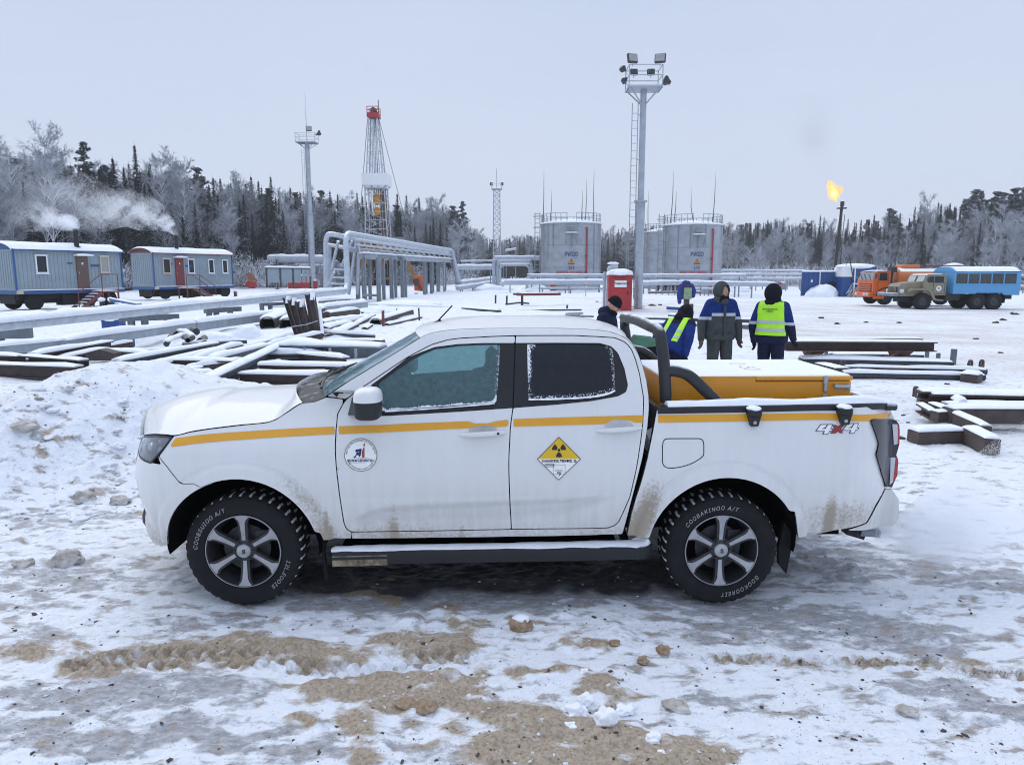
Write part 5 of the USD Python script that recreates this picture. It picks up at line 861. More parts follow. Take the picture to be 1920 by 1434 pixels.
t.P('lightning_rod', tube([(0, 0, h), (0, 0, h + 5)], .07, 4), 'zinc')

# ---------------------------------------------------------------- drilling rig
D_ = 118; b = depth_pt(712, D_); zz_ = lambda y: float(U(710, y, D_)[2] - b[2]); m_ = D_ / FP
t = T('drilling_rig', 'white drilling rig tower with a red crown and white balcony', 'drilling rig', b)
zd, zbal0, zbal1, zc0 = zz_(446), zz_(350), zz_(328), zz_(222)
lattice(t, (0, 0, zd), (-.1, 0, zbal0), 40 * m_, 34 * m_, 6, 'frosty_zinc', .11, cross=False); lattice(t, (-.1, 0, zbal1), (-.2, 0, zc0), 29 * m_, 15 * m_, 5, 'frosty_zinc', .10, cross=False)
for x in np.linspace(-.8, .8, 6): t.P('guy_line', tube([(x * 1.3, -.5, zd), (x * .5 - .2, -.4, zc0)], .05, 4), 'zinc')
w = 46 * m_; t.P('balcony', join([bb(-w / 2, w / 2, -w / 2, -w / 2 + .1, zbal0, zbal1), bb(-w / 2, w / 2, w / 2 - .1, w / 2, zbal0, zbal1), bb(-w / 2, -w / 2 + .1, -w / 2 + .1, w / 2 - .1, zbal0, zbal1), bb(w / 2 - .1, w / 2, -w / 2 + .1, w / 2 - .1, zbal0, zbal1), bb(-w / 2 + .3, w / 2 - .3, -w / 2 + .3, w / 2 - .3, zbal0 - .35, zbal0 + .1)]), 'white_paint'); t.P('balcony_brace', join([bar((sx * w * .45, -w / 2, zbal0), (sx * w * .2, -w / 3, zbal0 - 1.2), .15, .15) for sx in (-1, -.3, .3, 1)]), 'frosty_zinc')
cw = 20 * m_; t.P('crown', join([bb(-cw / 2 - .2, cw / 2 - .2, -cw / 2, cw / 2, zc0, zc0 + .7)]), 'red_paint'); t.P('crown_rail', join([tube([(sx * cw / 2 - .2, sy * cw / 2, zc0), (sx * cw / 2 - .2, sy * cw / 2, zc0 + 1.6)], .07, 5) for sx in (-1, 0, 1) for sy in (-1, 1)] + [tube([(-cw / 2 - .2, sy * cw / 2, zc0 + z), (cw / 2 - .2, sy * cw / 2, zc0 + z)], .06, 5) for sy in (-1, 1) for z in (1.1, 1.6)]), 'red_paint'); t.P('sheave', xf(tube([(0, -.3, 0), (0, .3, 0)], .5, 12), None, (-.2, 0, zc0 + 1.1)), 'dark_steel'); t.P('aerial', tube([(cw / 2 - .3, 0, zc0), (cw / 2 - .3, 0, zz_(188))], .07, 5), 'dark_steel')
mat('block_yellow', (.55, .25, .01), .5, var=.3)
t.P('travelling_block', xf(lump((0, 0, 0), (.62, .4, 1.0), 1, 2, .1), None, (.0, -.5, zz_(374))), 'block_yellow', 40); t.P('hook', xf(lump((0, 0, 0), (.55, .4, .7), 2, 2, .2), None, (.05, -.5, zz_(397))), 'block_yellow', 40); t.P('drill_line', join([tube([(x, -.5, zz_(365)), (x * .6 - .1, -.2, zc0)], .05, 4) for x in (-.3, 0, .3)] + [tube([(0.05, -.5, zz_(402)), (.05, -.5, zd)], .22, 8)]), 'dark_steel')
mat('drill_brown', (.16, .085, .05), .6, var=.3); t.P('drill_pipe', join([tube([(x, .6, zd), (x * .85, .5, zbal0)], .1, 5) for x in np.linspace(.5, 1.5, 6)]), 'drill_brown')
fw = 60 * m_; t.P('drill_floor', bb(-fw / 2, fw / 2 + 1.5, -fw / 2, fw / 2, zd - .5, zd), 'frosty_steel'); zb2 = -.2
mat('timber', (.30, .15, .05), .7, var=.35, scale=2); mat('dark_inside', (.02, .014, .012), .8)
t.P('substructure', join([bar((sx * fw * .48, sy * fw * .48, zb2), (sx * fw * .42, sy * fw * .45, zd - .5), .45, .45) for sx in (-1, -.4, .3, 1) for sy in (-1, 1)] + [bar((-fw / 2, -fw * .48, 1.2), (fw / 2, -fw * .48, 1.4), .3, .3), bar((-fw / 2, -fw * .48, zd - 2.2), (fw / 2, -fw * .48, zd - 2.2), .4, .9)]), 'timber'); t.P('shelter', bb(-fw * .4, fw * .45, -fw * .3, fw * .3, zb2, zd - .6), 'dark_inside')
t.P('stairs', join([bar((fw * .5, -fw * .4, zd), (fw * .5 + 4.2, -fw * .4, .2), .25, .6), bar((fw * .5, -fw * .5, zd + 1), (fw * .5 + 4.2, -fw * .5, 1.2), .08, .08)]), 'timber'); t.P('windbreak', join([bb(-fw / 2 + .5 * k, -fw / 2 + .5 * k + .42, -fw * .5, -fw * .5 + .08, zd - 4.2, zd - .7) for k in (0, 1, 2, 7, 8)]), 'timber'); t.P('mud_line', join([bb(-fw * .15 + .6 * k, -fw * .15 + .6 * k + .15, -fw * .36, -fw * .34, .4 + .3 * (k % 3), 4.2) for k in range(7)]), 'timber')
g = U(760, 362, D_ + 12) - b; t.P('guy_wire', join([tube([(cw / 2 - .3, 0, zc0), (g[0] + 2.4, g[1], 1.0)], .045, 4), tube([(-cw / 2 - .3, 0, zc0), (-fw / 2 - .4, -1, zd)], .045, 4)]), 'dark_steel')

# ---------------------------------------------------------------- pipe rack
def line3(pts): return np.array([U(x, y, d) for x, y, d in pts])
Rn, Rf = 52.0, 88.0                          # near and far end of the rack
t = T('pipe_rack', 'long grey pipe rack carrying frosted insulated pipes', 'pipe rack', (0, 0, 0)); W_ = dict(world=True)
def rackline(x0, y0, x1, y1, d0=Rn, d1=Rf): return line3([(x0, y0, d0), (x1, y1, d1)])
mat('insul', (.50, .55, .61), .45, metal=.3, var=.22, scale=3, snow=.5)
def elbow(a, b, c, r=.6, n=6):               # rounded corner at b
    a, b, c = map(np.asarray, (a, b, c)); u = (a - b) / np.linalg.norm(a - b); v = (c - b) / np.linalg.norm(c - b); return [b + u * r * (1 - f) ** 2 + v * r * f ** 2 for f in np.linspace(0, 1, n)]
a, b_ = rackline(648, 437, 846, 469); low = U(652, 546, Rn - 1.0); far_in = G(-70, 619, .93); PIPE_A = (far_in, low); t.P('snow_cap', snowcap(far_in + (0, 0, .09), low + (0, 0, .17), .30, .20, 7, n=60), 'snow', 60); t.P('pipe', tube([far_in] + elbow(far_in, low, a, 1.1) + elbow(low, a, b_, .8) + [b_], .20, 12, caps=True, scale=[.56] + [1] * 13), 'insul', 40)
a2, c2 = rackline(611, 437, 648, 444, Rn + 6, Rn + 4); lo2 = U(611, 546, Rn + 6); t.P('pipe', tube([lo2] + elbow(lo2, a2, c2, .8) + [c2, line3([(840, 473, Rf + 4)])[0]], .2, 12), 'insul', 40)
for (x0, y0, x1, y1, r) in ((664, 449, 846, 477, .11), (668, 459, 848, 479, .08), (650, 466, 848, 486, .14), (652, 470, 848, 489, .08), (616, 459, 655, 466, .14)):
    t.P('pipe', tube(rackline(x0, y0, x1, y1, Rn + (5 if x0 == 616 else 0), Rn + 3 if x0 == 616 else Rf), r, 8), 'frosty_zinc', 40)
t.P('pipe', tube([U(617, 546, Rn + 5)] + [U(617, 459, Rn + 5)], .2, 8), 'frosty_zinc', 40)
a, b_ = rackline(676, 476, 849, 487); dv = (b_ - a); 
for off in (0, 2.4):
    t.P('rack_beam', ibeam(a + (0, off, -.15), b_ + (0, off, -.15), .4, .25), 'frosty_zinc'); t.P('snow_cap', snowcap(a + (0, off, .06), b_ + (0, off, .06), .28, .12, 3, n=40), 'snow', 60)
for px, yb, D_ in ((684, 562, 52.5), (711, 568, 52), (735, 561, 57.5), (755, 557, 62), (796, 551, 74), (809, 552, 77.5), (821, 549, 81.5), (833, 549, 85.5), (672, 555, 56)):
    q = depth_pt(px, D_); f = (D_ - Rn) / (Rf - Rn); zt2 = (a + dv * np.clip(f, 0, 1))[2] - .25; pp = t.P('rack_post', ibeam((q[0], q[1], q[2] - .4), (q[0], q[1], zt2), .30, .24, .03, up=(1, 0, 0)), 'grey_steel'); t.P('rack_post', ibeam((q[0] - .1, q[1] + 2.6, q[2] - .4), (q[0] - .1, q[1] + 2.6, zt2), .24, .2, .03, up=(1, 0, 0)), 'grey_steel'); t.P('cross_beam', ibeam((q[0], q[1], zt2 + .06), (q[0] - .1, q[1] + 2.6, zt2 + .06), .25, .2, .02), 'grey_steel', parent=pp)
for k in range(16):
    f0, f1 = k / 16, (k + .5) / 16; p0_ = a + dv * f0; p1_ = line3([(664 + 184 * f1, 449 + 28 * f1, Rn + (Rf - Rn) * f1)])[0]; t.P('hanger', tube([p0_, p1_], .05, 4), 'frosty_zinc')
for (x0, y0, x1, y1) in ((670, 552, 673, 448), (654, 552, 668, 449), (640, 500, 660, 452), (622, 505, 634, 452), (610, 548, 626, 510), (605, 548, 618, 528)): t.P('strut', tube(line3([(x0, y0, Rn + 3), (x1, y1, Rn + 2)]), .12, 5), 'frosty_zinc')
a3 = line3([(847, 470, Rf), (862, 530, Rf - 2), (900, 522, Rf + 8)]); t.P('pipe', tube(a3[:2], .25, 8), 'frosty_zinc'); t.P('pipe', tube(line3([(849, 478, Rf + 1), (858, 532, Rf - 2)]), .2, 8), 'frosty_steel')
for z in range(12): t.P('ladder_rung', tube(line3([(827, 490 + z * 4.6, Rf - 6), (834, 490 + z * 4.6, Rf - 6)]), .04, 4), 'frosty_zinc')
lad = [t.P('ladder_rail', tube(line3([(x, 488, Rf - 6), (x - 2, 548, Rf - 6)]), .05, 4), 'frosty_zinc') for x in (827, 834)]
for z in range(14): t.P('valve', xf(lump((0, 0, 0), (.22, .22, .3), z, 1, .3), None, U(628 + 3 * (z % 7) * 1.2, 495 + 6.5 * (z // 2), Rn + 4)), 'frosty_steel')
for y in (505, 520, 532, 540): t.P('cross_pipe', tube(line3([(622, y, Rn + 4), (652, y + 1, Rn + 2.5)]), .09, 6), 'frosty_zinc')
t.P('kick_rail', tube(line3([(680, 553, 52), (708, 554, 52.5)]), .1, 6), 'grey_steel')

# ---------------------------------------------------------------- storage tanks
mat('tank_steel', (.34, .365, .40), .45, metal=.3, var=.16, scale=1.0, col2=(.26, .285, .32)); mat('tank_streak', (.22, .245, .28), .5, metal=.3, var=.2, scale=2); mat('sign_orange', (.62, .22, .01), .5); mat('sign_red', (.42, .04, .05), .5, var=.2, scale=8); mat('sign_blue', (.03, .06, .17), .5)
def tank(label, px, y_top, D_, wpx, rods, num, words, caged, full=True):
    c = depth_pt(px, D_); R_ = wpx / 2 * D_ / FP * .985; cy = D_ + R_; k = cy / D_; c = np.array([c[0] * k, cy, zt(c[0] * k, cy) - .2]); t = T('storage_tank', label, 'tank', c); h = U(px, y_top, D_)[2] - c[2]; m_ = D_ / FP
    t.P('shell', revolve([(R_, 0), (R_, h)], 72), 'tank_steel', True); t.P('roof', revolve([(R_ + .06, h - .12), (R_ + .06, h), (R_ * .6, h + .25), (.001, h + .5)], 48), 'zinc', 30); t.P('roof_snow', revolve([(R_ + .04, h + .0), (R_, h + .16), (R_ * .6, h + .42), (.001, h + .66)], 48), 'snow', 40)
    for z in (.35, .68): t.P('shell_seam', revolve([(R_ + .0, h * z - .03), (R_ + .02, h * z), (R_, h * z + .03)], 72), 'tank_streak', 40)
    pt = lambda a, z, r=0: np.array([(R_ + r) * math.sin(a), -(R_ + r) * math.cos(a), z])      # a: angle from the side facing the camera
    rng = np.random.default_rng(int(px))
    for a in (rng.uniform(-1.3, 1.2, 5) if full else rng.uniform(-1.2, .2, 3)):
        w_ = rng.uniform(.015, .05); L_ = rng.uniform(.25, .95) * h; t.P('stain', grid(np.array([[pt(a - w_ * (1 - f * .5), h - L_ * f, .012) for f in (0, .4, .7, 1)], [pt(a + w_ * (1 - f * .5), h - L_ * f, .012) for f in (0, .4, .7, 1)]])), 'tank_streak')
    gapc = math.asin(np.clip((-6 if full else 0) * m_ / R_ + .0, -1, 1)) + .05
    rail = t.P('railing', join([tube([pt(a, h + z, -.1) for a in np.linspace(gapc + .16, gapc + 2 * math.pi - .16, 56)], .035, 5) for z in (.55, 1.15)]), 'grey_steel')
    for a in np.linspace(gapc + .16, gapc + 2 * math.pi - .16, 30): t.P('rail_post', tube([pt(a, h, -.1), pt(a, h + 1.15, -.1)], .03, 4), 'grey_steel', parent=rail)
    for x, yt in rods: q = U(x, yt, cy) - c; t.P('lightning_rod', tube([(q[0], q[1] * 0 + rng.uniform(-.5, .5) * R_, h), (q[0], 0, (h + q[2]) / 2), (q[0], 0, q[2])], .06, 5, scale=[1, .7, .2]), 'dark_steel')
    x = -R_ - .45; la = t.P('ladder', join([tube([(x - .3, -1.2, 0), (x - .3, -1.2, h + 1.3)], .05, 5), tube([(x + .3, -1.2, 0), (x + .3, -1.2, h + 1.3)], .05, 5)]), 'grey_steel')
    for z in np.arange(.4, h + 1.2, .55): t.P('rung', tube([(x - .3, -1.2, z), (x + .3, -1.2, z)], .035, 4), 'grey_steel', parent=la)
    if caged:
        for z in np.arange(2.4, h + 1.3, 1.3): t.P('cage_hoop', tube([(x + .55 * math.cos(a), -1.2 + .75 * math.sin(a), z) for a in np.linspace(0, 2 * math.pi, 9)], .03, 4, caps=False), 'grey_steel', parent=la)
    if not full: return t
    a = gapc; zl = h - 19 * m_; bx = pt(a, zl, .45); R2 = rotz(a); loc = lambda m: xf(m, R2, pt(a, zl, 0))
    pl = t.P('inspection_platform', loc(bb(-.72, .72, -1.0, 0, -.1, 0)), 'frosty_zinc')
    for xx in (-.7, .7): t.P('bracket', loc(bar((xx, -.9, -.1), (xx * .95, -.02, -1.2), .08, .1)), 'grey_steel', parent=pl); t.P('rail_post', loc(tube([(xx, -.97, 0), (xx, -.97, 1.1)], .035, 5)), 'grey_steel', parent=pl); t.P('rail', loc(join([tube([(xx, -.97, z), (xx, 0, z)], .03, 5) for z in (.55, 1.1)])), 'grey_steel', parent=pl)
    t.P('rail', loc(join([tube([(-.7, -.97, z), (.7, -.97, z)], .03, 5) for z in (.35, .7, 1.1)])), 'grey_steel', parent=pl); t.P('snow_cap', loc(snowcap((-.72, -.6, 0), (.72, -.6, 0), .8, .12, 2)), 'snow', 60, parent=pl); t.P('foam_box', loc(join([cbox((0, -.25, .5), (.6, .4, .7), .05), tube([(0, -.2, -.1), (0, -.2, -1.6)], .06, 6), ])), 'grey_steel')
    aw = math.asin(np.clip(25 * m_ / R_, -.95, .95)) + gapc * .0; rp = t.P('foam_line', tube([pt(aw - .05, h - 9 * m_, .15), pt(aw, h - 9 * m_, .15), pt(aw, .3, .15)], .09, 6), 'sign_red', 40)
    for z in (.28, .52): t.P('clip', tube([pt(aw - .05, h * z, .0), pt(aw, h * z, .2)], .06, 5), 'dark_steel', parent=rp)
    def wrap(poly, yc, mt, nm, dx=0, r=.02):   # flat lettering rolled onto the shell; yc: picture row of its centre
        z = U(px, yc, D_)[2] - c[2]; out = []
        for g_ in getattr(poly, 'geoms', [poly]): P_, D2, _ = tri(g_, .12) if g_.area > 1e-4 else (None, None, None); out.append((np.array([pt(a + (q[0] + dx) / R_, z + q[1], r) for q in P_]), D2))
        return t.P(nm, join(out), mt)
    def lt(s_, wp, hp): p = texts(s_, 1.0, True); x0, y0, x1, y1 = p.bounds; p = affinity.translate(p, -(x0 + x1) / 2, -(y0 + y1) / 2); return affinity.scale(p, wp * m_ / (x1 - x0), hp * m_ / (y1 - y0), origin=(0, 0))
    yb = y_top + (545 - 416); wrap(lt('PWIIO', 24, 8.5), 476.5, 'sign_blue', 'lettering'); wrap(lt(num, 10.5, 6.5), 502, 'sign_blue', 'lettering'); wrap(lt(words, 52, 5), 510.5, 'sign_red', 'lettering', -.15 if px < 1100 else -.3)
    tr = Polygon([(-6.5 * m_, -5 * m_), (6.5 * m_, -5 * m_), (0, 5.8 * m_)]); s_ = wrap(tr, 490.5, 'dark_steel', 'warning_sign'); wrap(affinity.scale(tr, .8, .8), 490.3, 'sign_orange', 'sign_field', 0, .03); wrap(unary_union([Polygon([(-1.2 * m_, 2 * m_), (1.2 * m_, 2 * m_), (.4 * m_, -1 * m_), (-.4 * m_, -1 * m_)]), Point(0, -2.4 * m_).buffer(.8 * m_)]), 490, 'dark_steel', 'sign_mark', 0, .04)
    return t
tank('large grey storage tank numbered 183 left of the red toilet booth', 1069, 417, 86, 117, [(1020, 322), (1034, 358), (1092, 356), (1100, 336), (1114, 318)], '183', 'GENEROIL GAZAROEZ', True)
tank('large grey storage tank numbered 170 right of the tall floodlight mast', 1294, 420, 84, 114, [(1263, 320), (1268, 358), (1297, 352), (1342, 325)], '170', 'GENEZONOE ONEROEZ', True)
tank('smaller-looking storage tank half hidden behind the one numbered 170', 1238, 434, 108, 66, [(1216, 358), (1207, 375)], '', '', True, False)

# ---------------------------------------------------------------- red portable toilet
b = gp(1162, 582); k = b[1] / FP; w, h = 44 * k, 67 * k; t = T('portable_toilet', 'bright red portable toilet booth with a snow-covered roof', 'toilet booth', b, -.06)
t.P('body', cbox((0, w * .45, h / 2 - .1), (w, w * .9, h + .2), .03), 'red_paint', 30); dr = t.P('door', cbox((0, -.012, h * .48), (w * .80, .03, h * .86), .01), 'red_paint', 30); t.P('roof', hull(np.array([(sx * w * .54, y, h) for sx in (-1, 1) for y in (-.06, w)] + [(sx * w * .45, y, h + .22) for sx in (-1, 1) for y in (.05, w * .85)])), 'white_paint', 30)
t.P('roof_snow', xf(lump((0, w * .45, h + .1), (w * .56, w * .52, .26), 4, 3, .12)), 'snow', 60); sg = t.P('notice', bb(-w * .24, w * .26, -.045, -.028, h * .66, h * .84), 'sticker_white', parent=dr)
tx = texts('Telecom.2', .13, True); m = prism(tx, 0, .006); v = m[0]; t.P('lettering', (np.stack([v[:, 0] - .36, -.046 - v[:, 2], v[:, 1] + h * .735], 1), m[1][:, ::-1]), 'sticker_blue', parent=dr); t.P('handle', bb(w * .3, w * .34, -.06, -.02, h * .45, h * .55), 'trim_black', parent=dr); t.P('vent', join([bb(-w * .3, w * .3, -.03, -.012, h * (.90 + .02 * i), h * (.905 + .02 * i)) for i in range(3)]), 'brown_red', parent=dr)
q = gp(1141, 578); t = T('insulated_riser', 'grey insulated riser pipe standing left of the red toilet booth', 'pipe', q); h = U(1141, 500, q[1])[2] - q[2]; t.P('pipe', tube([(0, 0, -.2)] + elbow((0, 0, 0), (0, 0, h), (.5, 0, h), .3) + [(.5, 0, h)], .17, 10), 'frosty_zinc', 40); t.P('pipe', tube([(-.25, .2, -.2), (-.25, .2, h - .3)], .09, 8), 'frosty_zinc', 40); t.P('snow_cap', snowcap((-.1, 0, h + .15), (.55, 0, h + .15), .3, .15, 2), 'snow', 60)

# ---------------------------------------------------------------- low pipelines before the tanks and along the far side
def pline(label, pts, r, mt='frosty_zinc', sup=0, snow=True, name='pipeline', cat='pipe', bend=.6, group=None):
    P = line3(pts); t = T(name, label, cat, P[0], group=group); Q = [P[0]]
    for i in range(1, len(P) - 1): Q += elbow(P[i - 1], P[i], P[i + 1], min(bend, np.linalg.norm(P[i] - P[i - 1]) * .4, np.linalg.norm(P[i + 1] - P[i]) * .4))
    Q += [P[-1]]; t.P('pipe', tube(Q, r, 10), mt, 40, world=True)
    for a, b_ in zip(P[:-1], P[1:]):
        if abs((b_ - a)[2]) < .3 * np.linalg.norm(b_ - a):
            if snow: t.P('snow_cap', snowcap(a + (0, 0, r * .8), b_ + (0, 0, r * .8), r * 1.7, r * .9, 2, n=24), 'snow', 60, world=True)
            for f in np.linspace(.06, .94, sup) if sup else []: q = a + (b_ - a) * f; g_ = zt(q[0], q[1]); t.P('support', bb(q[0] - .06, q[0] + .06, q[1] - .06, q[1] + .06, min(g_ - .3, q[2] - r - .1), q[2] - r), 'grey_steel', world=True)
    return t
for lab, pts, r, sup in (
    ('upper frosted pipe running before the left tank', [(988, 543, 80), (988, 517, 80), (1133, 517, 80), (1133, 548, 80)], .16, 3), ('thicker pipe below the upper one before the left tank', [(940, 535, 78), (945, 530, 78), (1134, 530, 78)], .26, 4), ('thin low pipe at the foot of the left tank', [(1010, 541, 79), (1130, 541, 79)], .1, 3),
    ('upper frosted pipe running before the right tank', [(1205, 517, 76), (1398, 517, 76), (1398, 532, 76)], .15, 4), ('thick pipe below the upper one before the right tank', [(1203, 532, 72), (1270, 531, 72), (1452, 534, 74)], .22, 6), ('thin low pipe at the foot of the right tank', [(1290, 542, 76), (1352, 542, 76)], .1, 3),
    ('frosted pipe bridge rising beside the left tank, outer line', [(926, 545, 92), (926, 484, 92), (1012, 484, 92)], .22, 0), ('frosted pipe bridge beside the left tank, inner line', [(933, 548, 92), (933, 491, 92), (996, 491, 92), (1000, 545, 92)], .2, 0), ('frosted pipe bridge beside the left tank, lowest line', [(938, 548, 91), (938, 497, 91), (992, 497, 91), (996, 545, 91)], .15, 0),
    ('frosted pipeline right of the pipe rack', [(850, 502, 95), (924, 502, 95)], .3, 3), ('lower sloping pipeline right of the pipe rack', [(862, 532, 86), (930, 524, 100)], .3, 4), ('lowest sloping pipeline right of the pipe rack', [(858, 541, 84), (930, 530, 98)], .25, 4), ('thin high pipe right of the pipe rack', [(864, 490, 100), (928, 489, 100)], .1, 3),
    ('snow-laden pipeline behind the red bin', [(503, 487, 105), (606, 487, 105)], .5, 3), ('upper twin pipe right of the second cabin', [(438, 493, 110), (512, 493, 110), (606, 496, 108)], .25, 4), ('lower twin pipe right of the second cabin', [(438, 497, 108), (606, 500, 106)], .2, 4), ('thin pipe bridge behind the second cabin', [(440, 530, 112), (440, 482, 112), (470, 482, 112), (470, 530, 112)], .12, 0),
    ('guard pipe along the far side right of the tanks, upper', [(1352, 507, 118), (1510, 508, 118)], .14, 7), ('guard pipe along the far side right of the tanks, middle', [(1352, 514, 112), (1510, 515, 112)], .14, 7), ('guard pipe along the far side right of the tanks, lower', [(1352, 522, 104), (1512, 523, 104)], .16, 6), ('far rail behind the blue bus, upper', [(1890, 517, 96), (1990, 517, 96)], .12, 4), ('far rail behind the blue bus, lower', [(1880, 537, 92), (1990, 537, 92)], .14, 4),
    ('short thin pipe behind the left tank pipes', [(948, 470, 120), (968, 467, 120)], .15, 2)): pline(lab, pts, r, sup=sup)
# red-brown ramp with a leg, pegs, fire cabinets, bins
b = gp(979, 572); t = T('steel_ramp', 'red-brown steel beam on one leg in the snow before the left tank', 'steel beam', b); P = lambda x, y: U(x, y, b[1]) - b; t.P('beam', bar(P(969, 552), P(1051, 551), .5, .18), 'brown_red'); t.P('beam_end', hull(np.vstack([bar(P(962, 551.5), P(970, 552), .14, .12)[0]])), 'brown_red'); t.P('leg', bar(P(979, 575), P(979, 553), .16, .16, up=(1, 0, 0)), 'brown_red'); t.P('snow_cap', snowcap(P(972, 550) , P(1048, 549), .5, .06, 3), 'snow', 60)
for px, y0, y1, lab, mt in ((929, 569, 553, 'short grey peg in the snow left of the red-brown beam', 'dark_steel'), (950, 572, 554, 'grey peg beside the lying chain near the red-brown beam', 'dark_steel'), (1098, 557, 537, 'thin marker post before the left tank', 'frosty_zinc'), (1063, 580, 572, 'tiny peg in the snow behind the roof of the pickup', 'dark_steel'), (410, 536, 505, 'grey post left of the grey fence panels', 'grey_steel')):
    b = gp(px, y0); h = (y0 - y1) * b[1] / FP; t = T('marker_post', lab, 'post', b); t.P('post', tube([(0, 0, -.1), (0.02, 0, h)], .06 if mt == 'dark_steel' else .04, 6), mt); t.P('cap', lump((.02, 0, h), (.08, .08, .05), 3, 1, .2), 'snow', 60)
b = gp(953, 572); t = T('chain', 'dark chain lying on the snow beside the grey peg', 'chain', b); t.P('links', tube([(-.2, 0, .05), (.3, .1, .1), (.7, -.1, .16), (1.0, .1, .14), (1.4, .0, .1)], .06, 6), 'dark_steel', 40)
def crate(label, px, yb, wpx, hpx, depth, mt, rz=0.0, cat='bin', name='steel_bin', D=None, snow=True, extra=None):
    b = gp(px, yb) if D is None else depth_pt(px, D); k = b[1] / FP; w, h = wpx * k, hpx * k; t = T(name, label, cat, b, rz); t.P('body', cbox((0, depth / 2, h / 2), (w, depth, h), .03), mt, 30); t.P('rim', join([bb(-w / 2 - .02, w / 2 + .02, -.02, .04, h - .06, h), bb(-w / 2 - .02, w / 2 + .02, -.02, .03, .02, .1)]), mt)
    t.P('lid', bb(-w / 2 - .03, w / 2 + .03, -.03, depth + .03, h, h + .04), mt)
    if snow: t.P('snow_cap', lump((0, depth / 2, h + .04), (w * .53, depth * .56, .14), 5, 3, .15), 'snow', 60)
    if extra: extra(t, w, h)
    return t
crate('red lidded bin on skids left of the pipe rack', 560, 541, 39, 24, 1.4, 'red_paint', extra=lambda t, w, h: (t.P('skid', bb(-w * .5, w * .42, -.1, .1, -.15, .02), 'brown_red'), t.P('handle', cbox((0, -.04, h * .5), (.06, .05, .16), .01), 'white_paint')))
crate('small red fire box in the snow at the foot of the left tank', 1037, 546, 10.5, 11, .6, 'red_paint', name='fire_box', cat='fire box')
crate('red fire shield cabinet beside the slimmer mast', 591, 530, 7, 16, .3, 'red_paint', D=88, name='fire_cabinet', cat='cabinet', extra=lambda t, w, h: (t.P('leg', join([bb(-w * .9, -w * .8, 0, .08, -1.6, h + .3), bb(w * .8, w * .9, 0, .08, -1.6, h + .3), bb(-w * .9, w * .9, 0, .08, h + .25, h + .33)]), 'frosty_zinc'), t.P('panel', bb(-w * .4, w * .4, -.05, -.02, -.7, -.1), 'dark_inside')))
b = gp(470, 541); t = T('dump_skip', 'small red tipping skip in the snow right of the second cabin', 'skip', b); t.P('tub', hull(np.array([(x, y, z) for y in (0, 1.0) for x, z in ((-.55, .9), (.5, .9), (.45, .15), (.0, -.1), (-.5, .25))])), 'red_paint'); t.P('lip', bb(-.95, -.5, .1, .9, .35, .85), 'red_paint'); t.P('plate', bb(-.85, -.7, .08, .1, .5, .62), 'white_paint')
mat('rust_orange', (.24, .09, .04), .8, var=.3); b = depth_pt(470, 76); t = T('rusty_hood', 'rusty orange curved plate leaning above the red skip', 'metal plate', b); q = lambda x, y, d=76: U(x, y, d) - b; P = np.array([[q(461 + 3 * i, 511 + 1.5 * abs(i - 2), 76 + j), q(468 + 4.0 * i, 526.5 + (i > 3), 76 + j)] for j in (0, .15) for i in range(5)]).reshape(-1, 3); t.P('plate', hull(P), 'rust_orange', 40)
crate('dark red box at the corner of the second cabin', 440.5, 540, 3.5, 9, .4, 'brown_red', D=64, name='fire_box', cat='fire box')
# grey panel fence, blue containers
D_ = 84; b = depth_pt(540, D_); t = T('panel_fence', 'grey panelled fence behind the red bin', 'fence', b); X = lambda x, y: U(x, y, D_) - b
for x0, x1, y0 in ((500, 524, 502), (526, 548, 502.5), (550, 565, 503), (566, 573, 503), (574, 580, 503)): p0_, p1_ = X(x0, y0), X(x1, 530); t.P('panel', bb(p0_[0], p1_[0], 0, .06, p1_[2], p0_[2]), 'clad')
for x in (499, 525, 549): p0_, p1_ = X(x, 501), X(x, 534); t.P('post', bb(p0_[0] - .09, p0_[0] + .09, -.05, .1, p1_[2] - .3, p0_[2]), 'dark_steel')
t.P('top_rail', bar(X(497, 502.5), X(582, 503.5), .15, .12), 'dark_steel'); t.P('snow_cap', snowcap(X(497, 501.5), X(582, 502.5), .3, .22, 2), 'snow', 60)
b = gp(521, 544); t = T('sign_post', 'dark upright post left of the red bin', 'post', b); h = (544 - 488) * b[1] / FP; t.P('post', bar((0, 0, -.2), (0, 0, h), .14, .14, up=(1, 0, 0)), 'dark_steel'); t.P('foot', bb(-.3, .4, -.2, .2, -.05, .12), 'dark_steel')
b = gp(507, 535); t = T('snow_heap', 'rounded white snow heap before the grey fence', 'snow heap', b); t.P('snow', lump((0, .5, 0), (1.05, .8, .75), 3, 3, .1), 'snow', True)
D_ = 80; b = depth_pt(1560, D_); X = lambda x, y, d=D_: U(x, y, d) - b
mat('blue_container', (.007, .06, .22), .45, var=.14, scale=1.5)
t = T('blue_fence', 'blue sheet-metal fence left of the orange tanker', 'fence', b)
for x0, x1 in ((1504, 1537), (1538.5, 1580), (1581.5, 1601)): p0_, p1_ = X(x0, 510), X(x1, 548); pn = t.P('panel', bb(p0_[0], p1_[0], 0, .08, p1_[2] - .4, p0_[2]), 'blue_container'); [t.P('rib', bb(xx - .04, xx + .04, -.03, .0, p1_[2] - .3, p0_[2] - .05), 'blue_container', parent=pn) for xx in np.arange(p0_[0] + .3, p1_[0], .5)]
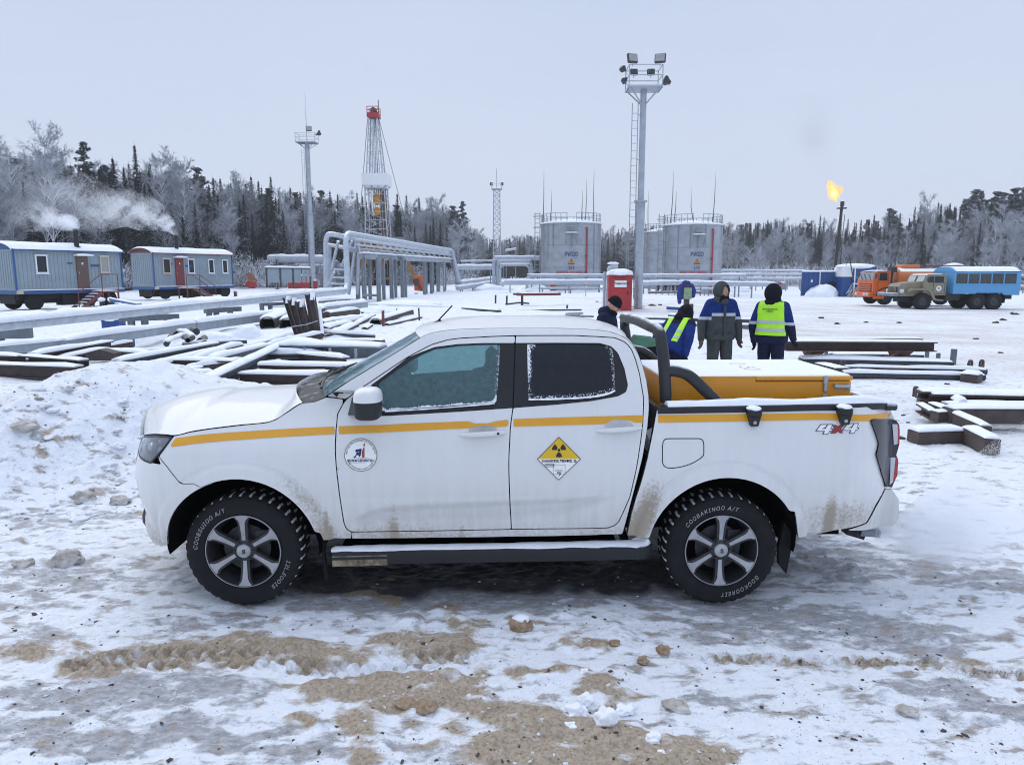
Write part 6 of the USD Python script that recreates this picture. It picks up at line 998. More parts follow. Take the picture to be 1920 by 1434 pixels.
p0_ = X(1538, 508); t.P('post', bb(p0_[0] - .05, p0_[0] + .05, -.06, .0, -1, p0_[2]), 'white_paint'); t.P('snow_cap', snowcap(X(1504, 509.5), X(1600, 509.5), .3, .18, 7), 'snow', 60); t.P('notice', xf(bb(-.5, .5, -.05, -.035, -.13, .13), None, X(1574, 526)), 'sticker_white'); t.P('hasp', xf(cbox((0, 0, 0), (.2, .08, .3), .02), None, X(1522, 527)), 'sticker_white'); t.P('valve', xf(lump((0, 0, 0), (.75, .4, .4), 5, 2, .3), None, X(1563, 535)), 'navy_cloth')
D2 = 78; t = T('blue_cabin', 'blue cabin with a white end wall left of the orange tanker', 'cabin', depth_pt(1622, D2)); b2 = t.loc; X2 = lambda x, y: U(x, y, D2) - b2; p0_, p1_ = X2(1602, 500), X2(1640, 552)
t.P('wall', bb(p0_[0], p1_[0], 0, 2.6, p1_[2] - .5, p0_[2]), 'blue_container'); t.P('white_wall', bb(X2(1582, 515)[0], p0_[0] - .02, .2, 2.4, X2(0, 519)[2], p0_[2] - .05), 'white_paint'); t.P('lower_wall', bb(X2(1582, 515)[0], p0_[0] - .02, .3, 2.3, -.5, X2(0, 519)[2] - .02), 'blue_container'); t.P('post', join([bb(x - .06, x + .06, -.08, -.0, -.5, p0_[2]) for x in (p0_[0] + .1,)]), 'white_paint'); q = X2(1614, 520); t.P('window', xzprism(wins(q[0] - .3, q[0] + .3, q[2] - .9, q[2] + .3, 0), -.06, -.002), 'white_paint'); t.P('cross_bar', bb(q[0] - .7, q[0] + .7, -.09, -.03, q[2] - .05, q[2] + .02), 'frosty_zinc')
t.P('roof_snow', lump(((X2(1582, 515)[0] + p1_[0]) / 2, 1.2, p0_[2] + .02), ((p1_[0] - X2(1582, 515)[0]) / 2 + .25, 1.7, .35), 6, 3, .06), 'snow', 60); t.P('skid', bb(p0_[0], p1_[0], -.05, .1, X2(0, 533)[2], X2(0, 531)[2]), 'sticker_white')
t = T('jib', 'thin dark jib poles leaning beside the blue cabin', 'pole', depth_pt(1592, 77)); b2 = t.loc; t.P('pole', join([tube([U(1592, 478, 77) - b2, U(1601, 530, 77) - b2], .06, 5), tube([U(1593, 483, 77) - b2, U(1586, 498, 77) - b2], .03, 4)]), 'dark_steel')
for px, py, w, h, lab in ((1548, 546, 54, 22, 'low bank of snow piled against the blue fence'), (1000, 548, 60, 14, 'white bank of snow before the left tank pipes'), (1370, 548, 70, 16, 'white bank of snow right of the numbered 170 tank'), (925, 545, 60, 12, 'low snow bank right of the pipe rack')):
    b = depth_pt(px, 78.3) if px == 1548 else gp(px, py); k = b[1] / FP; t = T('snow_bank', lab, 'snow bank', b); t.P('snow', lump((0, .8, -.1), (w * k * .55, 1.6, h * k * 1.1), int(px), 3, .35), 'snow', 60)
b = gp(1602, 557); t = T('brush_heap', 'heap of frosted cut branches before the orange tanker', 'branches', b); r_ = np.random.default_rng(3)
for i in range(46): a = r_.uniform(-.3, 1.3); p = np.array([r_.uniform(-1.0, 1.2), r_.uniform(-.6, .6), r_.uniform(0, .5)]); e = np.array([math.cos(a), r_.uniform(-.4, .4), math.sin(a)]) * r_.uniform(.7, 1.7); t.P('branch', tube([p, p + e * .5 + (0, 0, .08), p + e], .03, 4, scale=[1, .7, .3]), 'frost_twig' if i % 3 else 'timber')
b = gp(1466, 543); k = b[1] / FP; t = T('meter_box', 'grey meter cabinet with a red cap before the far guard pipes', 'cabinet', b); t.P('body', cbox((.2, .3, .55), (.75, .6, 1.1), .03), 'grey_steel'); t.P('cap', hull(np.array([(x, y, z) for y in (0, .5) for x, z in ((-.75, .85), (-.2, 1.15), (-.15, .75), (-.6, .7))])), 'red_paint'); t.P('snow_cap', lump((.2, .3, 1.1), (.45, .4, .12), 2, 2, .1), 'snow', 60)
# manifold with red valves before the right tank
b = gp(1232, 552); t = T('valve_manifold', 'row of dark red valves on a snowy manifold left of the hung jacket', 'valves', b); k = b[1] / FP; t.P('header', bar((-.9, 0, .1), (4.4, 0, .12), .3, .14), 'brown_red'); t.P('snow_cap', snowcap((-.9, 0, .18), (4.4, 0, .2), .35, .12, 2), 'snow', 60)
for i, x in enumerate((-.5, .0, .25, .6, 1.0, 1.4, 1.9)): v = t.P('valve', join([tube([(x + .6, 0, .2), (x + .6, 0, 1.0)], .10, 7), lump((x + .6, 0, .75), (.17, .15, .2), i, 1, .3)]), 'brown_red' if i % 2 else 'dark_steel', 40); t.P('hand_wheel', xf(tube([(math.cos(a) * .2, math.sin(a) * .2, 0) for a in np.linspace(0, 6.28, 9)], .03, 4, caps=False), None, (x + .6, 0, 1.05)), 'frosty_steel', parent=v)
# orange machine beside the rig, flare stack
b = depth_pt(788, 84); t = T('orange_pump_unit', 'orange pump unit with a dark funnel in front of the rig', 'machine', b); X = lambda x, y: U(x, y, 84) - b; p0_, p1_ = X(776, 517), X(794, 549); t.P('housing', cbox(((p0_[0] + p1_[0]) / 2, .6, (p0_[2] + p1_[2]) / 2), (p1_[0] - p0_[0], 1.2, p0_[2] - p1_[2]), .05), 'orange_paint', 30); q = X(778, 529); t.P('funnel', xf(hull(np.array([(-.3, -.2, .35), (.45, -.2, .4), (.5, -.2, -.1), (.1, -.2, -.5), (-.3, .2, .35), (.45, .2, .4), (.1, .2, -.5)])), None, q + (0, -.3, 0)), 'dark_steel'); t.P('chute', bar(X(784, 534), X(795, 548), .5, .2), 'brown_red')
b = depth_pt(1562, 128); t = T('flare_stack', 'black gas flare stack burning beyond the blue fence', 'flare stack', b); h = U(1569, 378, 128)[2] - b[2]; k = 128 / FP; t.P('stack', tube([(0, 0, 0), (0.35, 0, h * .55), (.65, 0, h)], .30, 10, scale=[1, .85, .8]), 'soot', 40); t.P('collar', join([bb(-.1, 1.3, -.5, .5, h - 1.25, h - 1.05), tube([(.65, 0, h - .8), (.65, 0, h)], .34, 10)]), 'soot'); t.P('guy', join([tube([(.5, 0, h * .7), (-3.5, 2, 4)], .04, 4), tube([(.9, 0, 0), (1.2, 0, h * .85)], .06, 4)]), 'soot')

FLARE = b + (.65, 0, h)
# ================================================================== the two lorries (local: x from the nose backwards, y away, z up)
mat('wind_glass', (.20, .25, .28), .15, coat=.6, var=.2); mat('tyre_far', (.014, .015, .018), .8, spec=.25, var=.3); mat('tank_orange', (.60, .17, .035), .4, var=.12, scale=1.5)
def big_wheel(t, x, y, R, w, z, lugs=True):
    a = t.P('wheel', xf(revolve([(R * .55, -w / 2), (R * .8, -w / 2 - .01), (R * .94, -w * .44), (R, -w * .3), (R, w * .3), (R * .94, w * .44), (R * .8, w / 2), (R * .55, w / 2)], 28), rotx(math.pi / 2), (x, y, z)), 'tyre_far', 40)
    t.P('rim', xf(revolve([(0, w * .42), (R * .12, w * .44), (R * .18, w * .3), (R * .5, w * .28), (R * .57, w * .45), (R * .57, -w * .4), (0, -w * .4)], 20), rotx(math.pi / 2), (x, y, z)), 'dark_steel', 30, parent=a)
    if lugs: t.P('tread', join([xf(bb(-.05, .05, -w * .47, w * .47, R - .02, R + .025), roty(k * math.pi / 11) if 0 else roty(k * 2 * math.pi / 22), (x, y, z)) for k in range(22)]), 'tyre_far', parent=a)
def lorry_base(px, D, ybot):
    b = U(px, 540, D); k = 1 / 1340 * (D * _cp); zg = float(U(px, ybot, D)[2]); b[2] = zg; return b, k
def kam():
    b, k = lorry_base(1637, 55, 570.5); t = T('tank_lorry', 'orange tank lorry parked behind the khaki lorry with the blue body', 'tank lorry', b)
    X = lambda px: U(px, 540, 55)[0] - b[0]; Z = lambda py: float(U(1660, py, 55)[2] - b[2]); W = 2.45
    zc0, zc1 = Z(553), Z(508); x1 = X(1668.5)
    cab = Polygon([(0, zc0 + .25), (0, zc0 + 1.15), (.14, zc1 - .1), (.3, zc1), (x1, zc1), (x1, zc0 + .4), (x1 - .12, zc0 + .4), (x1 - .25, zc0 + .1), (x1 - .45, zc0 - .12), (.2, zc0 - .12)])
    cb = t.P('cab', xzprism(cab, 0, W), 'orange_paint'); t.P('roof_snow', lump((x1 * .55, W / 2, zc1), (x1 * .5, W * .5, .07), 1, 2, .1), 'snow', 60)
    zw0, zw1 = Z(526), Z(512); t.P('side_window', hull(np.array([(x, y, z) for y in (-.015, .01) for x, z in ((.42, zw0), (.46, zw1), (1.0, zw1), (1.05, zw0))])), 'pane', parent=cb); t.P('windscreen', hull(np.array([(x - d, y, z) for d in (.0, .03) for y in (.12, W - .12) for x, z in ((.005, zw0 + .02), (.125, zw1 + .05))])), 'wind_glass', parent=cb); t.P('wiper', join([bar((-.05, y, zw0 + .05), (.02, y + .5, zw0 + .5), .03, .03) for y in (.4, 1.1, 1.7)]), 'dark_steel', parent=cb)
    for y in (-.22, W + .05): t.P('mirror', cbox((.05, y, zw0 + .35), (.08, .2, .4), .02), 'dark_steel', parent=cb)
    t.P('door_seam', xzprism(Polygon([(.3, zc0 + .1), (1.12, zc0 + .1), (1.12, zc1 - .12), (.36, zc1 - .12)]).exterior.buffer(.012), -.008, .002), 'dark_steel', parent=cb); t.P('step', bb(.15, x1 - .4, -.02, .25, zc0 - .3, zc0 - .1), 'orange_paint', parent=cb)
    gr = t.P('grille', bb(-.03, .01, .25, W - .25, zc0 + .25, zc0 + .85), 'dark_steel', parent=cb); [t.P('slat', bb(-.06, -.025, .3, W - .3, zc0 + .3 + .14 * i, zc0 + .38 + .14 * i), 'orange_paint', parent=gr) for i in range(4)]
    bp = t.P('bumper', cbox((-.10, W / 2, zc0 + .02), (.35, W + .04, .36), .05), 'orange_paint', 30); [t.P('headlight', cbox((-.28, y, zc0 + .04), (.05, .3, .18), .02), 'lamp_clear', 30, parent=bp) for y in (.35, .8, W - .35)]
    R = .54; zx = R - .02
    for x, y in ((X(1661.5), .17), (X(1661.5), W - .17), (X(1768), .2), (X(1768), W - .2), (X(1796), .2), (X(1796), W - .2)): big_wheel(t, x, y, R, .34, zx)
    a = np.linspace(.1, math.pi - .1, 12); xw = X(1661.5); t.P('fender', sweep([(xw - .74 * math.cos(q), .16, zx + .05 + .68 * math.sin(q)) for q in a], [(-.2, -.03), (.2, -.03), (.2, .03), (-.2, .03)]), 'trim_black', 40)
    t.P('chassis', join([bb(.5, X(1815), .7, .85, .72, .98), bb(.5, X(1815), W - .85, W - .7, .72, .98), bb(x1 + .02, X(1684), .2, W - .2, .8, 1.5)]), 'soot')
    t.P('air_filter', join([tube([(x1 + .18, .35, 1.2), (x1 + .18, .35, zc1 + .2)], .16, 8), bb(x1 + .02, x1 + .5, .1, .6, zc1 - .1, zc1 + .3)]), 'dark_steel'); t.P('exhaust_stack', tube([(x1 + .42, .5, 1.4), (x1 + .42, .5, zc1 + .1)], .09, 8), 'frosty_zinc')
    xt0, xt1 = X(1687), X(1813); zt0, zt1 = Z(539), Z(503); cz, rz_, ry = (zt0 + zt1) / 2, (zt1 - zt0) / 2, 1.2
    an = np.linspace(0, 2 * math.pi, 32, endpoint=False); se = np.stack([W / 2 + ry * np.sign(np.cos(an)) * np.abs(np.cos(an)) ** .85 - W / 2, rz_ * np.sign(np.sin(an)) * np.abs(np.sin(an)) ** .85], 1)
    tk_ = t.P('tank', sweep([(xt0 - .1, W / 2, cz), (xt0, W / 2, cz), (xt1, W / 2, cz), (xt1 + .1, W / 2, cz)], se, scale=[.9, 1, 1, .9]), 'tank_orange', 40)
    sn = np.stack([se[:, 0] * 1.012, se[:, 1] * 1.012 + .02], 1); sn = sn[(an > .50) & (an < math.pi - .2)]; sn = np.vstack([sn, sn[::-1] * .985]); t.P('snow_cap', sweep([(xt0 + .1, W / 2, cz), (xt1 - .1, W / 2, cz)], sn), 'snow', 50, parent=tk_)
    t.P('hatch', cbox((X(1715), W / 2, Z(500)), (X(1733) - X(1698), 1.1, .32), .08), 'tank_orange', 30, parent=tk_); t.P('catwalk', bb(X(1733), xt1, W / 2 - .5, W / 2 + .3, Z(503) + .1, Z(502) + .17), 'brown_red', parent=tk_); t.P('snow_cap', snowcap((X(1788), W / 2 - .1, Z(502) + .17), (xt1, W / 2 - .1, Z(502) + .17), .9, .22, 3), 'snow', 60, parent=tk_)
    for f in (.2, .5, .8): t.P('strap', sweep([(xt0 + (xt1 - xt0) * f - .04, W / 2, cz), (xt0 + (xt1 - xt0) * f + .04, W / 2, cz)], se * 1.012), 'tank_orange', 40, parent=tk_)
    t.P('bunk', bb(xt0 + .1, xt1 - .1, .6, W - .6, .95, zt0 + .12), 'soot')
kam()
def ural():
    b, k = lorry_base(1691, 50.5, 580); t = T('crew_lorry', 'khaki bonneted lorry carrying a light blue crew body with five windows', 'lorry', b)
    X = lambda px: U(px, 540, 50.5)[0] - b[0]; Z = lambda py: float(U(1790, py, 50.5)[2] - b[2]); W = 2.45; k = 50.5 / 1340
    P = lambda pts: Polygon([(X(x), Z(y)) for x, y in pts])
    bn = t.P('bonnet', hull(np.array([(X(x), y, Z(z)) for x, z, i in ((1692, 556, .45), (1692, 538, .5), (1696, 532.5, .55), (1716, 529, .55), (1736, 528, .4), (1736, 556, .4)) for y in (i, W - i)])), 'khaki_paint', 30)
    t.P('grille', bb(-.02, .03, .62, W - .62, Z(552), Z(538)), 'dark_steel', parent=bn); [t.P('grille_bar', bb(-.05, -.01, y, y + .05, Z(551), Z(539)), 'khaki_paint', parent=bn) for y in np.arange(.7, W - .65, .16)]
    cab = P([(1733.5, 554), (1733.5, 529), (1738.5, 516), (1742, 514.5), (1768, 514), (1774, 516), (1775.5, 520), (1775.5, 554)]); cb = t.P('cab', xzprism(cab, .12, W - .12), 'khaki_paint'); t.P('roof', hull(np.array([(X(x), y, Z(z)) for x, z, i in ((1738.5, 516.5, .12), (1742, 513.6, .35), (1768, 513.2, .35), (1775, 516.5, .12)) for y in (i, W - i)])), 'snow', 30, parent=cb)
    t.P('windscreen', hull(np.array([(X(x) - d, y, Z(z)) for d in (0, .03) for y in (.22, W - .22) for x, z in ((1733.6, 528), (1737.8, 517.5))])), 'wind_glass', parent=cb); t.P('pillar', bar((X(1733) - .04, W / 2, Z(528)), (X(1737) - .04, W / 2, Z(517)), .05, .05), 'khaki_paint', parent=cb)
    t.P('side_window', xzprism(P([(1740.5, 529.5), (1744, 518.5), (1770, 518.5), (1770, 529.5)]), .09, .125), 'pane', parent=cb); t.P('window_pillar', xzprism(P([(1751, 529.5), (1752, 518.5), (1753, 518.5), (1752, 529.5)]), .08, .12), 'khaki_paint', parent=cb)
    dr = t.P('door_seam', xzprism(P([(1751.5, 551), (1751.5, 530), (1773, 530), (1773, 551)]).exterior.buffer(.012), .105, .122), 'dark_steel', parent=cb); c = (X(1762), Z(541)); lg = t.P('door_logo', xzprism(Point(*c).buffer(4.8 * k, 20), .10, .118), 'sticker_white', parent=cb); t.P('logo_mark', xzprism(affinity.translate(unary_union([sbox(-.10, .0, .06, .06), sbox(-.07, -.07, .09, -.03)]), *c), .094, .099), 'sticker_blue', parent=lg)
    xw = X(1733.5); R = .57; zx = R - .02
    fp = [(1705, 548), (1707.5, 542), (1712, 540.5), (1742, 541), (1748.5, 545), (1756, 560), (1760, 561), (1760, 563), (1753, 563), (1745, 548.5), (1740, 544.5), (1714, 544)]
    for y0 in (.02, W - .57): t.P('fender', xzprism(P(fp), y0, y0 + .55), 'khaki_paint')
    t.P('step', bb(X(1757), X(1772), .05, .5, Z(564), Z(562)), 'frosty_steel'); t.P('bumper', join([cbox((-.35, W / 2, Z(552.5)), (.25, W, .24), .04), bar((-.3, .5, Z(553)), (.1, .5, Z(553)), .12, .12), bar((-.3, W - .5, Z(553)), (.1, W - .5, Z(553)), .12, .12)]), 'frosty_steel', 30)
    for y in (.3, W - .3): t.P('headlight', xf(tube([(0, 0, 0), (.18, 0, 0)], .14, 14), None, (-.02 + .1, y, Z(546))), 'lamp_clear', 30)
    t.P('mirror', join([bar((X(1736), .0, Z(526)), (X(1736), -.2, Z(524)), .03, .03), cbox((X(1736), -.22, Z(523)), (.06, .16, .32), .02)]), 'dark_steel', 30)
    for x in (xw, X(1836), X(1867.6)):
        for y in (.2, W - .2): big_wheel(t, x, y, R, .40, zx)
    t.P('axle', join([tube([(x, .2, zx), (x, W - .2, zx)], .12, 8) for x in (xw, X(1836), X(1867.6))]), 'soot', kind='stuff'); t.P('chassis', join([bb(.1, X(1906), .75, .9, .75, 1.02), bb(.1, X(1906), W - .9, W - .75, .75, 1.02), bb(X(1776), X(1803), .12, .7, .62, 1.1), bb(X(1890), X(1906), .4, W - .4, .7, 1.0), bb(.3, X(1735), .8, W - .8, .5, 1.1)]), 'soot'); t.P('mud_flap', join([bb(X(1886), X(1887), y, y + .45, .45, 1.1) for y in (.02, W - .47)]), 'rubber')
    z0, z1, zr = Z(552.5), Z(509), Z(504); x0, x1 = X(1787), X(1912)
    body = P([(1787, 551), (1787, 510), (1912, 510.5), (1912, 553.5), (1883, 553), (1878, 548), (1833, 548), (1829, 551)]); fr_ = P([(1791, 531.5), (1791, 512.8), (1904, 513), (1904, 531.8)]); bd = t.P('body', xzprism(body.difference(fr_), -.03, .03), 'sky_paint')
    t.P('body', join([xzprism(body.difference(fr_), W, W + .06), bb(x0, x0 + .06, .031, W, z0 + .06, z1), bb(x1 - .06, x1, .031, W, z0, z1), bb(x0 + .06, x1 - .06, .031, W, z0 + .1, z0 + .25)]), 'sky_paint')
    yy = np.linspace(-.03, W + .06, 17); u = np.linspace(-1, 1, 17); zz = z1 + (zr - z1 + .12) * (1 - np.abs(u) ** 3.2); pr = np.vstack([np.stack([-yy, zz], 1), np.stack([-yy, zz * 0 + z1 - .02], 1)[::-1]]); t.P('roof', sweep([(x0 - .02, 0, 0), (x1 + .02, 0, 0)], pr[::-1]), 'sky_paint', 30); pr = np.vstack([np.stack([-yy, zz + .05 * (1 - u ** 8)], 1), np.stack([-yy, zz - .02], 1)[::-1]])[::-1]; t.P('roof_snow', sweep([(x0 + .1, 0, 0), (x1 - .1, 0, 0)], pr), 'snow', 40)
    pw = [(1791, 1812.6), (1814.7, 1834.5), (1836.5, 1857), (1859, 1880), (1882, 1904)]
    for a, c in pw:
        for yb in (0, W + .03): t.P('window', bb(X(a) + .02, X(c) - .02, yb - .005, yb + .005, Z(531.2), Z(513.2)), 'bus_pane')
    for x in (1813.6, 1835.5, 1858, 1881):
        for yb in (0, W + .03): t.P('window_pillar', bb(X(x) - .04, X(x) + .04, yb - .025, yb + .025, Z(531.6), Z(512.8)), 'sky_paint')
    for i, x in enumerate((1802, 1820, 1838, 1862, 1888)): s = t.P('seat', cbox((X(x), .6, Z(536)), (.5, .9, .12), .03), 'navy_cloth', 30); t.P('seat_back', cbox((X(x) + .25, .6, Z(532)), (.12, .9, .75), .03), 'navy_cloth', 30, parent=s)
    t.P('stove_pipe', tube([(X(1835), W * .5, zr), (X(1835), W * .5, zr + .25)], .06, 6), 'frosty_steel'); t.P('rub_rail', bb(x0, x1, -.045, -.03, Z(533.5), Z(532.6)), 'sky_paint')
_glass('bus_pane', (.50, .54, .57), .25, (.12, .135, .15))
ural()
# ================================================================== people (local: facing -y, x to their left, feet at z = 0)
def balls(ch):                                # chain of (point, radius) -> one manifold of hulls
    out = []
    for (a, ra), (b, rb) in zip(ch[:-1], ch[1:]):
        sp = lambda c, r: m3.Manifold.sphere(r, 14).translate(list(map(float, c)))
        out.append((sp(a, ra) + sp(b, rb)).hull())
    return m3.Manifold.batch_boolean(out, m3.OpType.Add)
def blob(ps): return m3.Manifold.batch_boolean([m3.Manifold.sphere(r, 18).translate(list(map(float, c))) for c, r in ps], m3.OpType.Add).hull()
def soft(m, el=.03, it=6):
    m = m.refine_to_length(el); q = m.to_mesh(); t = trimesh.Trimesh(np.array(q.vert_properties[:, :3]), np.array(q.tri_verts), process=True); trimesh.smoothing.filter_taubin(t, iterations=it); return np.array(t.vertices), np.array(t.faces)
def raw(m): q = m.to_mesh(); return np.array(q.vert_properties[:, :3], float), np.array(q.tri_verts)
def hand(w, d, s):                            # fingers from the wrist w along d
    d = np.asarray(d, float) / np.linalg.norm(d); f = np.array([0, -1.0, 0]); f = f - (f @ d) * d; f /= np.linalg.norm(f); n = np.cross(d, f) * s; w = np.asarray(w, float); out = [balls([(w, .032), (w + d * .05 + f * .018, .026), (w + d * .09 + f * .02, .022)]), balls([(w + d * .05 - f * .018, .026), (w + d * .09 - f * .02, .022)])]
    for k, L in zip((-1.5, -.5, .5, 1.5), (.062, .078, .08, .07)): b = w + d * .095 + f * .019 * k; out.append(balls([(b, .0115), (b + d * L * .55 - n * .008, .0105), (b + d * L * .9 - n * .03, .009)]))
    b = w + d * .03 + f * .035; out.append(balls([(b, .014), (b + d * .035 + f * .03 - n * .01, .0125), (b + d * .065 + f * .034 - n * .02, .010)])); return m3.Manifold.batch_boolean(out, m3.OpType.Add)
def person(label, loc, rz, h=1.82, lean=0.0, yaw_head=0.0, nod=0.0, arms=None, hood='navy_cloth', hooded=True, jacket=('royal_cloth', 'grey_cloth'), zone=(1.30, 1.235), vest=None, trousers='grey_cloth', glove='black_cloth', stripes=True, bulk=1.0, kneel=0.0):
    t = T('person', label, 'person', loc, rz, group='people at work behind the pickup'); s = h / 1.80
    arms = arms or {}
    J = {'hipL': (.10, 0, .93), 'hipR': (-.10, 0, .93), 'kneeL': (.12, -.03, .50), 'kneeR': (-.12, -.02, .50), 'ankL': (.12, .03, .09), 'ankR': (-.13, .02, .09)}
    A = {'shL': (.20, .0, 1.44), 'elL': (.295, .03, 1.15), 'wrL': (.30, -.05, .89), 'shR': (-.20, .0, 1.44), 'elR': (-.295, .03, 1.15), 'wrR': (-.30, -.05, .89)}; A.update(arms); A = {k: np.array(v, float) for k, v in A.items()}
    hc = np.array([0, -.03, 1.66]); Rh = rotz(yaw_head) @ rotx(nod)
    hd = m3.Manifold.sphere(1, 32).scale([.078, .098, .118]); hd += m3.Manifold.sphere(1, 20).scale([.058, .06, .06]).translate([0, -.035, -.075]); hd += balls([((0, -.092, .015), .010), ((0, -.112, -.022), .015)]); hd += balls([((-.014, -.103, -.030), .010), ((.014, -.103, -.030), .010)])
    for x in (-.032, .032): hd += m3.Manifold.sphere(.013, 12).translate([x, -.083, .012]); hd -= m3.Manifold.sphere(.010, 12).translate([x, -.103, .014])
    hd += balls([((-.022, -.089, -.062), .008), ((.022, -.089, -.062), .008)])
    for x in (-1, 1): hd += m3.Manifold.sphere(1, 12).scale([.012, .026, .034]).translate([x * .08, .005, .0])
    v, f = raw(hd.refine_to_length(.012)); hd = m3.Manifold(m3.Mesh(np.asarray(v @ Rh.T + hc, np.float32), np.asarray(f, np.uint32)))
    up_ = [blob([((.09, 0, 1.40), .11), ((-.09, 0, 1.40), .11), ((.06, 0, 1.05), .12), ((-.06, 0, 1.05), .12)]), balls([((0, 0, 1.45), .07), ((0, -.02, 1.58), .055)])]
    for q in 'LR': up_ += [balls([(A['sh' + q], .06), (A['el' + q], .047), (A['wr' + q], .032)]), *([hand(A['wr' + q], A['wr' + q] - A['el' + q], 1 if q == 'L' else -1)] if glove == 'skin' else [])]
    up_ = m3.Manifold.batch_boolean(up_, m3.OpType.Add)
    lo = m3.Manifold.batch_boolean([blob([((.07, 0, .95), .12), ((-.07, 0, .95), .12), ((0, 0, 1.0), .11)])] + [balls([(J['hip' + q], .10), (J['knee' + q], .065), (J['ank' + q], .045)]) for q in 'LR'] + [balls([(np.array(J['ank' + q]) - (0, 0, .03), .045), (np.array(J['ank' + q]) + (0, -.17, -.05), .035)]) for q in 'LR'], m3.OpType.Add)
    piv = np.array([0, 0, .95]); L = rotx(lean)
    def ben(m): return (np.asarray(m[0]) - piv) @ L.T + piv, m[1]
    def man(m): return m3.Manifold(m3.Mesh(np.asarray(m[0], np.float32), np.asarray(m[1], np.uint32)))
    body = man(ben(raw(up_ + hd))) + lo; sc = lambda m: (np.asarray(m[0]) * s, m[1])
    wr = lambda m, k=0: (lambda v: (v + .008 * (meshkit.fbm(v * 9 + 50 + k, 3, k)[:, None] - .5) * (v - v.mean(0)) / (np.linalg.norm(v - v.mean(0), axis=1)[:, None] + .05) * 2, m[1]))(np.asarray(m[0]))
    t.P('body', sc(soft(body, .02, 3)), 'skin', True)
    B = bulk
    torso = blob([((.13 * B, .0, 1.43), .105), ((-.13 * B, .0, 1.43), .105), ((.10 * B, -.02, 1.28), .15), ((-.10 * B, -.02, 1.28), .15), ((0, .01, 1.49), .10)]) + blob([((.10 * B, -.02, 1.28), .15), ((-.10 * B, -.02, 1.28), .15), ((.085 * B, -.01, 1.08), .155), ((-.085 * B, -.01, 1.08), .155)]) + blob([((.085 * B, -.01, 1.08), .155), ((-.085 * B, -.01, 1.08), .155), ((.10 * B, 0, .93), .165), ((-.10 * B, 0, .93), .165)])
    torso = torso.trim_by_plane([0, 0, 1], .84); torso += balls([((0, .0, 1.47), .10), ((0, -.02, 1.55), .085)])
    sl = m3.Manifold.batch_boolean([balls([(A['sh' + q] * (.92, 1, 1), .10), (A['el' + q], .078), (A['wr' + q] + (A['wr' + q] - A['el' + q]) * .02, .058)]) for q in 'LR'], m3.OpType.Add)
    def garment(m, nm, mt, el=.028, it=5, parent=None): return t.P(nm, sc(wr(ben(soft(m, el, it)))), mt, True, parent=parent)
    up2, sl_up = zone
    jk = torso + sl; jv, jf = soft(jk, .026, 5); jm = man(wr((jv, jf)))
    def cut(m, z0, z1): return m.trim_by_plane([0, 0, 1], z0).trim_by_plane([0, 0, -1], -z1)
    def put(m, nm, mt, parent=None): return t.P(nm, sc(ben(raw(m))), mt, 50, parent=parent)
    inner = m3.Manifold.cube([.42, 2, 3], True).translate([0, 0, 1.0])
    arm_m, tor_m = jm - inner, jm ^ inner
    jp = put(cut(tor_m, .5, up2 - .05) + cut(arm_m, .3, sl_up - .05), 'jacket', jacket[1])
    put(cut(tor_m, up2, 2.2) + cut(arm_m, sl_up, 2.2), 'jacket_yoke', jacket[0], jp); put(cut(tor_m, up2 - .05, up2) + cut(arm_m, sl_up - .05, sl_up), 'reflective_band', 'reflect' if stripes else jacket[1], jp)
    put(m3.Manifold.cube([.035, .03, .5], True).translate([0, -.168 - .01, 1.17]), 'placket', jacket[1], jp)
    for x in (-.13, .13): put(m3.Manifold.cube([.12, .02, .015], True).translate([x, -.168, .98]), 'pocket_flap', jacket[1], jp)
    tr = m3.Manifold.batch_boolean([blob([((.07, 0, .95), .135), ((-.07, 0, .95), .135)])] + [balls([(J['hip' + q], .125), (J['knee' + q], .095), (np.array(J['ank' + q]) + (0, 0, .02), .088)]) for q in 'LR'], m3.OpType.Add); t.P('trousers', sc(wr(soft(tr, .03, 4), 3)), trousers, True)
    for q in 'LR': a = np.array(J['ank' + q]); t.P('boot', sc(soft((balls([(a + (0, .02, .12), .065), (a + (0, .02, -.03), .06)]) + balls([(a + (0, .03, -.04), .055), (a + (0, -.17, -.05), .045)])).trim_by_plane([0, 0, 1], -.0), .025, 3)), 'trim_black', True)
    for q in 'LR': t.P('glove', sc(ben(soft(hand(A['wr' + q], A['wr' + q] - A['el' + q], 1 if q == 'L' else -1).refine_to_length(.012), .012, 2))) if glove == 'skin' else sc(ben((lambda m: (m[0] + .006 * trimesh.Trimesh(m[0], m[1], process=False).vertex_normals, m[1]))(soft(hand(A['wr' + q], A['wr' + q] - A['el' + q], 1 if q == 'L' else -1), .012, 2)))), glove, True)
    def headp(m, nm, mt): v, f = soft(m, .02, 4); return t.P(nm, sc(ben((v @ Rh.T + hc, f))), mt, True)
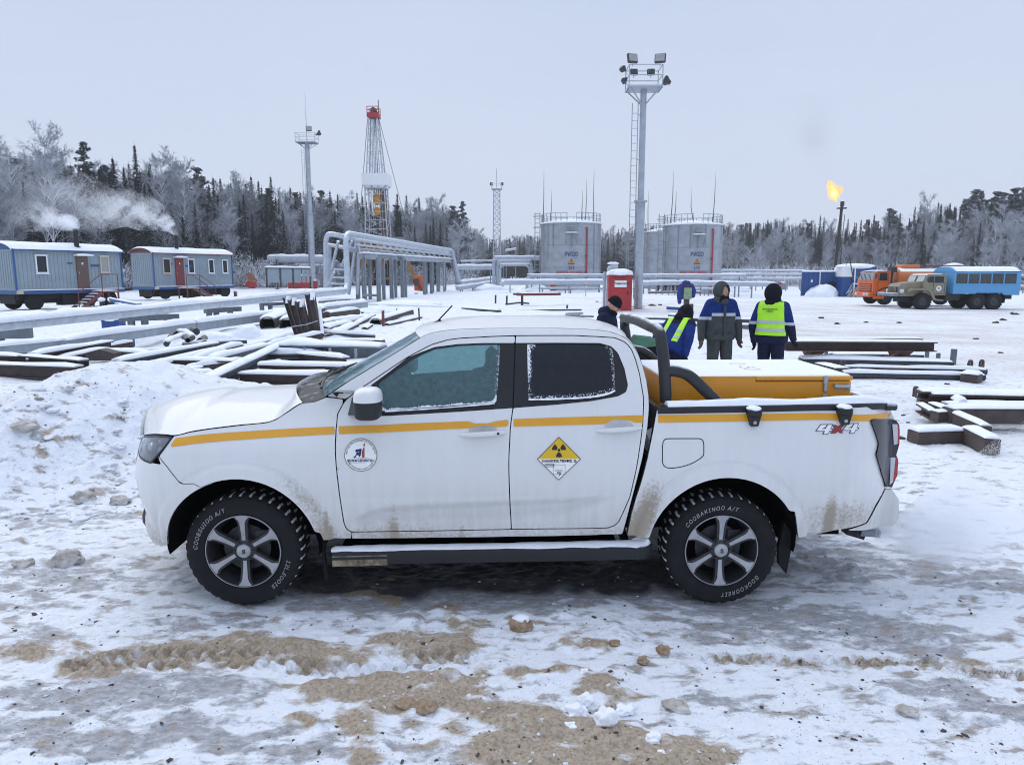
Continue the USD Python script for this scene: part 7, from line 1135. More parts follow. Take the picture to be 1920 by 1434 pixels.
    if hooded:
        hm = m3.Manifold.sphere(1, 32).scale([.128, .15, .165]).translate([0, .02, .01]) + blob([((.09, .02, -.14), .07), ((-.09, .02, -.14), .07), ((0, .08, -.15), .09), ((0, -.03, -.17), .085)])
        hm -= m3.Manifold.sphere(1, 28).scale([.088, .12, .115]).translate([0, -.09, -.005]); headp(hm, 'hood', hood); headp(balls([((-.05, -.055, -.10), .045), ((.05, -.055, -.10), .045)]) + balls([((-.07, -.02, -.15), .055), ((.07, -.02, -.15), .055)]), 'scarf', 'black_cloth')
    else:
        bm = m3.Manifold.sphere(1, 32).scale([.098, .118, .13]).translate([0, .005, .03]).trim_by_plane([0, -.15, 1], .02); headp(bm, 'beanie', 'black_cloth'); headp(blob([((.06, -.06, -.08), .03), ((-.06, -.06, -.08), .03), ((0, -.08, -.1), .035), ((.07, 0, -.1), .04), ((-.07, 0, -.1), .04)]), 'neck_warmer', 'black_cloth'); headp(blob([((.06, .06, -.10), .06), ((-.06, .06, -.10), .06), ((0, .10, -.16), .08), ((.08, .02, -.17), .06), ((-.08, .02, -.17), .06)]), 'hood_down', 'navy_cloth')
    if vest:
        vv, vf = jv.copy(), jf; n_ = trimesh.Trimesh(vv, vf, process=False).vertex_normals; big = man((vv + n_ * .012, vf)); b2 = man((vv + n_ * .017, vf))
        armc = m3.Manifold.batch_boolean([balls([((x * .28, 0, 1.46), .13), ((x * .34, 0, 1.1), .14)]) for x in (-1, 1)], m3.OpType.Add)
        slab = m3.Manifold.cube([.50, 2, 3], True).translate([0, 0, 1.0]); b2 = b2 ^ slab
        if vest == 'full': vm = (cut(big, .98, 1.53) - armc) ^ slab; vm -= balls([((0, -.2, 1.5), .07), ((0, .1, 1.56), .085)])
        else: vm = (cut(big, .98, 1.53) - armc) ^ (m3.Manifold.cube([.09, 2, 2], True).translate([.135, 0, 1.3]) + m3.Manifold.cube([.09, 2, 2], True).translate([-.135, 0, 1.3]))
        vp = put(vm, 'vest', 'hivis')
        for z in (1.045, 1.175): put((cut(b2, z, z + .05) - armc) if vest == 'full' else (cut(b2, z, z + .05) - armc) ^ (m3.Manifold.cube([.088, 2, 2], True).translate([.135, 0, 1.3]) + m3.Manifold.cube([.088, 2, 2], True).translate([-.135, 0, 1.3])), 'reflective_band', 'reflect', vp)
        if vest == 'full':
            for s_, z in (('БЕЗОПАСНОСТЬ', 1.40), ('РАБОТ', 1.365)):
                p = texts(s_, .022, True); m = prism(p, 0, .004); v = m[0]; w = p.bounds[2]; q = np.stack([-(v[:, 0] - w / 2), .163 + v[:, 2] + (v[:, 1] + z - 1.40) * -.18, v[:, 1] + z], 1); t.P('vest_lettering', sc(ben((q, m[1]))), 'navy_cloth', parent=vp)
    return t
def foot(px, D): x = (px - 960) / FP * D; return np.array([x, D, zt(x, D)])
person('person in a grey and blue hooded jacket standing face on behind the load bed', foot(1350, 12.5), .12, 1.84, yaw_head=.45, hood='grey_cloth', glove='brown_glove', arms={'wrL': (.33, -.03, .87), 'elL': (.32, .03, 1.14), 'wrR': (-.34, -.03, .86), 'elR': (-.32, .03, 1.14)}, bulk=1.12)
person('person in a yellow-green vest and black hood seen from behind', foot(1447, 12.3), math.pi - .62, 1.86, yaw_head=-.6, jacket=('royal_cloth', 'navy_cloth'), zone=(1.16, 1.20), vest='full', trousers='navy_cloth', hood='black_cloth', arms={'wrL': (.31, -.10, .86), 'elL': (.31, .0, 1.13), 'wrR': (-.30, -.2, .92), 'elR': (-.29, -.02, 1.13)}, bulk=1.08)
person('person in a black beanie and dark jacket bending forward behind the cab roof', foot(1117, 11.2), 1.15, 1.82, lean=.36, yaw_head=.1, nod=.12, hooded=False, jacket=('navy_cloth', 'royal_cloth'), zone=(1.36, 1.36), stripes=False, trousers='navy_cloth', arms={'wrL': (.12, -.42, 1.12), 'elL': (.30, -.15, 1.17), 'wrR': (-.10, -.42, 1.10), 'elR': (-.30, -.15, 1.17)})
person('person in a black hood bending down with yellow-green straps over a blue jacket', foot(1256, 11.4), math.pi - .75, 1.76, lean=.72, nod=.2, jacket=('navy_cloth', 'royal_cloth'), zone=(1.36, 1.40), stripes=False, vest='straps', trousers='navy_cloth', hood='black_cloth')
b = G(1206, 640, 1.18); b = U(1206, 640, 11.0); t = T('equipment_case', 'dark case under a green cloth beside the bending person behind the cab', 'case', (b[0], b[1], zt(b[0], b[1]))); z_ = b[2] - zt(b[0], b[1])
t.P('case', cbox((0, .1, z_ / 2 - .02), (.42, .4, z_ - .04), .03), 'black_cloth', 30); t.P('cloth', hull(np.array([(-.24, -.12, z_ - .10), (.24, -.12, z_ - .06), (-.22, .3, z_ - .06), (.26, .3, z_ - .02), (-.10, -.02, z_ + .08), (.18, .0, z_ + .04), (-.12, .2, z_ + .09), (.15, .2, z_ + .06)])), 'green_cloth', 40)
# the jacket hung on a post
b = gp(1283, 602); k = b[1] / FP; H_ = (602 - 528) * k
t = T('hung_work_jacket', 'blue work jacket hung on a post with a pale green cloth', 'jacket', (b[0], b[1], b[2] + H_ * .45)); Z = lambda y: (602 - y) * k - H_ * .45; X = lambda x: (x - 1283) * k
jk = blob([((X(1277), 0, Z(536)), .09), ((X(1292), 0, Z(536)), .09), ((X(1277), 0, Z(556)), .13), ((X(1291), 0, Z(556)), .13)]) + balls([((X(1275), 0, Z(537)), .11), ((X(1272), -.02, Z(552)), .12), ((X(1272.5), -.03, Z(567)), .085)]) + balls([((X(1294), 0, Z(537)), .11), ((X(1298), -.02, Z(546)), .12), ((X(1297), -.04, Z(555)), .10)]) + balls([((X(1280), 0, Z(531)), .09), ((X(1288), 0, Z(531)), .09)])
t.P('jacket', soft(jk, .04, 5), 'royal_dark', True); t.P('cloth', cbox((X(1286), -.17, Z(550.5)), (15 * k, .05, 21 * k), .02), 'green_pale', 30); t.P('collar', soft(balls([((X(1279), 0, Z(530)), .05), ((X(1283), .05, Z(528.5)), .05), ((X(1289), 0, Z(530)), .05)]), .03, 2), 'royal_dark', True)
t = T('notice_post', 'dark brown post with a white board carrying the hung jacket', 'post', b); t.P('post', bar((X(1286), .02, -.2), (X(1286), .02, Z(534) + H_ * .45), .24, .2, up=(1, 0, 0)), 'rust_steel'); t.P('back_board', bb(X(1284), X(1298), -.1, .05, (602 - 601) * k, (602 - 570) * k), 'rust_steel'); nb = t.P('notice', bb(X(1281), X(1294), -.16, -.12, (602 - 600) * k, (602 - 576) * k), 'old_snow'); t.P('print', join([bb(X(1283), X(1292), -.166, -.161, (602 - y) * k, (602.8 - y) * k) for y in (581, 585, 588, 592, 596)]), 'grey_cloth', parent=nb, kind='stuff')
mat('rust_red', (.12, .045, .03), .7, var=.3, scale=6); mat('letter_white', (.62, .62, .64), .7, var=.3, scale=40)
# ================================================================== steel lying in the yard
def steel(label, a, c, za, zc, kind, w, h, mt, snow=.1, name='steel_girder', cat='steel beam', group=None, over=1.0, ends=None):
    """a bar whose top runs from pixel a (at height za) to pixel c (at height zc)"""
    p, q = G(*a, za), G(*c, zc); t = T(name, label, cat, p, group=group); d = (q - p); dz = np.array([0, 0, -h / 2])
    fn = {'i': lambda: ibeam(p + dz, q + dz, h, w, .02), 'u': lambda: channel(p + dz, q + dz, h, w, .02), 'b': lambda: bar(p + dz, q + dz, w, h), 'p': lambda: pipe(p + dz, q + dz, h / 2, .014, 18), 'r': lambda: tube([p + dz, q + dz], h / 2, 12)}[kind]
    t.P({'p': 'pipe', 'r': 'pipe'}.get(kind, 'beam'), fn(), mt, 40 if kind in 'pr' else False, world=True)
    if snow:
        L = np.linalg.norm(d); n = int(np.clip(L / .3, 6, 40)); k = .012 if kind not in 'pr' else -h * .14
        t.P('snow_cap', snowcap(p + (0, 0, k) + d * .01, q + (0, 0, k) - d * .01, w * over * (1.0 if kind not in 'pr' else .86), snow, int(a[0] + a[1]), n=n), 'snow', 60, world=True)
    return t
mat('galv', (.30, .345, .385), .5, metal=.25, var=.25, scale=3); mat('galv_dark', (.13, .15, .175), .55, metal=.2, var=.3, scale=3)
PB = 'snow-covered beams lying behind the ploughed heap'
steel('low grey trough pipe nearest the picture edge below the big pipeline', (-60, 655), (110, 639), .55, .55, 'b', .30, .18, 'galv', .16, 'pipe_trough', 'trough')
steel('long grey trough running from the blue boxes back to the pipe rack', (112, 640), (360, 606), .55, .55, 'b', .30, .20, 'galv', .18, 'pipe_trough', 'trough')
steel('far stretch of the grey trough ending before the leaning beams', (361, 606), (560, 581), .55, .55, 'b', .32, .26, 'galv', .18, 'pipe_trough', 'trough')
steel('farthest stretch of the grey trough behind the leaning beams', (561, 581), (684, 566), .55, .55, 'b', .36, .3, 'galv', .2, 'pipe_trough', 'trough')
def frame_leg(label, a, c, z, legs, mt, h=.2):
    p, q = G(*a, z), G(*c, z); t = T('pipe_support', label, 'support', p, group='pipeline supports in the snow'); t.P('beam', bar(p, q, .2, h), mt, world=True)
    for f in legs: r = p + (q - p) * f; t.P('leg', bb(r[0] - .09, r[0] + .09, r[1] - .09, r[1] + .09, zt(r[0], r[1]) - .3, r[2] - h / 2), mt, world=True)
    return t
frame_leg('grey pipe support under the big pipeline at the picture edge', (-30, 625), (60, 623), .62, (.3, .75), 'galv_dark', .3); frame_leg('grey pipe support with two legs right of the upper blue box', (222, 597), (336, 594), .62, (.2, .42, .8), 'galv_dark'); frame_leg('grey pipe support beyond the two-legged one', (385, 583), (450, 579), .6, (.1, .3, .7), 'galv_dark'); frame_leg('grey pipe support left of the leaning beams', (488, 571), (540, 569), .6, (.05, .35), 'galv_dark', .15); frame_leg('grey pipe support right of the leaning beams', (600, 567), (655, 563), .55, (.1, .4, .8), 'galv_dark', .15)
for px, y0, y1, w, lab in ((207, 616, 600, 33, 'blue steel box standing under the big pipeline'), (223, 653, 637, 27, 'blue steel box under the long grey trough'), (213, 640, 633, 22, 'small blue box between the two larger blue boxes')):
    b = G(px, y0, .12); k = b[1] / FP; h = (y0 - y1) * k; t = T('blue_box', lab, 'steel box', b); t.P('body', cbox((0, .25, h / 2), (w * k, .5, h), .015), 'blue_container', 30); t.P('rim', bb(-w * k / 2, w * k / 2, -.015, .0, h - .05, h), 'blue_container'); t.P('snow_cap', lump((0, .25, h), (w * k * .52, .3, .1), 4, 2, .2), 'snow', 60)
t = steel('blue lifting beam on a leg before the left cabin', (204, 559), (262, 570), .75, .75, 'b', .2, .14, 'blue_paint', .06); p = G(246, 573, .5); t.P('leg', bb(p[0] - .08, p[0] + .08, p[1] - .08, p[1] + .08, .0, .62), 'blue_paint', world=True)
steel('short blue beam beside the blue lifting beam', (219, 569), (258, 571), .6, .6, 'b', .25, .12, 'blue_paint', .08)
b = G(192, 578, .2); t = T('bollard', 'dark bollard heads capped with snow before the cabin steps', 'bollard', b)
for x in (0, .55): t.P('post', tube([(x, 0, -.2), (x, 0, .45)], .13, 10), 'dark_steel', 40); t.P('snow_cap', lump((x, 0, .48), (.2, .2, .14), 3, 2, .2), 'snow', 60)
t.P('slab', bb(-.9, .4, -.3, .3, .0, .12), 'dark_steel')
for lab, a, c, za, zc, kd, w, h, mt, sn in (
    ('brown channel beam from the picture edge to the small snow notch', (-60, 665), (40, 668), .55, .55, 'u', .22, .26, 'rust_steel', .12), ('brown channel beam continuing right of the notch behind the heap', (46, 667), (158, 676), .55, .53, 'u', .22, .24, 'rust_steel', .10), ('dark brown lower beam from the picture edge under the heap top', (-60, 681), (150, 688), .46, .46, 'i', .24, .26, 'rust_steel', .09),
    ('brown angled beam rising towards the lower blue box', (58, 666), (207, 640), .55, .55, 'i', .2, .22, 'rust_steel', .12), ('short brown beam below the lower blue box', (110, 671), (200, 654), .42, .42, 'i', .2, .2, 'rust_steel', .12), ('brown beam end right of the lower blue box', (202, 656), (290, 664), .42, .40, 'u', .24, .2, 'rust_steel', .14),
    ('grey beam climbing right behind the heap top', (215, 678), (405, 643), .42, .5, 'u', .22, .2, 'galv_dark', .15), ('thick snow-covered pipe ending in a dark mouth', (262, 688), (450, 643), .40, .5, 'r', .26, .24, 'dark_steel', .18), ('grey beam in the middle of the crossed beams', (392, 674), (505, 646), .40, .42, 'b', .26, .24, 'galv_dark', .17), ('dark cross beam under the crossed snowy bars', (330, 675), (445, 677), .42, .42, 'i', .25, .26, 'rust_steel', .15),
    ('beam end poking out of the heap right of its top', (210, 681), (270, 687), .50, .50, 'u', .25, .26, 'rust_steel', .08), ('long grey box bar with its open end towards the bonnet', (382, 713), (532, 645), .46, .46, 'u', .24, .24, 'galv_dark', .16), ('snowy bar ending beside the open box bar', (318, 712), (374, 685), .40, .42, 'r', .18, .16, 'rust_steel', .14), ('short snowy bar lying across to the open box bar', (354, 702), (400, 700), .40, .40, 'b', .25, .2, 'rust_steel', .12),
    ('brown long beam behind the bonnet', (486, 684), (700, 688), .40, .40, 'i', .25, .22, 'rust_steel', .14), ('brown lower beam nearest the bonnet', (450, 700), (640, 704), .34, .34, 'i', .25, .2, 'rust_steel', .13), ('thin dark bar above the grey trough panel', (612, 637), (720, 638), .3, .3, 'b', .3, .12, 'rust_steel', .1), ('snowy pipe stub between the crossed beams', (352, 688), (372, 683), .36, .36, 'r', .2, .2, 'rust_steel', .14),
    ('snow-laden bar right of the ploughed heap', (600, 664), (720, 662), .22, .22, 'b', .4, .12, 'galv_dark', .12)): steel(lab, a, c, za, zc, kd, w * .85, h * .9, mt, sn * .72, over=1.12)
b = G(38, 713, .0); t = T('trestle_prop', 'brown trestle leg under the beams at the picture edge', 'support', b); t.P('leg', bb(-.1, .1, -.1, .1, -.3, .36), 'rust_steel'); t.P('foot', bb(-.12, .3, -.13, .13, -.05, .03), 'rust_steel')
p = G(188, 676, .35); t = T('rust_block', 'rusty bracket block with a bolt hole below the blue boxes', 'bracket', p); t.P('block', hull(np.array([(x, y, z) for y in (0, .3) for x, z in ((-.3, 0), (-.3, .16), (.0, .24), (.3, .15), (.3, 0))])), 'rust_steel')
# the grey trough panel left of the windscreen
t = steel('large grey open trough panel left of the windscreen', (531, 646), (720, 649), .52, .52, 'u', .5, .44, 'galv', .16, 'trough_panel', 'trough', over=1.1); p = G(550, 672, .08)
for f in (.25, .5, .75): q0, q1 = G(531, 646, .52), G(720, 649, .52); q = q0 + (q1 - q0) * f; t.P('stiffener', bb(q[0] - .03, q[0] + .03, q[1] - .3, q[1] - .25, q[2] - .42, q[2] - .03), 'galv', world=True)
t.P('end_plate', hull(np.vstack([box(q0 + (.02, .0, -.22), (.03, .5, .42))[0]])), 'galv', world=True); t.P('bracket', xf(cbox((0, 0, 0), (.12, .2, .2), .02), None, G(556, 671, .12)), 'dark_steel', world=True)
# open pipe ends and the leaning bundle
for lab, a, c, z, R_, sn in (('large open steel pipe left of the leaning beams', (500, 594), (585, 566), .62, .27, .2), ('second large open steel pipe right behind the leaning beams', (537, 596), (612, 570), .60, .26, .2), ('open pipe end beside the red-brown stake', (703, 597), (768, 578), .48, .21, .14)):
    t = steel(lab, a, c, z, z, 'p', R_ * 2, R_ * 2, 'rust_steel', sn, 'steel_pipe', 'pipe', over=1.15)
    p, q = G(*a, z), G(*c, z); d = (q - p) / np.linalg.norm(q - p); t.P('bore', tube([p + d * .8 + (0, 0, -R_), p + d * .82 + (0, 0, -R_)], R_ - .02, 16), 'black', world=True)
b = gp(586, 633); k = b[1] / FP; t = T('beam_bundle', 'bundle of four rusty beams wired together and leaning left', 'beams', b); X = lambda x, y: np.array([(x - 586) * k, 0, (633 - y) * k])
for i, (x0, y0, x1, y1, w) in enumerate(((561, 632, 529, 560, .13), (573, 632, 543, 563, .2), (585, 633, 560, 566, .22), (600, 633, 579, 553, .26))):
    o = np.array([0, -.12 * i + (.18 if i == 3 else 0), 0]); bm = t.P('beam', ibeam(X(x0, y0) + o - (0, 0, .1), X(x1, y1) + o + (0, .5, 0), w, .2, .022, up=(.9, .0, .45)), 'rust_steel'); t.P('snow_cap', snowcap(X(x1, y1 + 12) + o + (.10, .4, .02), X(x1, y1) + o + (.10, .48, .05), .14, .1, i), 'snow', 60, parent=bm)
t.P('snow_streak', snowcap(X(600, 625) + (.12, -.15, 0), X(590, 580) + (.14, .15, 0), .1, .05, 3), 'snow', 60); t.P('wire', tube([X(548, 612) + (0, -.5, 0), X(566, 609) + (0, -.62, 0), X(585, 606) + (.02, -.6, 0), X(594, 601) + (.1, -.2, 0)], .012, 5), 'frosty_zinc')
GP = 'snow-covered pipes heaped right of the leaning beams'
for lab, a, c, za, zc, R_, sn in (('snowy pipe farthest back in the pipe heap', (612, 584), (668, 577), .5, .5, .2, .22), ('long snowy pipe crossing the top of the pipe heap', (600, 601), (690, 589), .48, .45, .2, .22), ('snowy pipe with a dark end in front of the pipe heap', (618, 626), (664, 604), .34, .40, .19, .2), ('snowy pipe under the front one in the heap', (607, 612), (650, 600), .42, .44, .2, .2),
    ('thin snowy pipe right of the red-brown stake', (724, 606), (788, 592), .32, .32, .12, .13), ('thin bar behind the red-brown stake', (726, 592), (765, 584), .30, .3, .07, .08), ('snowy pipe left of the open pipe end', (668, 604), (700, 588), .36, .4, .13, .15), ('short pipe stub by the open pipe end', (683, 613), (694, 606), .3, .34, .12, .1)): steel(lab, a, c, za, zc, 'r', R_ * 2, R_ * 2, 'rust_steel', sn * .7, 'steel_pipe', 'pipe', over=1.1)
for px, y0, y1, lab, w in ((719, 618, 581, 'red-brown stake standing before the open pipe', .09), (787, 606, 576, 'dark stake at the end of the thin snowy pipe', .06), (745, 586, 578, 'small dark peg behind the pipe heap', .06), (680, 592, 584, 'bent dark hook sticking out of the pipe heap', .1)):
    b = G(px, y0, .1); k = b[1] / FP; t = T('stake', lab, 'stake', b); t.P('post', bar((0, 0, -.3), ((px % 3 - 1) * .03 - .03, 0, (y0 - y1) * k), w, w, up=(1, 0, 0)), 'brown_red' if px == 719 else 'dark_steel'); t.P('snow_cap', lump((-.03, 0, (y0 - y1) * k), (w, w, .05), 2, 1, .2), 'snow', 60)
for i, (px, py, wp, hp, lab) in enumerate(((462, 622, 62, 32, 'big rounded snow mound between the crossed beams and open pipes'), (395, 628, 70, 22, 'snow hump over the bent bars right of the blue boxes'), (520, 632, 90, 16, 'low snow drift at the foot of the leaning beams'), (640, 632, 90, 16, 'low snow drift in front of the pipe heap'), (700, 582, 70, 16, 'snow mound behind the pipe heap'), (300, 655, 60, 16, 'small snow hump left of the thick snowy pipe'), (287, 684, 22, 18, 'rounded snow cap on a hidden block beside the heap'), (508, 676, 44, 12, 'little snow drift on the dark cross beams'), (470, 694, 40, 16, 'pointed snow drift before the brown long beam'), (446, 720, 60, 14, 'snow drift right of the open box bar'), (40, 590, 120, 24, 'snow bank before the left cabin wheels'), (190, 582, 200, 16, 'long snow bank before the cabin steps'), (400, 562, 160, 14, 'long snow bank before the second cabin'), (560, 566, 120, 10, 'flat snow bank before the red bin'), (760, 566, 110, 10, 'snow bank before the pipe rack posts'))):
    b = G(px, py + hp * .5, .12); k = b[1] / FP; t = T('snow_drift', lab, 'snow drift', b, group='snow drifts among the yard steel'); t.P('snow', lump((0, wp * k * .18, -.05), (wp * k * .56, wp * k * .34, hp * k * .95), 20 + i, 4, .28), 'snow', True)
for i, (pts, z, r_) in enumerate((([(312, 645), (322, 628), (335, 622), (345, 632)], .5, .07), ([(336, 622), (352, 638), (362, 633)], .55, .06), ([(375, 640), (383, 634), (384, 645)], .35, .1), ([(362, 618), (368, 622)], .6, .1))): P = np.array([G(x, y, z) for x, y in pts]); t = T('bent_bar', ('dark bent bar sticking up left of the big snow mound', 'second bent bar crossing the first in the snow hump', 'dark square end in the snow hump', 'dark lump end on top of the snow hump')[i], 'bar', P[0]); t.P('bar', tube(P, r_, 7), 'dark_steel', 40, world=True); t.P('snow_cap', snowcap(P[0] + (0, 0, r_ * .8), P[-1] + (0, 0, r_ * .8), r_ * 2.2, .1, i), 'snow', 60, world=True) if i < 2 else None
# rails behind the cab roof
for lab, a, c, z, w, h, mt, sn in (('long dark rail seen just above the cab roof', (868, 594), (1112, 592), .25, .3, .16, 'dark_steel', .1), ('dark beam tip above the cab roof on the left', (869, 577), (936, 582), .2, .3, .12, 'dark_steel', .12), ('long rail behind the hung jacket', (1120, 594), (1440, 600), .2, .3, .14, 'dark_steel', .08), ('second rail behind the people', (1140, 604), (1420, 610), .2, .3, .12, 'galv_dark', .1), ('blue pipe end left of the hung jacket', (1252, 575), (1282, 577), .25, .2, .16, 'blue_paint', .08), ('second blue pipe end left of the hung jacket', (1256, 590), (1284, 593), .22, .2, .16, 'blue_paint', .1), ('rail stub with clamps by the person in the beanie', (1062, 587), (1092, 586), .4, .15, .12, 'galv', .08), ('thin pipe line far behind the roof', (940, 581), (1090, 580), .06, .2, .06, 'dark_steel', .05), ('pale pipe lying across the middle of the yard', (690, 570), (880, 577), .12, .25, .12, 'old_snow', .1)): steel(lab, a, c, z, z, 'b', w, h, mt, sn)
# right-hand stacks
S1 = 'steel in the first stack behind the load bed'
for lab, a, c, za, zc, kd, w, h, mt, sn in (('thin dark beam at the back of the first stack', (1470, 636), (1727, 635), .50, .50, 'b', .2, .07, 'dark_steel', .05), ('long brown beam with white paint marks on two brackets', (1472, 640), (1752, 641), .62, .62, 'i', .3, .21, 'rust_steel', .06), ('thin beam under the white-marked beam', (1560, 664), (1727, 665), .20, .20, 'b', .3, .06, 'dark_steel', .05), ('snow-covered beam in the middle of the first stack', (1500, 672), (1782, 678), .22, .22, 'b', .4, .10, 'dark_steel', .09), ('rear snowy pipe of the pair with lugs', (1582, 685), (1850, 691), .22, .22, 'r', .14, .13, 'dark_steel', .08), ('front snowy pipe of the pair with lugs', (1578, 696), (1846, 701), .20, .18, 'r', .14, .14, 'dark_steel', .08), ('short dark beam left of the lug plate', (1540, 681), (1580, 691), .24, .24, 'b', .3, .14, 'rust_steel', .05), ('short block at the end of the front pipe', (1806, 700), (1838, 703), .2, .2, 'b', .3, .16, 'rust_steel', .1)): steel(lab, a, c, za, zc, kd, w, h, mt, sn)
for px, py, w in ((1527, 652, .55), (1690, 652, .6)):
    p = G(px, py, .42); t = T('trestle', 'reddish bracket carrying the ' + ('left' if px < 1600 else 'right') + ' end of the white-marked beam', 'bracket', p); t.P('bracket', hull(np.array([(x, y, z) for y in (-.12, .12) for x, z in ((-w * .5, -.02), (w * .5, -.02), (w * .2, -.18), (-w * .35, -.18))])), 'rust_red'); t.P('foot', bb(-w * .55, w * .1, -.18, .1, -.4, -.19), 'rust_red'); t.P('strut', bar((-w * .9, -.25, -.36), (-w * .1, -.1, -.04), .08, .06), 'rust_steel')
p0 = G(1494, 643, .56); t = T('paint_mark', 'white hand-painted marks on the long brown beam', 'marking', p0); m = prism(texts('REXOM', .06, True), 0, .003); v = m[0]; t.P('lettering', (np.stack([v[:, 0], -.17 - v[:, 2], v[:, 1] - .03], 1), m[1][:, ::-1]), 'letter_white'); t.P('dash', bb(1.2, 1.45, -.172, -.169, -.012, .006), 'letter_white')
for px, y0, y1, w, lab in ((1787, 677, 653, .13, 'grey post standing behind the first stack'), (1738, 667, 655, .1, 'dark stub left of the grey post'), (1759, 671, 661, .1, 'smaller dark stub nearest the grey post'), (1549, 664, 657, .09, 'little grey stub before the white-marked beam'), (1614, 662, 658, .14, 'dark round lump in the snow under the white-marked beam')):
    b = G(px, y0, .05); k = b[1] / FP; h = (y0 - y1) * k; t = T('steel_stub', lab, 'stub', b); t.P('post', cbox((0, 0, h / 2 - .05), (w, w * .7, h + .1), .02), 'galv_dark' if 'grey' in lab else 'dark_steel', 30); t.P('snow_cap', lump((0, 0, h), (w * .6, w * .5, .03), 1, 1, .2), 'snow', 60)
def lug(label, px, y0, y1, w, z=.1, n=1):
    b = G(px, y0, z); k = b[1] / FP; h = (y0 - y1) * k; t = T('lifting_lug', label, 'lifting lug', b); a = np.linspace(0, math.pi, 9); ply = Polygon([(-w / 2, 0), (w / 2, 0)] + [(w / 2 * math.cos(q), h - w / 2 + w / 2 * math.sin(q)) for q in a]).difference(Point(0, h - w / 2).buffer(w * .26))
    for i in range(n): t.P('plate', xf(xzprism(ply, -.02, .02), rotz(.5), (i * .28, i * .05, 0)), 'rust_steel')
lug('dark lifting lug plate at the left end of the snowy pipe pair', 1579, 696, 674, .14, .05); lug('pair of curved lifting lugs at the right end of the pipe pair', 1818, 694, 674, .16, .1, 2); lug('lifting lug standing at the left end of the second stack', 1716, 743, 723, .11, .1)
for lab, a, c, za, zc, kd, w, h, mt, sn in (('dark rear beam of the second stack running out of the picture', (1722, 733), (2010, 740), .36, .36, 'i', .25, .12, 'rust_steel', .06), ('long brown beam of the second stack behind the snowy bars', (1742, 738), (2010, 744), .34, .34, 'i', .25, .14, 'rust_steel', .06), ('snowy bar in the middle of the second stack', (1770, 757), (2010, 757), .28, .28, 'b', .2, .07, 'rust_steel', .05), ('front long box beam of the second stack', (1776, 765), (2010, 766), .30, .30, 'b', .24, .20, 'rust_steel', .06), ('short dark channel at the left end of the second stack', (1724, 757), (1750, 772), .22, .22, 'u', .1, .12, 'rust_steel', .04), ('angled box bar leading to the nearest block', (1748, 756), (1850, 800), .26, .22, 'b', .13, .14, 'rust_steel', .05), ('hollow box end left of the front box beam', (1752, 772), (1778, 771), .24, .24, 'b', .16, .14, 'rust_steel', .03), ('nearest square block of the second stack', (1818, 803), (1862, 824), .18, .18, 'b', .18, .18, 'rust_steel', .06), ('half-buried brown beam right of the tail lamp', (1712, 808), (1802, 806), .14, .14, 'b', .22, .16, 'rust_steel', .10), ('short crosswise bar between the long beams', (1790, 748), (1806, 756), .32, .30, 'b', .12, .1, 'rust_steel', .08), ('square block under the rear beam', (1722, 742), (1744, 743), .24, .24, 'b', .2, .13, 'rust_steel', .05)): steel(lab, a, c, za, zc, kd, w, h, mt, sn)
# dark clods on the right-hand yard
for i, (px, py, w) in enumerate(((1540, 597, .25), (1624, 605, .2), (1902, 590, .45), (1880, 601, .3), (1866, 606, .3), (1686, 606, .2), (1830, 636, .16), (1876, 662, .13), (1570, 608, .22), (1330, 596, .3), (1700, 711, .07), (1776, 721, .10), (1694, 779, .07), (1732, 779, .10), (1703, 793, .06), (1690, 822, .09), (1710, 820, .07), (780, 552, .35), (746, 566, .2), (1120, 566, .2), (1222, 573, .4), (1238, 572, .25))):
    b = gp(px, py); t = T('dirt_clod', 'dark frozen dirt clod lying on the trampled yard snow', 'clod', b, group='dark clods on the yard snow'); w *= .5; t.P('clod', lump((0, 0, w * .2), (w, w * .7, w * .42), i, 3, .75), 'crumb', 60); t.P('snow_cap', lump((.15 * w, .15 * w, w * .50), (w * .6, w * .45, w * .16), i + 4, 2, .5), 'snow', 60)

_q = np.random.default_rng(31)
for i in range(18):                        # more bars, half buried, that nothing tells apart
    x0, y0 = _q.uniform(20, 660), _q.uniform(612, 690); z = _q.uniform(.22, .42); a = (x0, y0); c = (x0 + _q.uniform(60, 150), y0 - _q.uniform(-10, 42)); y = G(*a, z)[1]
    steel('rusty bar half buried in snow among the yard steel left of the pickup', a, c, z, z + _q.uniform(-.06, .12), 'iub'[i % 3], _q.uniform(.08, .18), _q.uniform(.10, .2), ('rust_steel', 'galv_dark', 'rust_steel')[i % 3], _q.uniform(.06, .14), 'steel_bar', 'steel bar', 'half-buried bars among the yard steel', 1.1)
# ================================================================== the forest
mat('bark_dark', (.060, .052, .050), .9, var=.3); mat('bark_birch', (.52, .53, .56), .85, col2=(.16, .15, .16), scale=9); mat('bark_pine', (.20, .105, .07), .9, var=.35, scale=5)
def leafmat(name, col, col2):
    n = {'tc': ('geometry', {}), 'oi': ('object_info', {}), 'n': ('noise_texture', {'scale': .8, 'detail': 3.0}), 'r': ('rgb_ramp', {'ramp': [(.3, col2), (.7, col)]}), 'hs': ('hsv', {}), 'v': ('map_range', {'to_min': .72, 'to_max': 1.28}), 'd': ('diffuse_bsdf', {}), 't': ('translucent_bsdf', {}), 'm': ('mix_closure', {'fac': .22})}
    _mats[name] = usdkit.material(stage, '/World/Looks/' + name, n, [('tc.position', 'n.vector'), ('n.fac', 'r.fac'), ('r.color', 'hs.color'), ('oi.random', 'v.value'), ('v.result', 'hs.value'), ('hs.color', 'd.color'), ('hs.color', 't.color'), ('d.BSDF', 'm.closure1'), ('t.BSDF', 'm.closure2')], surface='m.closure')
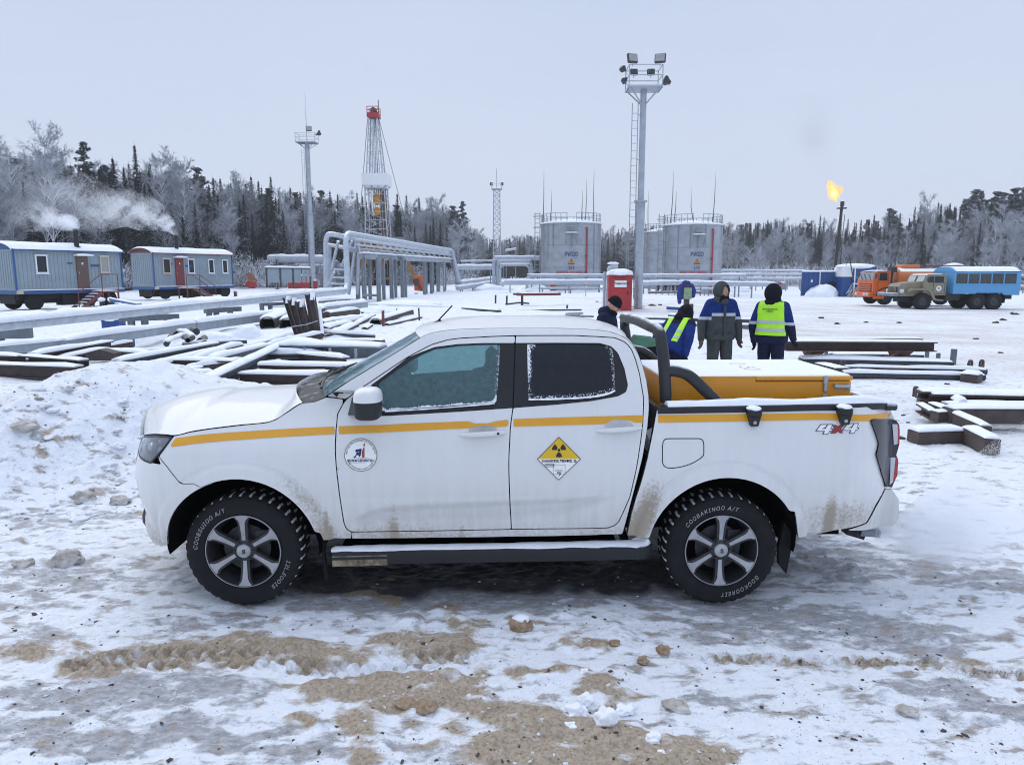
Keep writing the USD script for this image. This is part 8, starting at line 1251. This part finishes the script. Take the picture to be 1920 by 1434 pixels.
leafmat('needles', (.040, .052, .050), (.022, .030, .032)); leafmat('frost_needles', (.44, .47, .51), (.22, .25, .29)); leafmat('frost_twigs', (.48, .50, .54), (.25, .27, .31)); leafmat('rime', (.74, .76, .81), (.56, .59, .65)); leafmat('pine_needles', (.062, .075, .070), (.035, .045, .046))
def tris(P): P = np.asarray(P); return P.reshape(-1, 3), np.arange(len(P) * 3).reshape(-1, 3)
def spruce(seed, H=18.0, R=2.6, frost=.35, bare=.10, dens=1.0):
    r = np.random.default_rng(seed); A, B = [], []; z = H * bare
    while z < H * .985:
        f = (z - H * bare) / (H * (1 - bare)); Lb = R * (1 - f) ** 1.05 * (.55 + .45 * min(1, f * 6 + .3)) + .03; nb = max(4, int((9 - 4 * f) * dens)); a0 = r.uniform(0, 6.28)
        for i in range(nb):
            L = Lb * r.uniform(.6, 1.12); a = a0 + i * 2 * math.pi / nb + r.uniform(-.3, .3); d = np.array([math.cos(a), math.sin(a), 0]); s = np.array([-d[1], d[0], 0]); k = max(2, int(L / .42))
            for j in range(k):
                q = (j + r.uniform(.2, .9)) / k; p = d * L * q + (0, 0, z - .42 * L * q ** 1.3 + .10 * L * q ** 3 + r.uniform(-.1, .1)); w = (.28 + .34 * (1 - q)) * (.22 + .85 * (1 - f)) * r.uniform(.7, 1.2); l = w * r.uniform(1.0, 1.7)
                e = d * l * .8 + s * r.uniform(-.4, .4) * l + (0, 0, -.28 * l); (A if r.random() > frost * .5 else B).append([p - s * w, p + s * w, p + e]); hang = (0, 0, -l * r.uniform(.7, 1.2)); A.append([p - s * w * .8 - d * .1, p + s * w * .7 + d * .15, p + np.array(hang) + e * .3])
                if r.random() < frost: B.append([p - s * w * .8 + (0, 0, .07), p + s * w * .8 + (0, 0, .07), p + e * .9 + (0, 0, .09)])
        z += r.uniform(.28, .46) * (H / 18) * (1.25 - .5 * f)
    A += [[(-.07, 0, H * .93), (.07, 0, H * .93), (0, 0, H * 1.02)], [(0, -.07, H * .93), (0, .07, H * .93), (0, 0, H * 1.02)]]
    return {'trunk': (tube([(0, 0, -.5), (0, 0, H * .5), (0, 0, H * .98)], .18 * H / 18, 6, scale=[1, .6, .1]), 'bark_dark'), 'crown': (tris(A), 'needles'), 'frosted_foliage': (tris(B), 'frost_needles')}
def pine(seed, H=20.0, frost=.4):
    r = np.random.default_rng(seed); A, B, br = [], [], []
    for i in range(58):
        f = r.random() ** .9; z = H * (.36 + .62 * f); L = (H * .15 * (1 - f) ** .85 + .18) * r.uniform(.6, 1.1); a = r.uniform(0, 6.28); d = np.array([math.cos(a), math.sin(a), r.uniform(-.08, .25)]); p0 = np.array([0, 0, z]); br.append(tube([p0, p0 + d * L], .07, 4, scale=[1, .4]))
        for c in range(3):
            q = p0 + d * L * (.3 + .32 * c) + r.normal(0, .2, 3) * (1, 1, .5)
            for j in range(17):
                e = r.normal(0, 1, 3) * (.75, .75, .3); e /= np.linalg.norm(e) + .3; p = q + e * r.uniform(.2, 1.0) * (.25 + L * .19); n = r.normal(0, 1, 3); n /= np.linalg.norm(n); w = r.uniform(.12, .26); s = np.cross(n, e); s /= np.linalg.norm(s) + 1e-6; (B if r.random() < frost * (.4 + .7 * (e[2] > .1)) else A).append([p - s * w, p + s * w, p + e * w * 2.2 + (0, 0, -.05)])
    w = r.uniform(-.3, .3, 2); return {'trunk': (join([tube([(0, 0, -.5), (w[0] * .5, w[1] * .5, H * .5), (0, 0, H * .97)], .21 * H / 20, 7, scale=[1, .75, .2])] + br), 'bark_pine'), 'crown': (tris(A), 'pine_needles'), 'frosted_foliage': (tris(B), 'frost_needles')}
def birch(seed, H=17.0, spread=.22, fine=1.0, dense=1.0):
    r = np.random.default_rng(seed); tr, tw, A = [], [], []
    lean = r.uniform(-.05, .05, 2); trunk = np.array([[lean[0] * z * z / H, lean[1] * z * z / H, z] for z in np.linspace(-.4, H * .93, 7)]); tr.append(tube(trunk, .13 * H / 17, 6, scale=np.linspace(1, .2, 7)))
    cs = CubicSpline(trunk[:, 2], trunk[:, :2])
    for i in range(int(40 * dense)):
        f = r.random() ** .85; z = H * (.24 + .72 * f); p = np.append(cs(z), z); a = r.uniform(0, 6.28); L = H * spread * (1.15 - f * .7) * r.uniform(.6, 1.2); d = np.array([math.cos(a), math.sin(a), r.uniform(.9, 1.7)]); d /= np.linalg.norm(d); q = [p, p + d * L * .5, p + d * L * .85 + np.array([math.cos(a), math.sin(a), -.1]) * L * .22]; tw.append(tube(q, .04, 3, caps=False, scale=[1, .6, .3]))
        for j in range(9):
            g = r.uniform(.3, 1.0); o = q[0] + (q[1] - q[0]) * min(g * 2, 1) + (q[2] - q[1]) * max(g * 2 - 1, 0); e = d + r.normal(0, .55, 3); e /= np.linalg.norm(e); l = L * r.uniform(.25, .5); m_ = o + e * l
            for c in range(8): u = o + e * l * r.uniform(.2, 1); h = e * .6 + r.normal(0, .6, 3) + (0, 0, -.15); h /= np.linalg.norm(h); s = np.cross(h, r.normal(0, 1, 3)); s /= np.linalg.norm(s) + 1e-6; x = r.uniform(.3, .75) * L * .36; A.append([u - s * .030, u + s * .030, u + h * x])
            A.append([o - (.03, 0, 0), o + (.03, 0, 0), m_])
    return {'trunk': (join(tr), 'bark_birch'), 'branch': (join(tw), 'rime'), 'crown': (tris(A), 'frost_twigs')}
def bush(seed, H=3.0):
    r = np.random.default_rng(seed); A, B = [], []
    for i in range(26):
        a = r.uniform(0, 6.28); d = np.array([math.cos(a) * .5, math.sin(a) * .5, r.uniform(.8, 1.4)]); d /= np.linalg.norm(d); o = r.normal(0, .5, 3) * (1, 1, 0); L = H * r.uniform(.5, 1.05)
        for j in range(16): u = o + d * L * r.uniform(.1, 1); h = d + r.normal(0, .6, 3); h /= np.linalg.norm(h); s = np.cross(h, r.normal(0, 1, 3)); s /= np.linalg.norm(s) + 1e-6; (A if j % 4 else B).append([u - s * .03, u + s * .03, u + h * r.uniform(.3, .9)])
    return {'twigs': (tris(A), 'rime'), 'foliage': (tris(B), 'bark_dark')}
KINDS = {}
def proto(kind, parts, Hn): KINDS.setdefault(kind, []).append([parts, Hn, None])
for s in range(4): proto('spruce', spruce(10 + s, 18, 2.8 + .35 * s, (.08, .16, .26, .42)[s]), 18)
for s in range(2): proto('frosted_spruce', spruce(30 + s, 16, 2.2, 1.25, .08), 16)
for s in range(3): proto('pine', pine(40 + s, 20, .40 + .15 * s), 20)
for s in range(4): proto('birch', birch(50 + s, 17, .20 + .03 * (s % 2)), 17)
for s in range(2): proto('frosted_birch', birch(60 + s, 16, .24, 1, 1.5), 16)
for s in range(2): proto('bush', bush(70 + s), 3)
_r = np.random.default_rng(77)
LABEL = {'spruce': 'dark narrow spruce', 'frosted_spruce': 'spruce whitened all over by frost', 'pine': 'tall frosted pine with a bare reddish trunk', 'birch': 'bare frosted birch with a pale trunk', 'frosted_birch': 'broad lacy birch thick with frost', 'bush': 'low frosted bush'}
ZONES = [(80, 'at the left end of the left cabin'), (190, 'above the left cabin'), (290, 'above the gap between the cabins'), (440, 'above the second cabin'), (560, 'left of the slimmer mast'), (690, 'between the slimmer mast and the rig'), (900, 'behind the pipe rack'), (1450, 'right of the tanks'), (1540, 'left of the flare stack'), (1640, 'right of the flare stack'), (1760, 'above the orange lorry'), (1850, 'above the khaki cab'), (9999, 'above the blue crew body')]
def plant(kind, x, y, h, where, label=None, k=None):
    where = next(w for m, w in ZONES if 960 + FP * x / y < m)
    z = zt(x, y); L = KINDS[kind]; it = L[int(_r.integers(len(L))) if k is None else k]; s = h / it[1]; rz = _r.uniform(0, 6.28); lab = label or f'{LABEL[kind]} {where}'; grp = None if label else f'{kind.replace("_", " ")} trees {where}'
    if it[2] is None:
        t = T(kind, lab, 'bush' if kind == 'bush' else 'tree', (x, y, z), rz, group=grp)
        for nm, (m, mt) in it[0].items(): t.P(nm, m, mt, 40 if nm == 'trunk' else False)
        UsdGeom.Xformable(t.prim).AddScaleOp().Set(Gf.Vec3f(s, s, s)); it[2] = t
    else: copy_of(it[2], kind, lab, 'bush' if kind == 'bush' else 'tree', (x, y, z), rz, (s * _r.uniform(.9, 1.1), s * _r.uniform(.9, 1.1), s), grp)
def top_h(px, py, D): x = (px - 960) / FP * (D * _cp); return float(U(px, py, D)[2] - zt(x, D))
# the tree tops one can tell apart: kind, pixel column, top row, depth, own label
for kind, px, py, D, lab in (('pine', -8, 250, 84, 'tall frosted pine at the left picture edge'), ('frosted_birch', 14, 268, 80, None), ('birch', 45, 300, 78, None), ('frosted_birch', 92, 246, 80, 'tallest frosted birch above the left cabin'), ('birch', 105, 255, 79, None), ('spruce', 136, 280, 92, None), ('pine', 176, 263, 90, 'big dark pine above the brown cabin door'), ('spruce', 228, 293, 98, None), ('spruce', 247, 310, 100, None), ('spruce', 270, 270, 98, 'tallest dark spruce above the gap between the cabins'), ('spruce', 293, 315, 100, None), ('birch', 312, 285, 94, None), ('frosted_birch', 332, 288, 98, None), ('birch', 350, 300, 95, None), ('pine', 384, 308, 108, 'dark pine above the left half of the second cabin'), ('spruce', 410, 330, 112, None), ('frosted_birch', 440, 333, 112, None), ('spruce', 480, 328, 116, None), ('spruce', 493, 338, 118, None), ('spruce', 516, 328, 116, 'tall spruce left of the slimmer floodlight mast'), ('frosted_birch', 470, 352, 112, None), ('birch', 535, 352, 118, None), ('spruce', 551, 349, 120, None), ('spruce', 590, 356, 122, None), ('pine', 608, 353, 128, None), ('spruce', 624, 356, 128, None), ('spruce', 638, 362, 126, None), ('frosted_birch', 612, 372, 122, None), ('frosted_birch', 660, 366, 130, None), ('spruce', 674, 359, 138, None), ('spruce', 684, 366, 138, None), ('spruce', 748, 362, 142, None), ('spruce', 765, 364, 144, 'dark spruce right of the drilling rig'), ('spruce', 788, 368, 146, None), ('frosted_birch', 776, 384, 140, None), ('frosted_birch', 800, 380, 146, None), ('frosted_birch', 825, 376, 150, 'frosted birch mass above the far end of the pipe rack'), ('spruce', 808, 420, 120, 'small dark spruce above the pipe rack'), ('pine', 852, 382, 152, None), ('pine', 868, 376, 152, 'tall dark pine standing clear right of the pipe rack'),
    ('frosted_birch', 1735, 370, 165, 'round-topped frosted birch above the orange tanker'), ('spruce', 1706, 386, 175, None), ('spruce', 1716, 382, 178, None), ('spruce', 1770, 380, 168, None), ('pine', 1660, 388, 180, None), ('pine', 1668, 391, 184, None), ('pine', 1815, 352, 150, 'tall pine above the front of the blue crew body'), ('pine', 1826, 356, 158, None), ('pine', 1857, 354, 146, None), ('pine', 1868, 356, 150, None), ('pine', 1888, 347, 140, None), ('pine', 1905, 347, 138, 'tall pine nearest the right picture edge'), ('pine', 1925, 350, 136, None), ('birch', 1870, 378, 128, None), ('birch', 1895, 392, 122, None), ('birch', 1915, 395, 118, None), ('birch', 1846, 392, 140, None), ('frosted_spruce', 1790, 392, 150, None), ('spruce', 1612, 432, 160, None), ('spruce', 1480, 420, 190, None), ('spruce', 1448, 410, 240, None)):
    D *= 1.0; x = (px - 960) / FP * (D * _cp); plant(kind, x, D, top_h(px, py, D), 'forest behind the cabins' if px < 900 else 'forest behind the lorries', lab)
# filling rows
def top_row(px):
    return np.interp(px, [-100, 0, 90, 200, 300, 400, 520, 600, 700, 800, 850, 885, 920, 1000, 1120, 1180, 1360, 1440, 1560, 1650, 1740, 1800, 1850, 1920, 2020], [270, 278, 275, 300, 305, 325, 345, 362, 372, 378, 385, 420, 440, 436, 430, 420, 412, 408, 405, 398, 385, 368, 362, 352, 345])
def near_d(px): return np.interp(px, [-100, 0, 200, 400, 600, 880, 900, 1340, 1400, 1600, 1750, 1920, 2020], [76, 78, 88, 100, 116, 140, 260, 260, 150, 140, 130, 112, 106])
rows = [(-90, 890, 15, 1.0, .68, .88, ('birch', 'spruce', 'frosted_birch', 'spruce', 'frosted_spruce')), (-90, 890, 14, 1.10, .80, .98, ('spruce', 'spruce', 'spruce', 'pine', 'birch')), (-90, 890, 14, 1.22, .86, 1.0, ('spruce', 'spruce', 'spruce', 'pine')),
        (1350, 2010, 15, 1.0, .50, .78, ('frosted_birch', 'birch', 'frosted_birch', 'frosted_spruce', 'birch')), (1350, 2010, 14, 1.14, .66, .90, ('frosted_birch', 'spruce', 'spruce', 'frosted_spruce')), (1350, 2010, 12, 1.32, .88, 1.04, ('spruce', 'pine', 'spruce', 'spruce'))]
ntree = 0
for x0, x1, st, dk, h0, h1, ks in rows:
    px = x0
    while px < x1:
        q = px + _r.uniform(-.4, .4) * st; D = near_d(q) * dk * _r.uniform(.96, 1.05); tp = top_row(q) ; hh = top_h(q, tp, D) * _r.uniform(h0, h1); kd = ks[int(_r.integers(len(ks)))]
        plant(kd, (q - 960) / FP * (D * _cp), D, hh, 'forest behind the cabins' if q < 900 else 'forest behind the lorries'); px += st * _r.uniform(.75, 1.25); ntree += 1
# bushes along the forest edge
for q in np.concatenate([np.arange(430, 900, 26), np.arange(1350, 1900, 24)]): D = near_d(q) * .93; q = q + _r.uniform(-8, 8); plant('bush', (q - 960) / FP * D, D, _r.uniform(2.2, 4.2), 'forest edge behind the pipes')
# the far forest and the depth of the woods: one mass
def mass(path, label, items):
    pi = UsdGeom.PointInstancer.Define(stage, path); tags(pi.GetPrim(), label, kind='stuff'); keys = []
    for kd in sorted({i[0] for i in items}):
        for n, it in enumerate(KINDS[kd][:2]):
            p = f'{path}/{kd}_{n:03d}'; UsdGeom.Xform.Define(stage, p)
            for nm, (m, mt) in it[0].items(): usdkit.mesh(stage, f'{p}/{nm}', m, M(mt), False)
            pi.GetPrototypesRel().AddTarget(p); keys.append((kd, it[1]))
    pos, idx, sc, ro = [], [], [], []
    for kd, x, y, h in items: c = [i for i, kk in enumerate(keys) if kk[0] == kd]; i = c[int(_r.integers(len(c)))]; pos.append((x, y, zt(x, y))); idx.append(i); s = h / keys[i][1]; sc.append((s * 1.1, s * 1.1, s)); a = _r.uniform(0, 3.14); ro.append(Gf.Quath(float(math.cos(a)), 0, 0, float(math.sin(a))))
    pi.CreatePositionsAttr(Vt.Vec3fArray.FromNumpy(np.array(pos, np.float32))); pi.CreateProtoIndicesAttr(Vt.IntArray.FromNumpy(np.array(idx, np.int32))); pi.CreateScalesAttr(Vt.Vec3fArray.FromNumpy(np.array(sc, np.float32))); pi.CreateOrientationsAttr(Vt.QuathArray(ro))
it = []
for dk, st in ((1.0, 5.5), (1.15, 5), (1.35, 5), (1.6, 5)):
    for q in np.arange(830, 1460, st): D = 270 * dk * _r.uniform(.95, 1.05); it.append((('spruce', 'spruce', 'spruce', 'pine', 'frosted_birch', 'frosted_spruce')[int(_r.integers(6))], (q + _r.uniform(-2, 2) - 960) / FP * D, D, top_h(q, top_row(q) + 4, D) * _r.uniform(.72, 1.0)))
mass('/World/far_forest', 'distant frosted forest on the horizon behind the tanks', it)
it = []
for x0, x1, w in ((-200, 900, 1.4), (1340, 2100, 1.4)):
    for dk, st in ((1.36, 9), (1.55, 8), (1.8, 8)):
        for q in np.arange(x0, x1, st): D = near_d(q) * dk * _r.uniform(.95, 1.06); it.append((('spruce', 'frosted_birch', 'spruce', 'pine', 'frosted_spruce')[int(_r.integers(5))], (q - 960) / FP * D, D, top_h(q, top_row(q) + 6, D) * _r.uniform(.65, .97)))
mass('/World/forest_depths', 'depths of the forest seen between the front trees', it)
it = []
for q in np.concatenate([np.arange(-100, 880, 6), np.arange(1340, 2020, 5)]):
    for dk in (.97, 1.08): D = near_d(q) * dk * _r.uniform(.97, 1.03); it.append(('bush', (q - 960) / FP * D, D, _r.uniform(1.6, 4.8)))
mass('/World/undergrowth', 'frosted brush and saplings under the forest edge', it)
# ================================================================== fire, smoke, vapour, haze
def cloud(name, label, pts, col, dens, scale, lo, hi, seed=0, rough=.6, emit=None, last=True, aniso=.0, cat=None):
    """vapour along pts (x, y, z, r): closed hulls of balls, the density broken up by noise and thinning towards the edge; dens: one value per stretch"""
    t = T(name, label, cat, (0, 0, 0), kind='stuff'); A = np.array(pts, float)
    for i, (p, q) in enumerate(zip(A[:-1], A[1:])):
        m = (m3.Manifold.sphere(p[3], 20).translate(list(p[:3])) + m3.Manifold.sphere(q[3], 20).translate(list(q[:3]))).hull()
        d = q[:3] - p[:3]; L = np.linalg.norm(d); d = d / L; D = dens[i] if np.ndim(dens) else dens; end = last and i == len(A) - 2
        n = {'g': ('geometry', {}), 'n': ('noise_texture', {'scale': scale, 'detail': 4.0, 'roughness': rough, 'distortion': .8}), 'mr': ('map_range', {'from_min': lo, 'from_max': hi, 'to_min': 0.0, 'to_max': D, 'clamp': True}), 'v': ('principled_volume', {'color': col, 'anisotropy': aniso, **({'emission_color': emit[0]} if emit else {})}),
             'mp': ('mapping', {'mapping_type': 'texture', 'location': p[:3], 'rotation': (0, -math.asin(d[2]), math.atan2(d[1], d[0]))}), 'sx': ('separate_xyz', {}), 'y2': ('math', {'math_type': 'multiply'}), 'z2': ('math', {'math_type': 'multiply_add'}), 'rr': ('math', {'math_type': 'sqrt'}), 'rad': ('map_range', {'from_min': 0.0, 'from_max': L, 'to_min': p[3], 'to_max': q[3] * .95, 'clamp': True}), 'q': ('math', {'math_type': 'divide'}),
             'ed': ('map_range', {'from_min': .3, 'from_max': 1.0, 'to_min': 1.0, 'to_max': 0.0, 'clamp': True}), 'fa': ('map_range', {'from_min': 0.0, 'from_max': L * 1.02, 'to_min': 1.0, 'to_max': 0.0 if end else 1.0, 'clamp': True}), 'm1': ('math', {'math_type': 'multiply'}), 'm2': ('math', {'math_type': 'multiply'})}
        l = [('g.position', 'n.vector'), ('n.fac', 'mr.value'), ('g.position', 'mp.vector'), ('mp.vector', 'sx.vector'), ('sx.y', 'y2.value1'), ('sx.y', 'y2.value2'), ('sx.z', 'z2.value1'), ('sx.z', 'z2.value2'), ('y2.value', 'z2.value3'), ('z2.value', 'rr.value1'), ('sx.x', 'rad.value'), ('rr.value', 'q.value1'), ('rad.result', 'q.value2'), ('q.value', 'ed.value'), ('sx.x', 'fa.value'), ('mr.result', 'm1.value1'), ('ed.result', 'm1.value2'), ('m1.value', 'm2.value1'), ('fa.result', 'm2.value2'), ('m2.value', 'v.density')]
        if emit: n['es'] = ('math', {'math_type': 'multiply', 'value2': emit[1] / D}); l += [('m2.value', 'es.value1'), ('es.value', 'v.emission_strength')]
        t.P('puff', raw(m), usdkit.material(stage, f'/World/Looks/{name}_{seed}_{i}', n, l, volume='v.volume'), True)
    return t
D1 = float(CH2[1]); D0 = float(CH1[1]); q = lambda x, y, d, r: (*U(x, y, d), r)
_mats['droplets'] = usdkit.material(stage, '/World/Looks/droplets', {'d': ('diffuse_bsdf', {'color': (.93, .94, .96)}), 't': ('translucent_bsdf', {'color': (.93, .94, .96)}), 'm': ('mix_closure', {'fac': .5})}, [('d.BSDF', 'm.closure1'), ('t.BSDF', 'm.closure2')], surface='m.closure')
def vapour(name, label, pts, dens, n, size, sc, thr, seed):
    """steam as a swarm of fine white ice specks along pts (x, y, z, r); dens: relative thickness at each point"""
    r = np.random.default_rng(seed); A = np.array(pts, float); seg = np.linalg.norm(np.diff(A[:, :3], axis=0), axis=1); cum = np.concatenate([[0], np.cumsum(seg)]); ug = np.linspace(0, cum[-1], 400); w = np.interp(ug, cum, np.asarray(dens) * A[:, 3]); c = np.cumsum(w); u = np.interp(r.random(n * 3) * c[-1], c, ug)
    P = np.stack([PchipInterpolator(cum, A[:, k])(u) for k in range(4)], 1); o = r.normal(0, 1, (len(u), 3)); o *= np.minimum(1, 1.9 / np.linalg.norm(o, axis=1))[:, None]; p = P[:, :3] + o * P[:, 3:] * .52
    f = meshkit.fbm(p / sc + 500 + .8 * meshkit.fbm(p / sc * .7 + 90, 2, seed)[:, None], 4, seed); p = p[f + r.normal(0, .035, len(f)) > thr][:n]; s = size * r.uniform(.6, 1.3, len(p)); a = r.normal(0, 1, (len(p), 3, 3)); a -= a.mean(1, keepdims=True); a /= np.linalg.norm(a, axis=2, keepdims=True) + .2
    v = (p[:, None] + a * s[:, None, None]).reshape(-1, 3); T(name, label, None, (0, 0, 0), kind='stuff').P('specks', (v, np.arange(len(v)).reshape(-1, 3)), 'droplets')
D1 = float(CH2[1]); D0 = float(CH1[1]); q = lambda x, y, d, r: (*U(x, y, d), r)
vapour('chimney_smoke', 'white smoke trailing left from the second cabin chimney', [(*CH2, .2), q(318, 424, D1, .5), q(298, 410, D1 + .3, 1.0), q(264, 398, D1 + 1, 1.5), q(222, 390, D1 + 2, 1.6), q(180, 402, D1 + 3, 1.5), q(140, 396, D1 + 4, 1.4)], (3.4, 3, 2.4, 2.0, 1.4, .7, .2), 150000, .0125, .75, .49, 1)
vapour('drifting_smoke', 'thin drifting smoke high above the left cabin', [q(215, 392, D1 + 3, 1.4), q(150, 378, D1 + 5, 2.4), q(80, 360, D1 + 8, 3.2), q(-10, 340, D1 + 10, 3.8)], (1, .9, .6, .2), 90000, .0135, 2.6, .46, 2)
vapour('chimney_smoke', 'white smoke trailing left from the left cabin chimney', [(*CH1, .18), q(136, 421, D0, .4), q(112, 412, D0 + .5, .7), q(78, 408, D0 + 1, .9), q(30, 402, D0 + 2, 1.1)], (3.4, 2.6, 1.7, .9, .2), 52000, .0115, .7, .48, 3)
e = tkw(at_t(1640, 998, .35)); vapour('exhaust_vapour', 'white exhaust vapour drifting from the pickup tail pipe', [(*e, .05), (*(e + (.25, -.02, .0)), .15), (*(e + (.5, .0, .04)), .26), (*(e + (.85, .02, .12)), .36), (*(e + (1.2, .08, .26)), .46), (*(e + (1.6, .15, .36)), .55)], (3, 3.2, 2.4, 1.4, .6, .1), 280000, .0028, .40, .36, 4)
k = 128 / FP; F = lambda x, y, r, d=128: (*U(x, y, d), r * k)
for i, (lab, pts, dn, st, co) in enumerate((('broad orange gas flame burning on the black flare stack', [F(1568, 378, 2.5), F(1563, 363, 12), F(1558, 350, 9), F(1554, 337, 4)], 1.5, 2.7, (1, .46, .10)), ('small right-hand lobe of the flare flame', [F(1566, 368, 6), F(1573, 357, 8), F(1579, 349, 4)], 1.5, 2.5, (1, .44, .09)), ('white-hot core of the flare flame', [F(1567, 374, 1.5), F(1564, 363, 7.5), F(1560, 352, 4)], 1.2, 6.0, (1, .72, .36)))):
    cloud('flare_flame', lab, pts, (.05, .03, .01), dn, .7, .30, .50, 10 + i, .55, (co, st), i < 2, cat='flame')
cloud('flare_smoke', 'faint grey smoke rising above the flare flame', [F(1550, 328, 10), F(1535, 300, 22), F(1528, 270, 34), F(1520, 228, 50), F(1512, 180, 60)], (.45, .46, .5), (.022, .022, .02, .016), .25, .40, .7, seed=6)
v, f = bb(-720, 720, -60, 700, -3.5, 33); hz = usdkit.material(stage, '/World/Looks/haze', {'v': ('principled_volume', {'color': (.985, .988, .99), 'density': .0005, 'anisotropy': 0.0})}, [], volume='v.volume')
me = usdkit.mesh(stage, '/World/haze', (v, f), hz); tags(me.GetPrim(), 'thin cold winter haze over the whole site', kind='stuff')
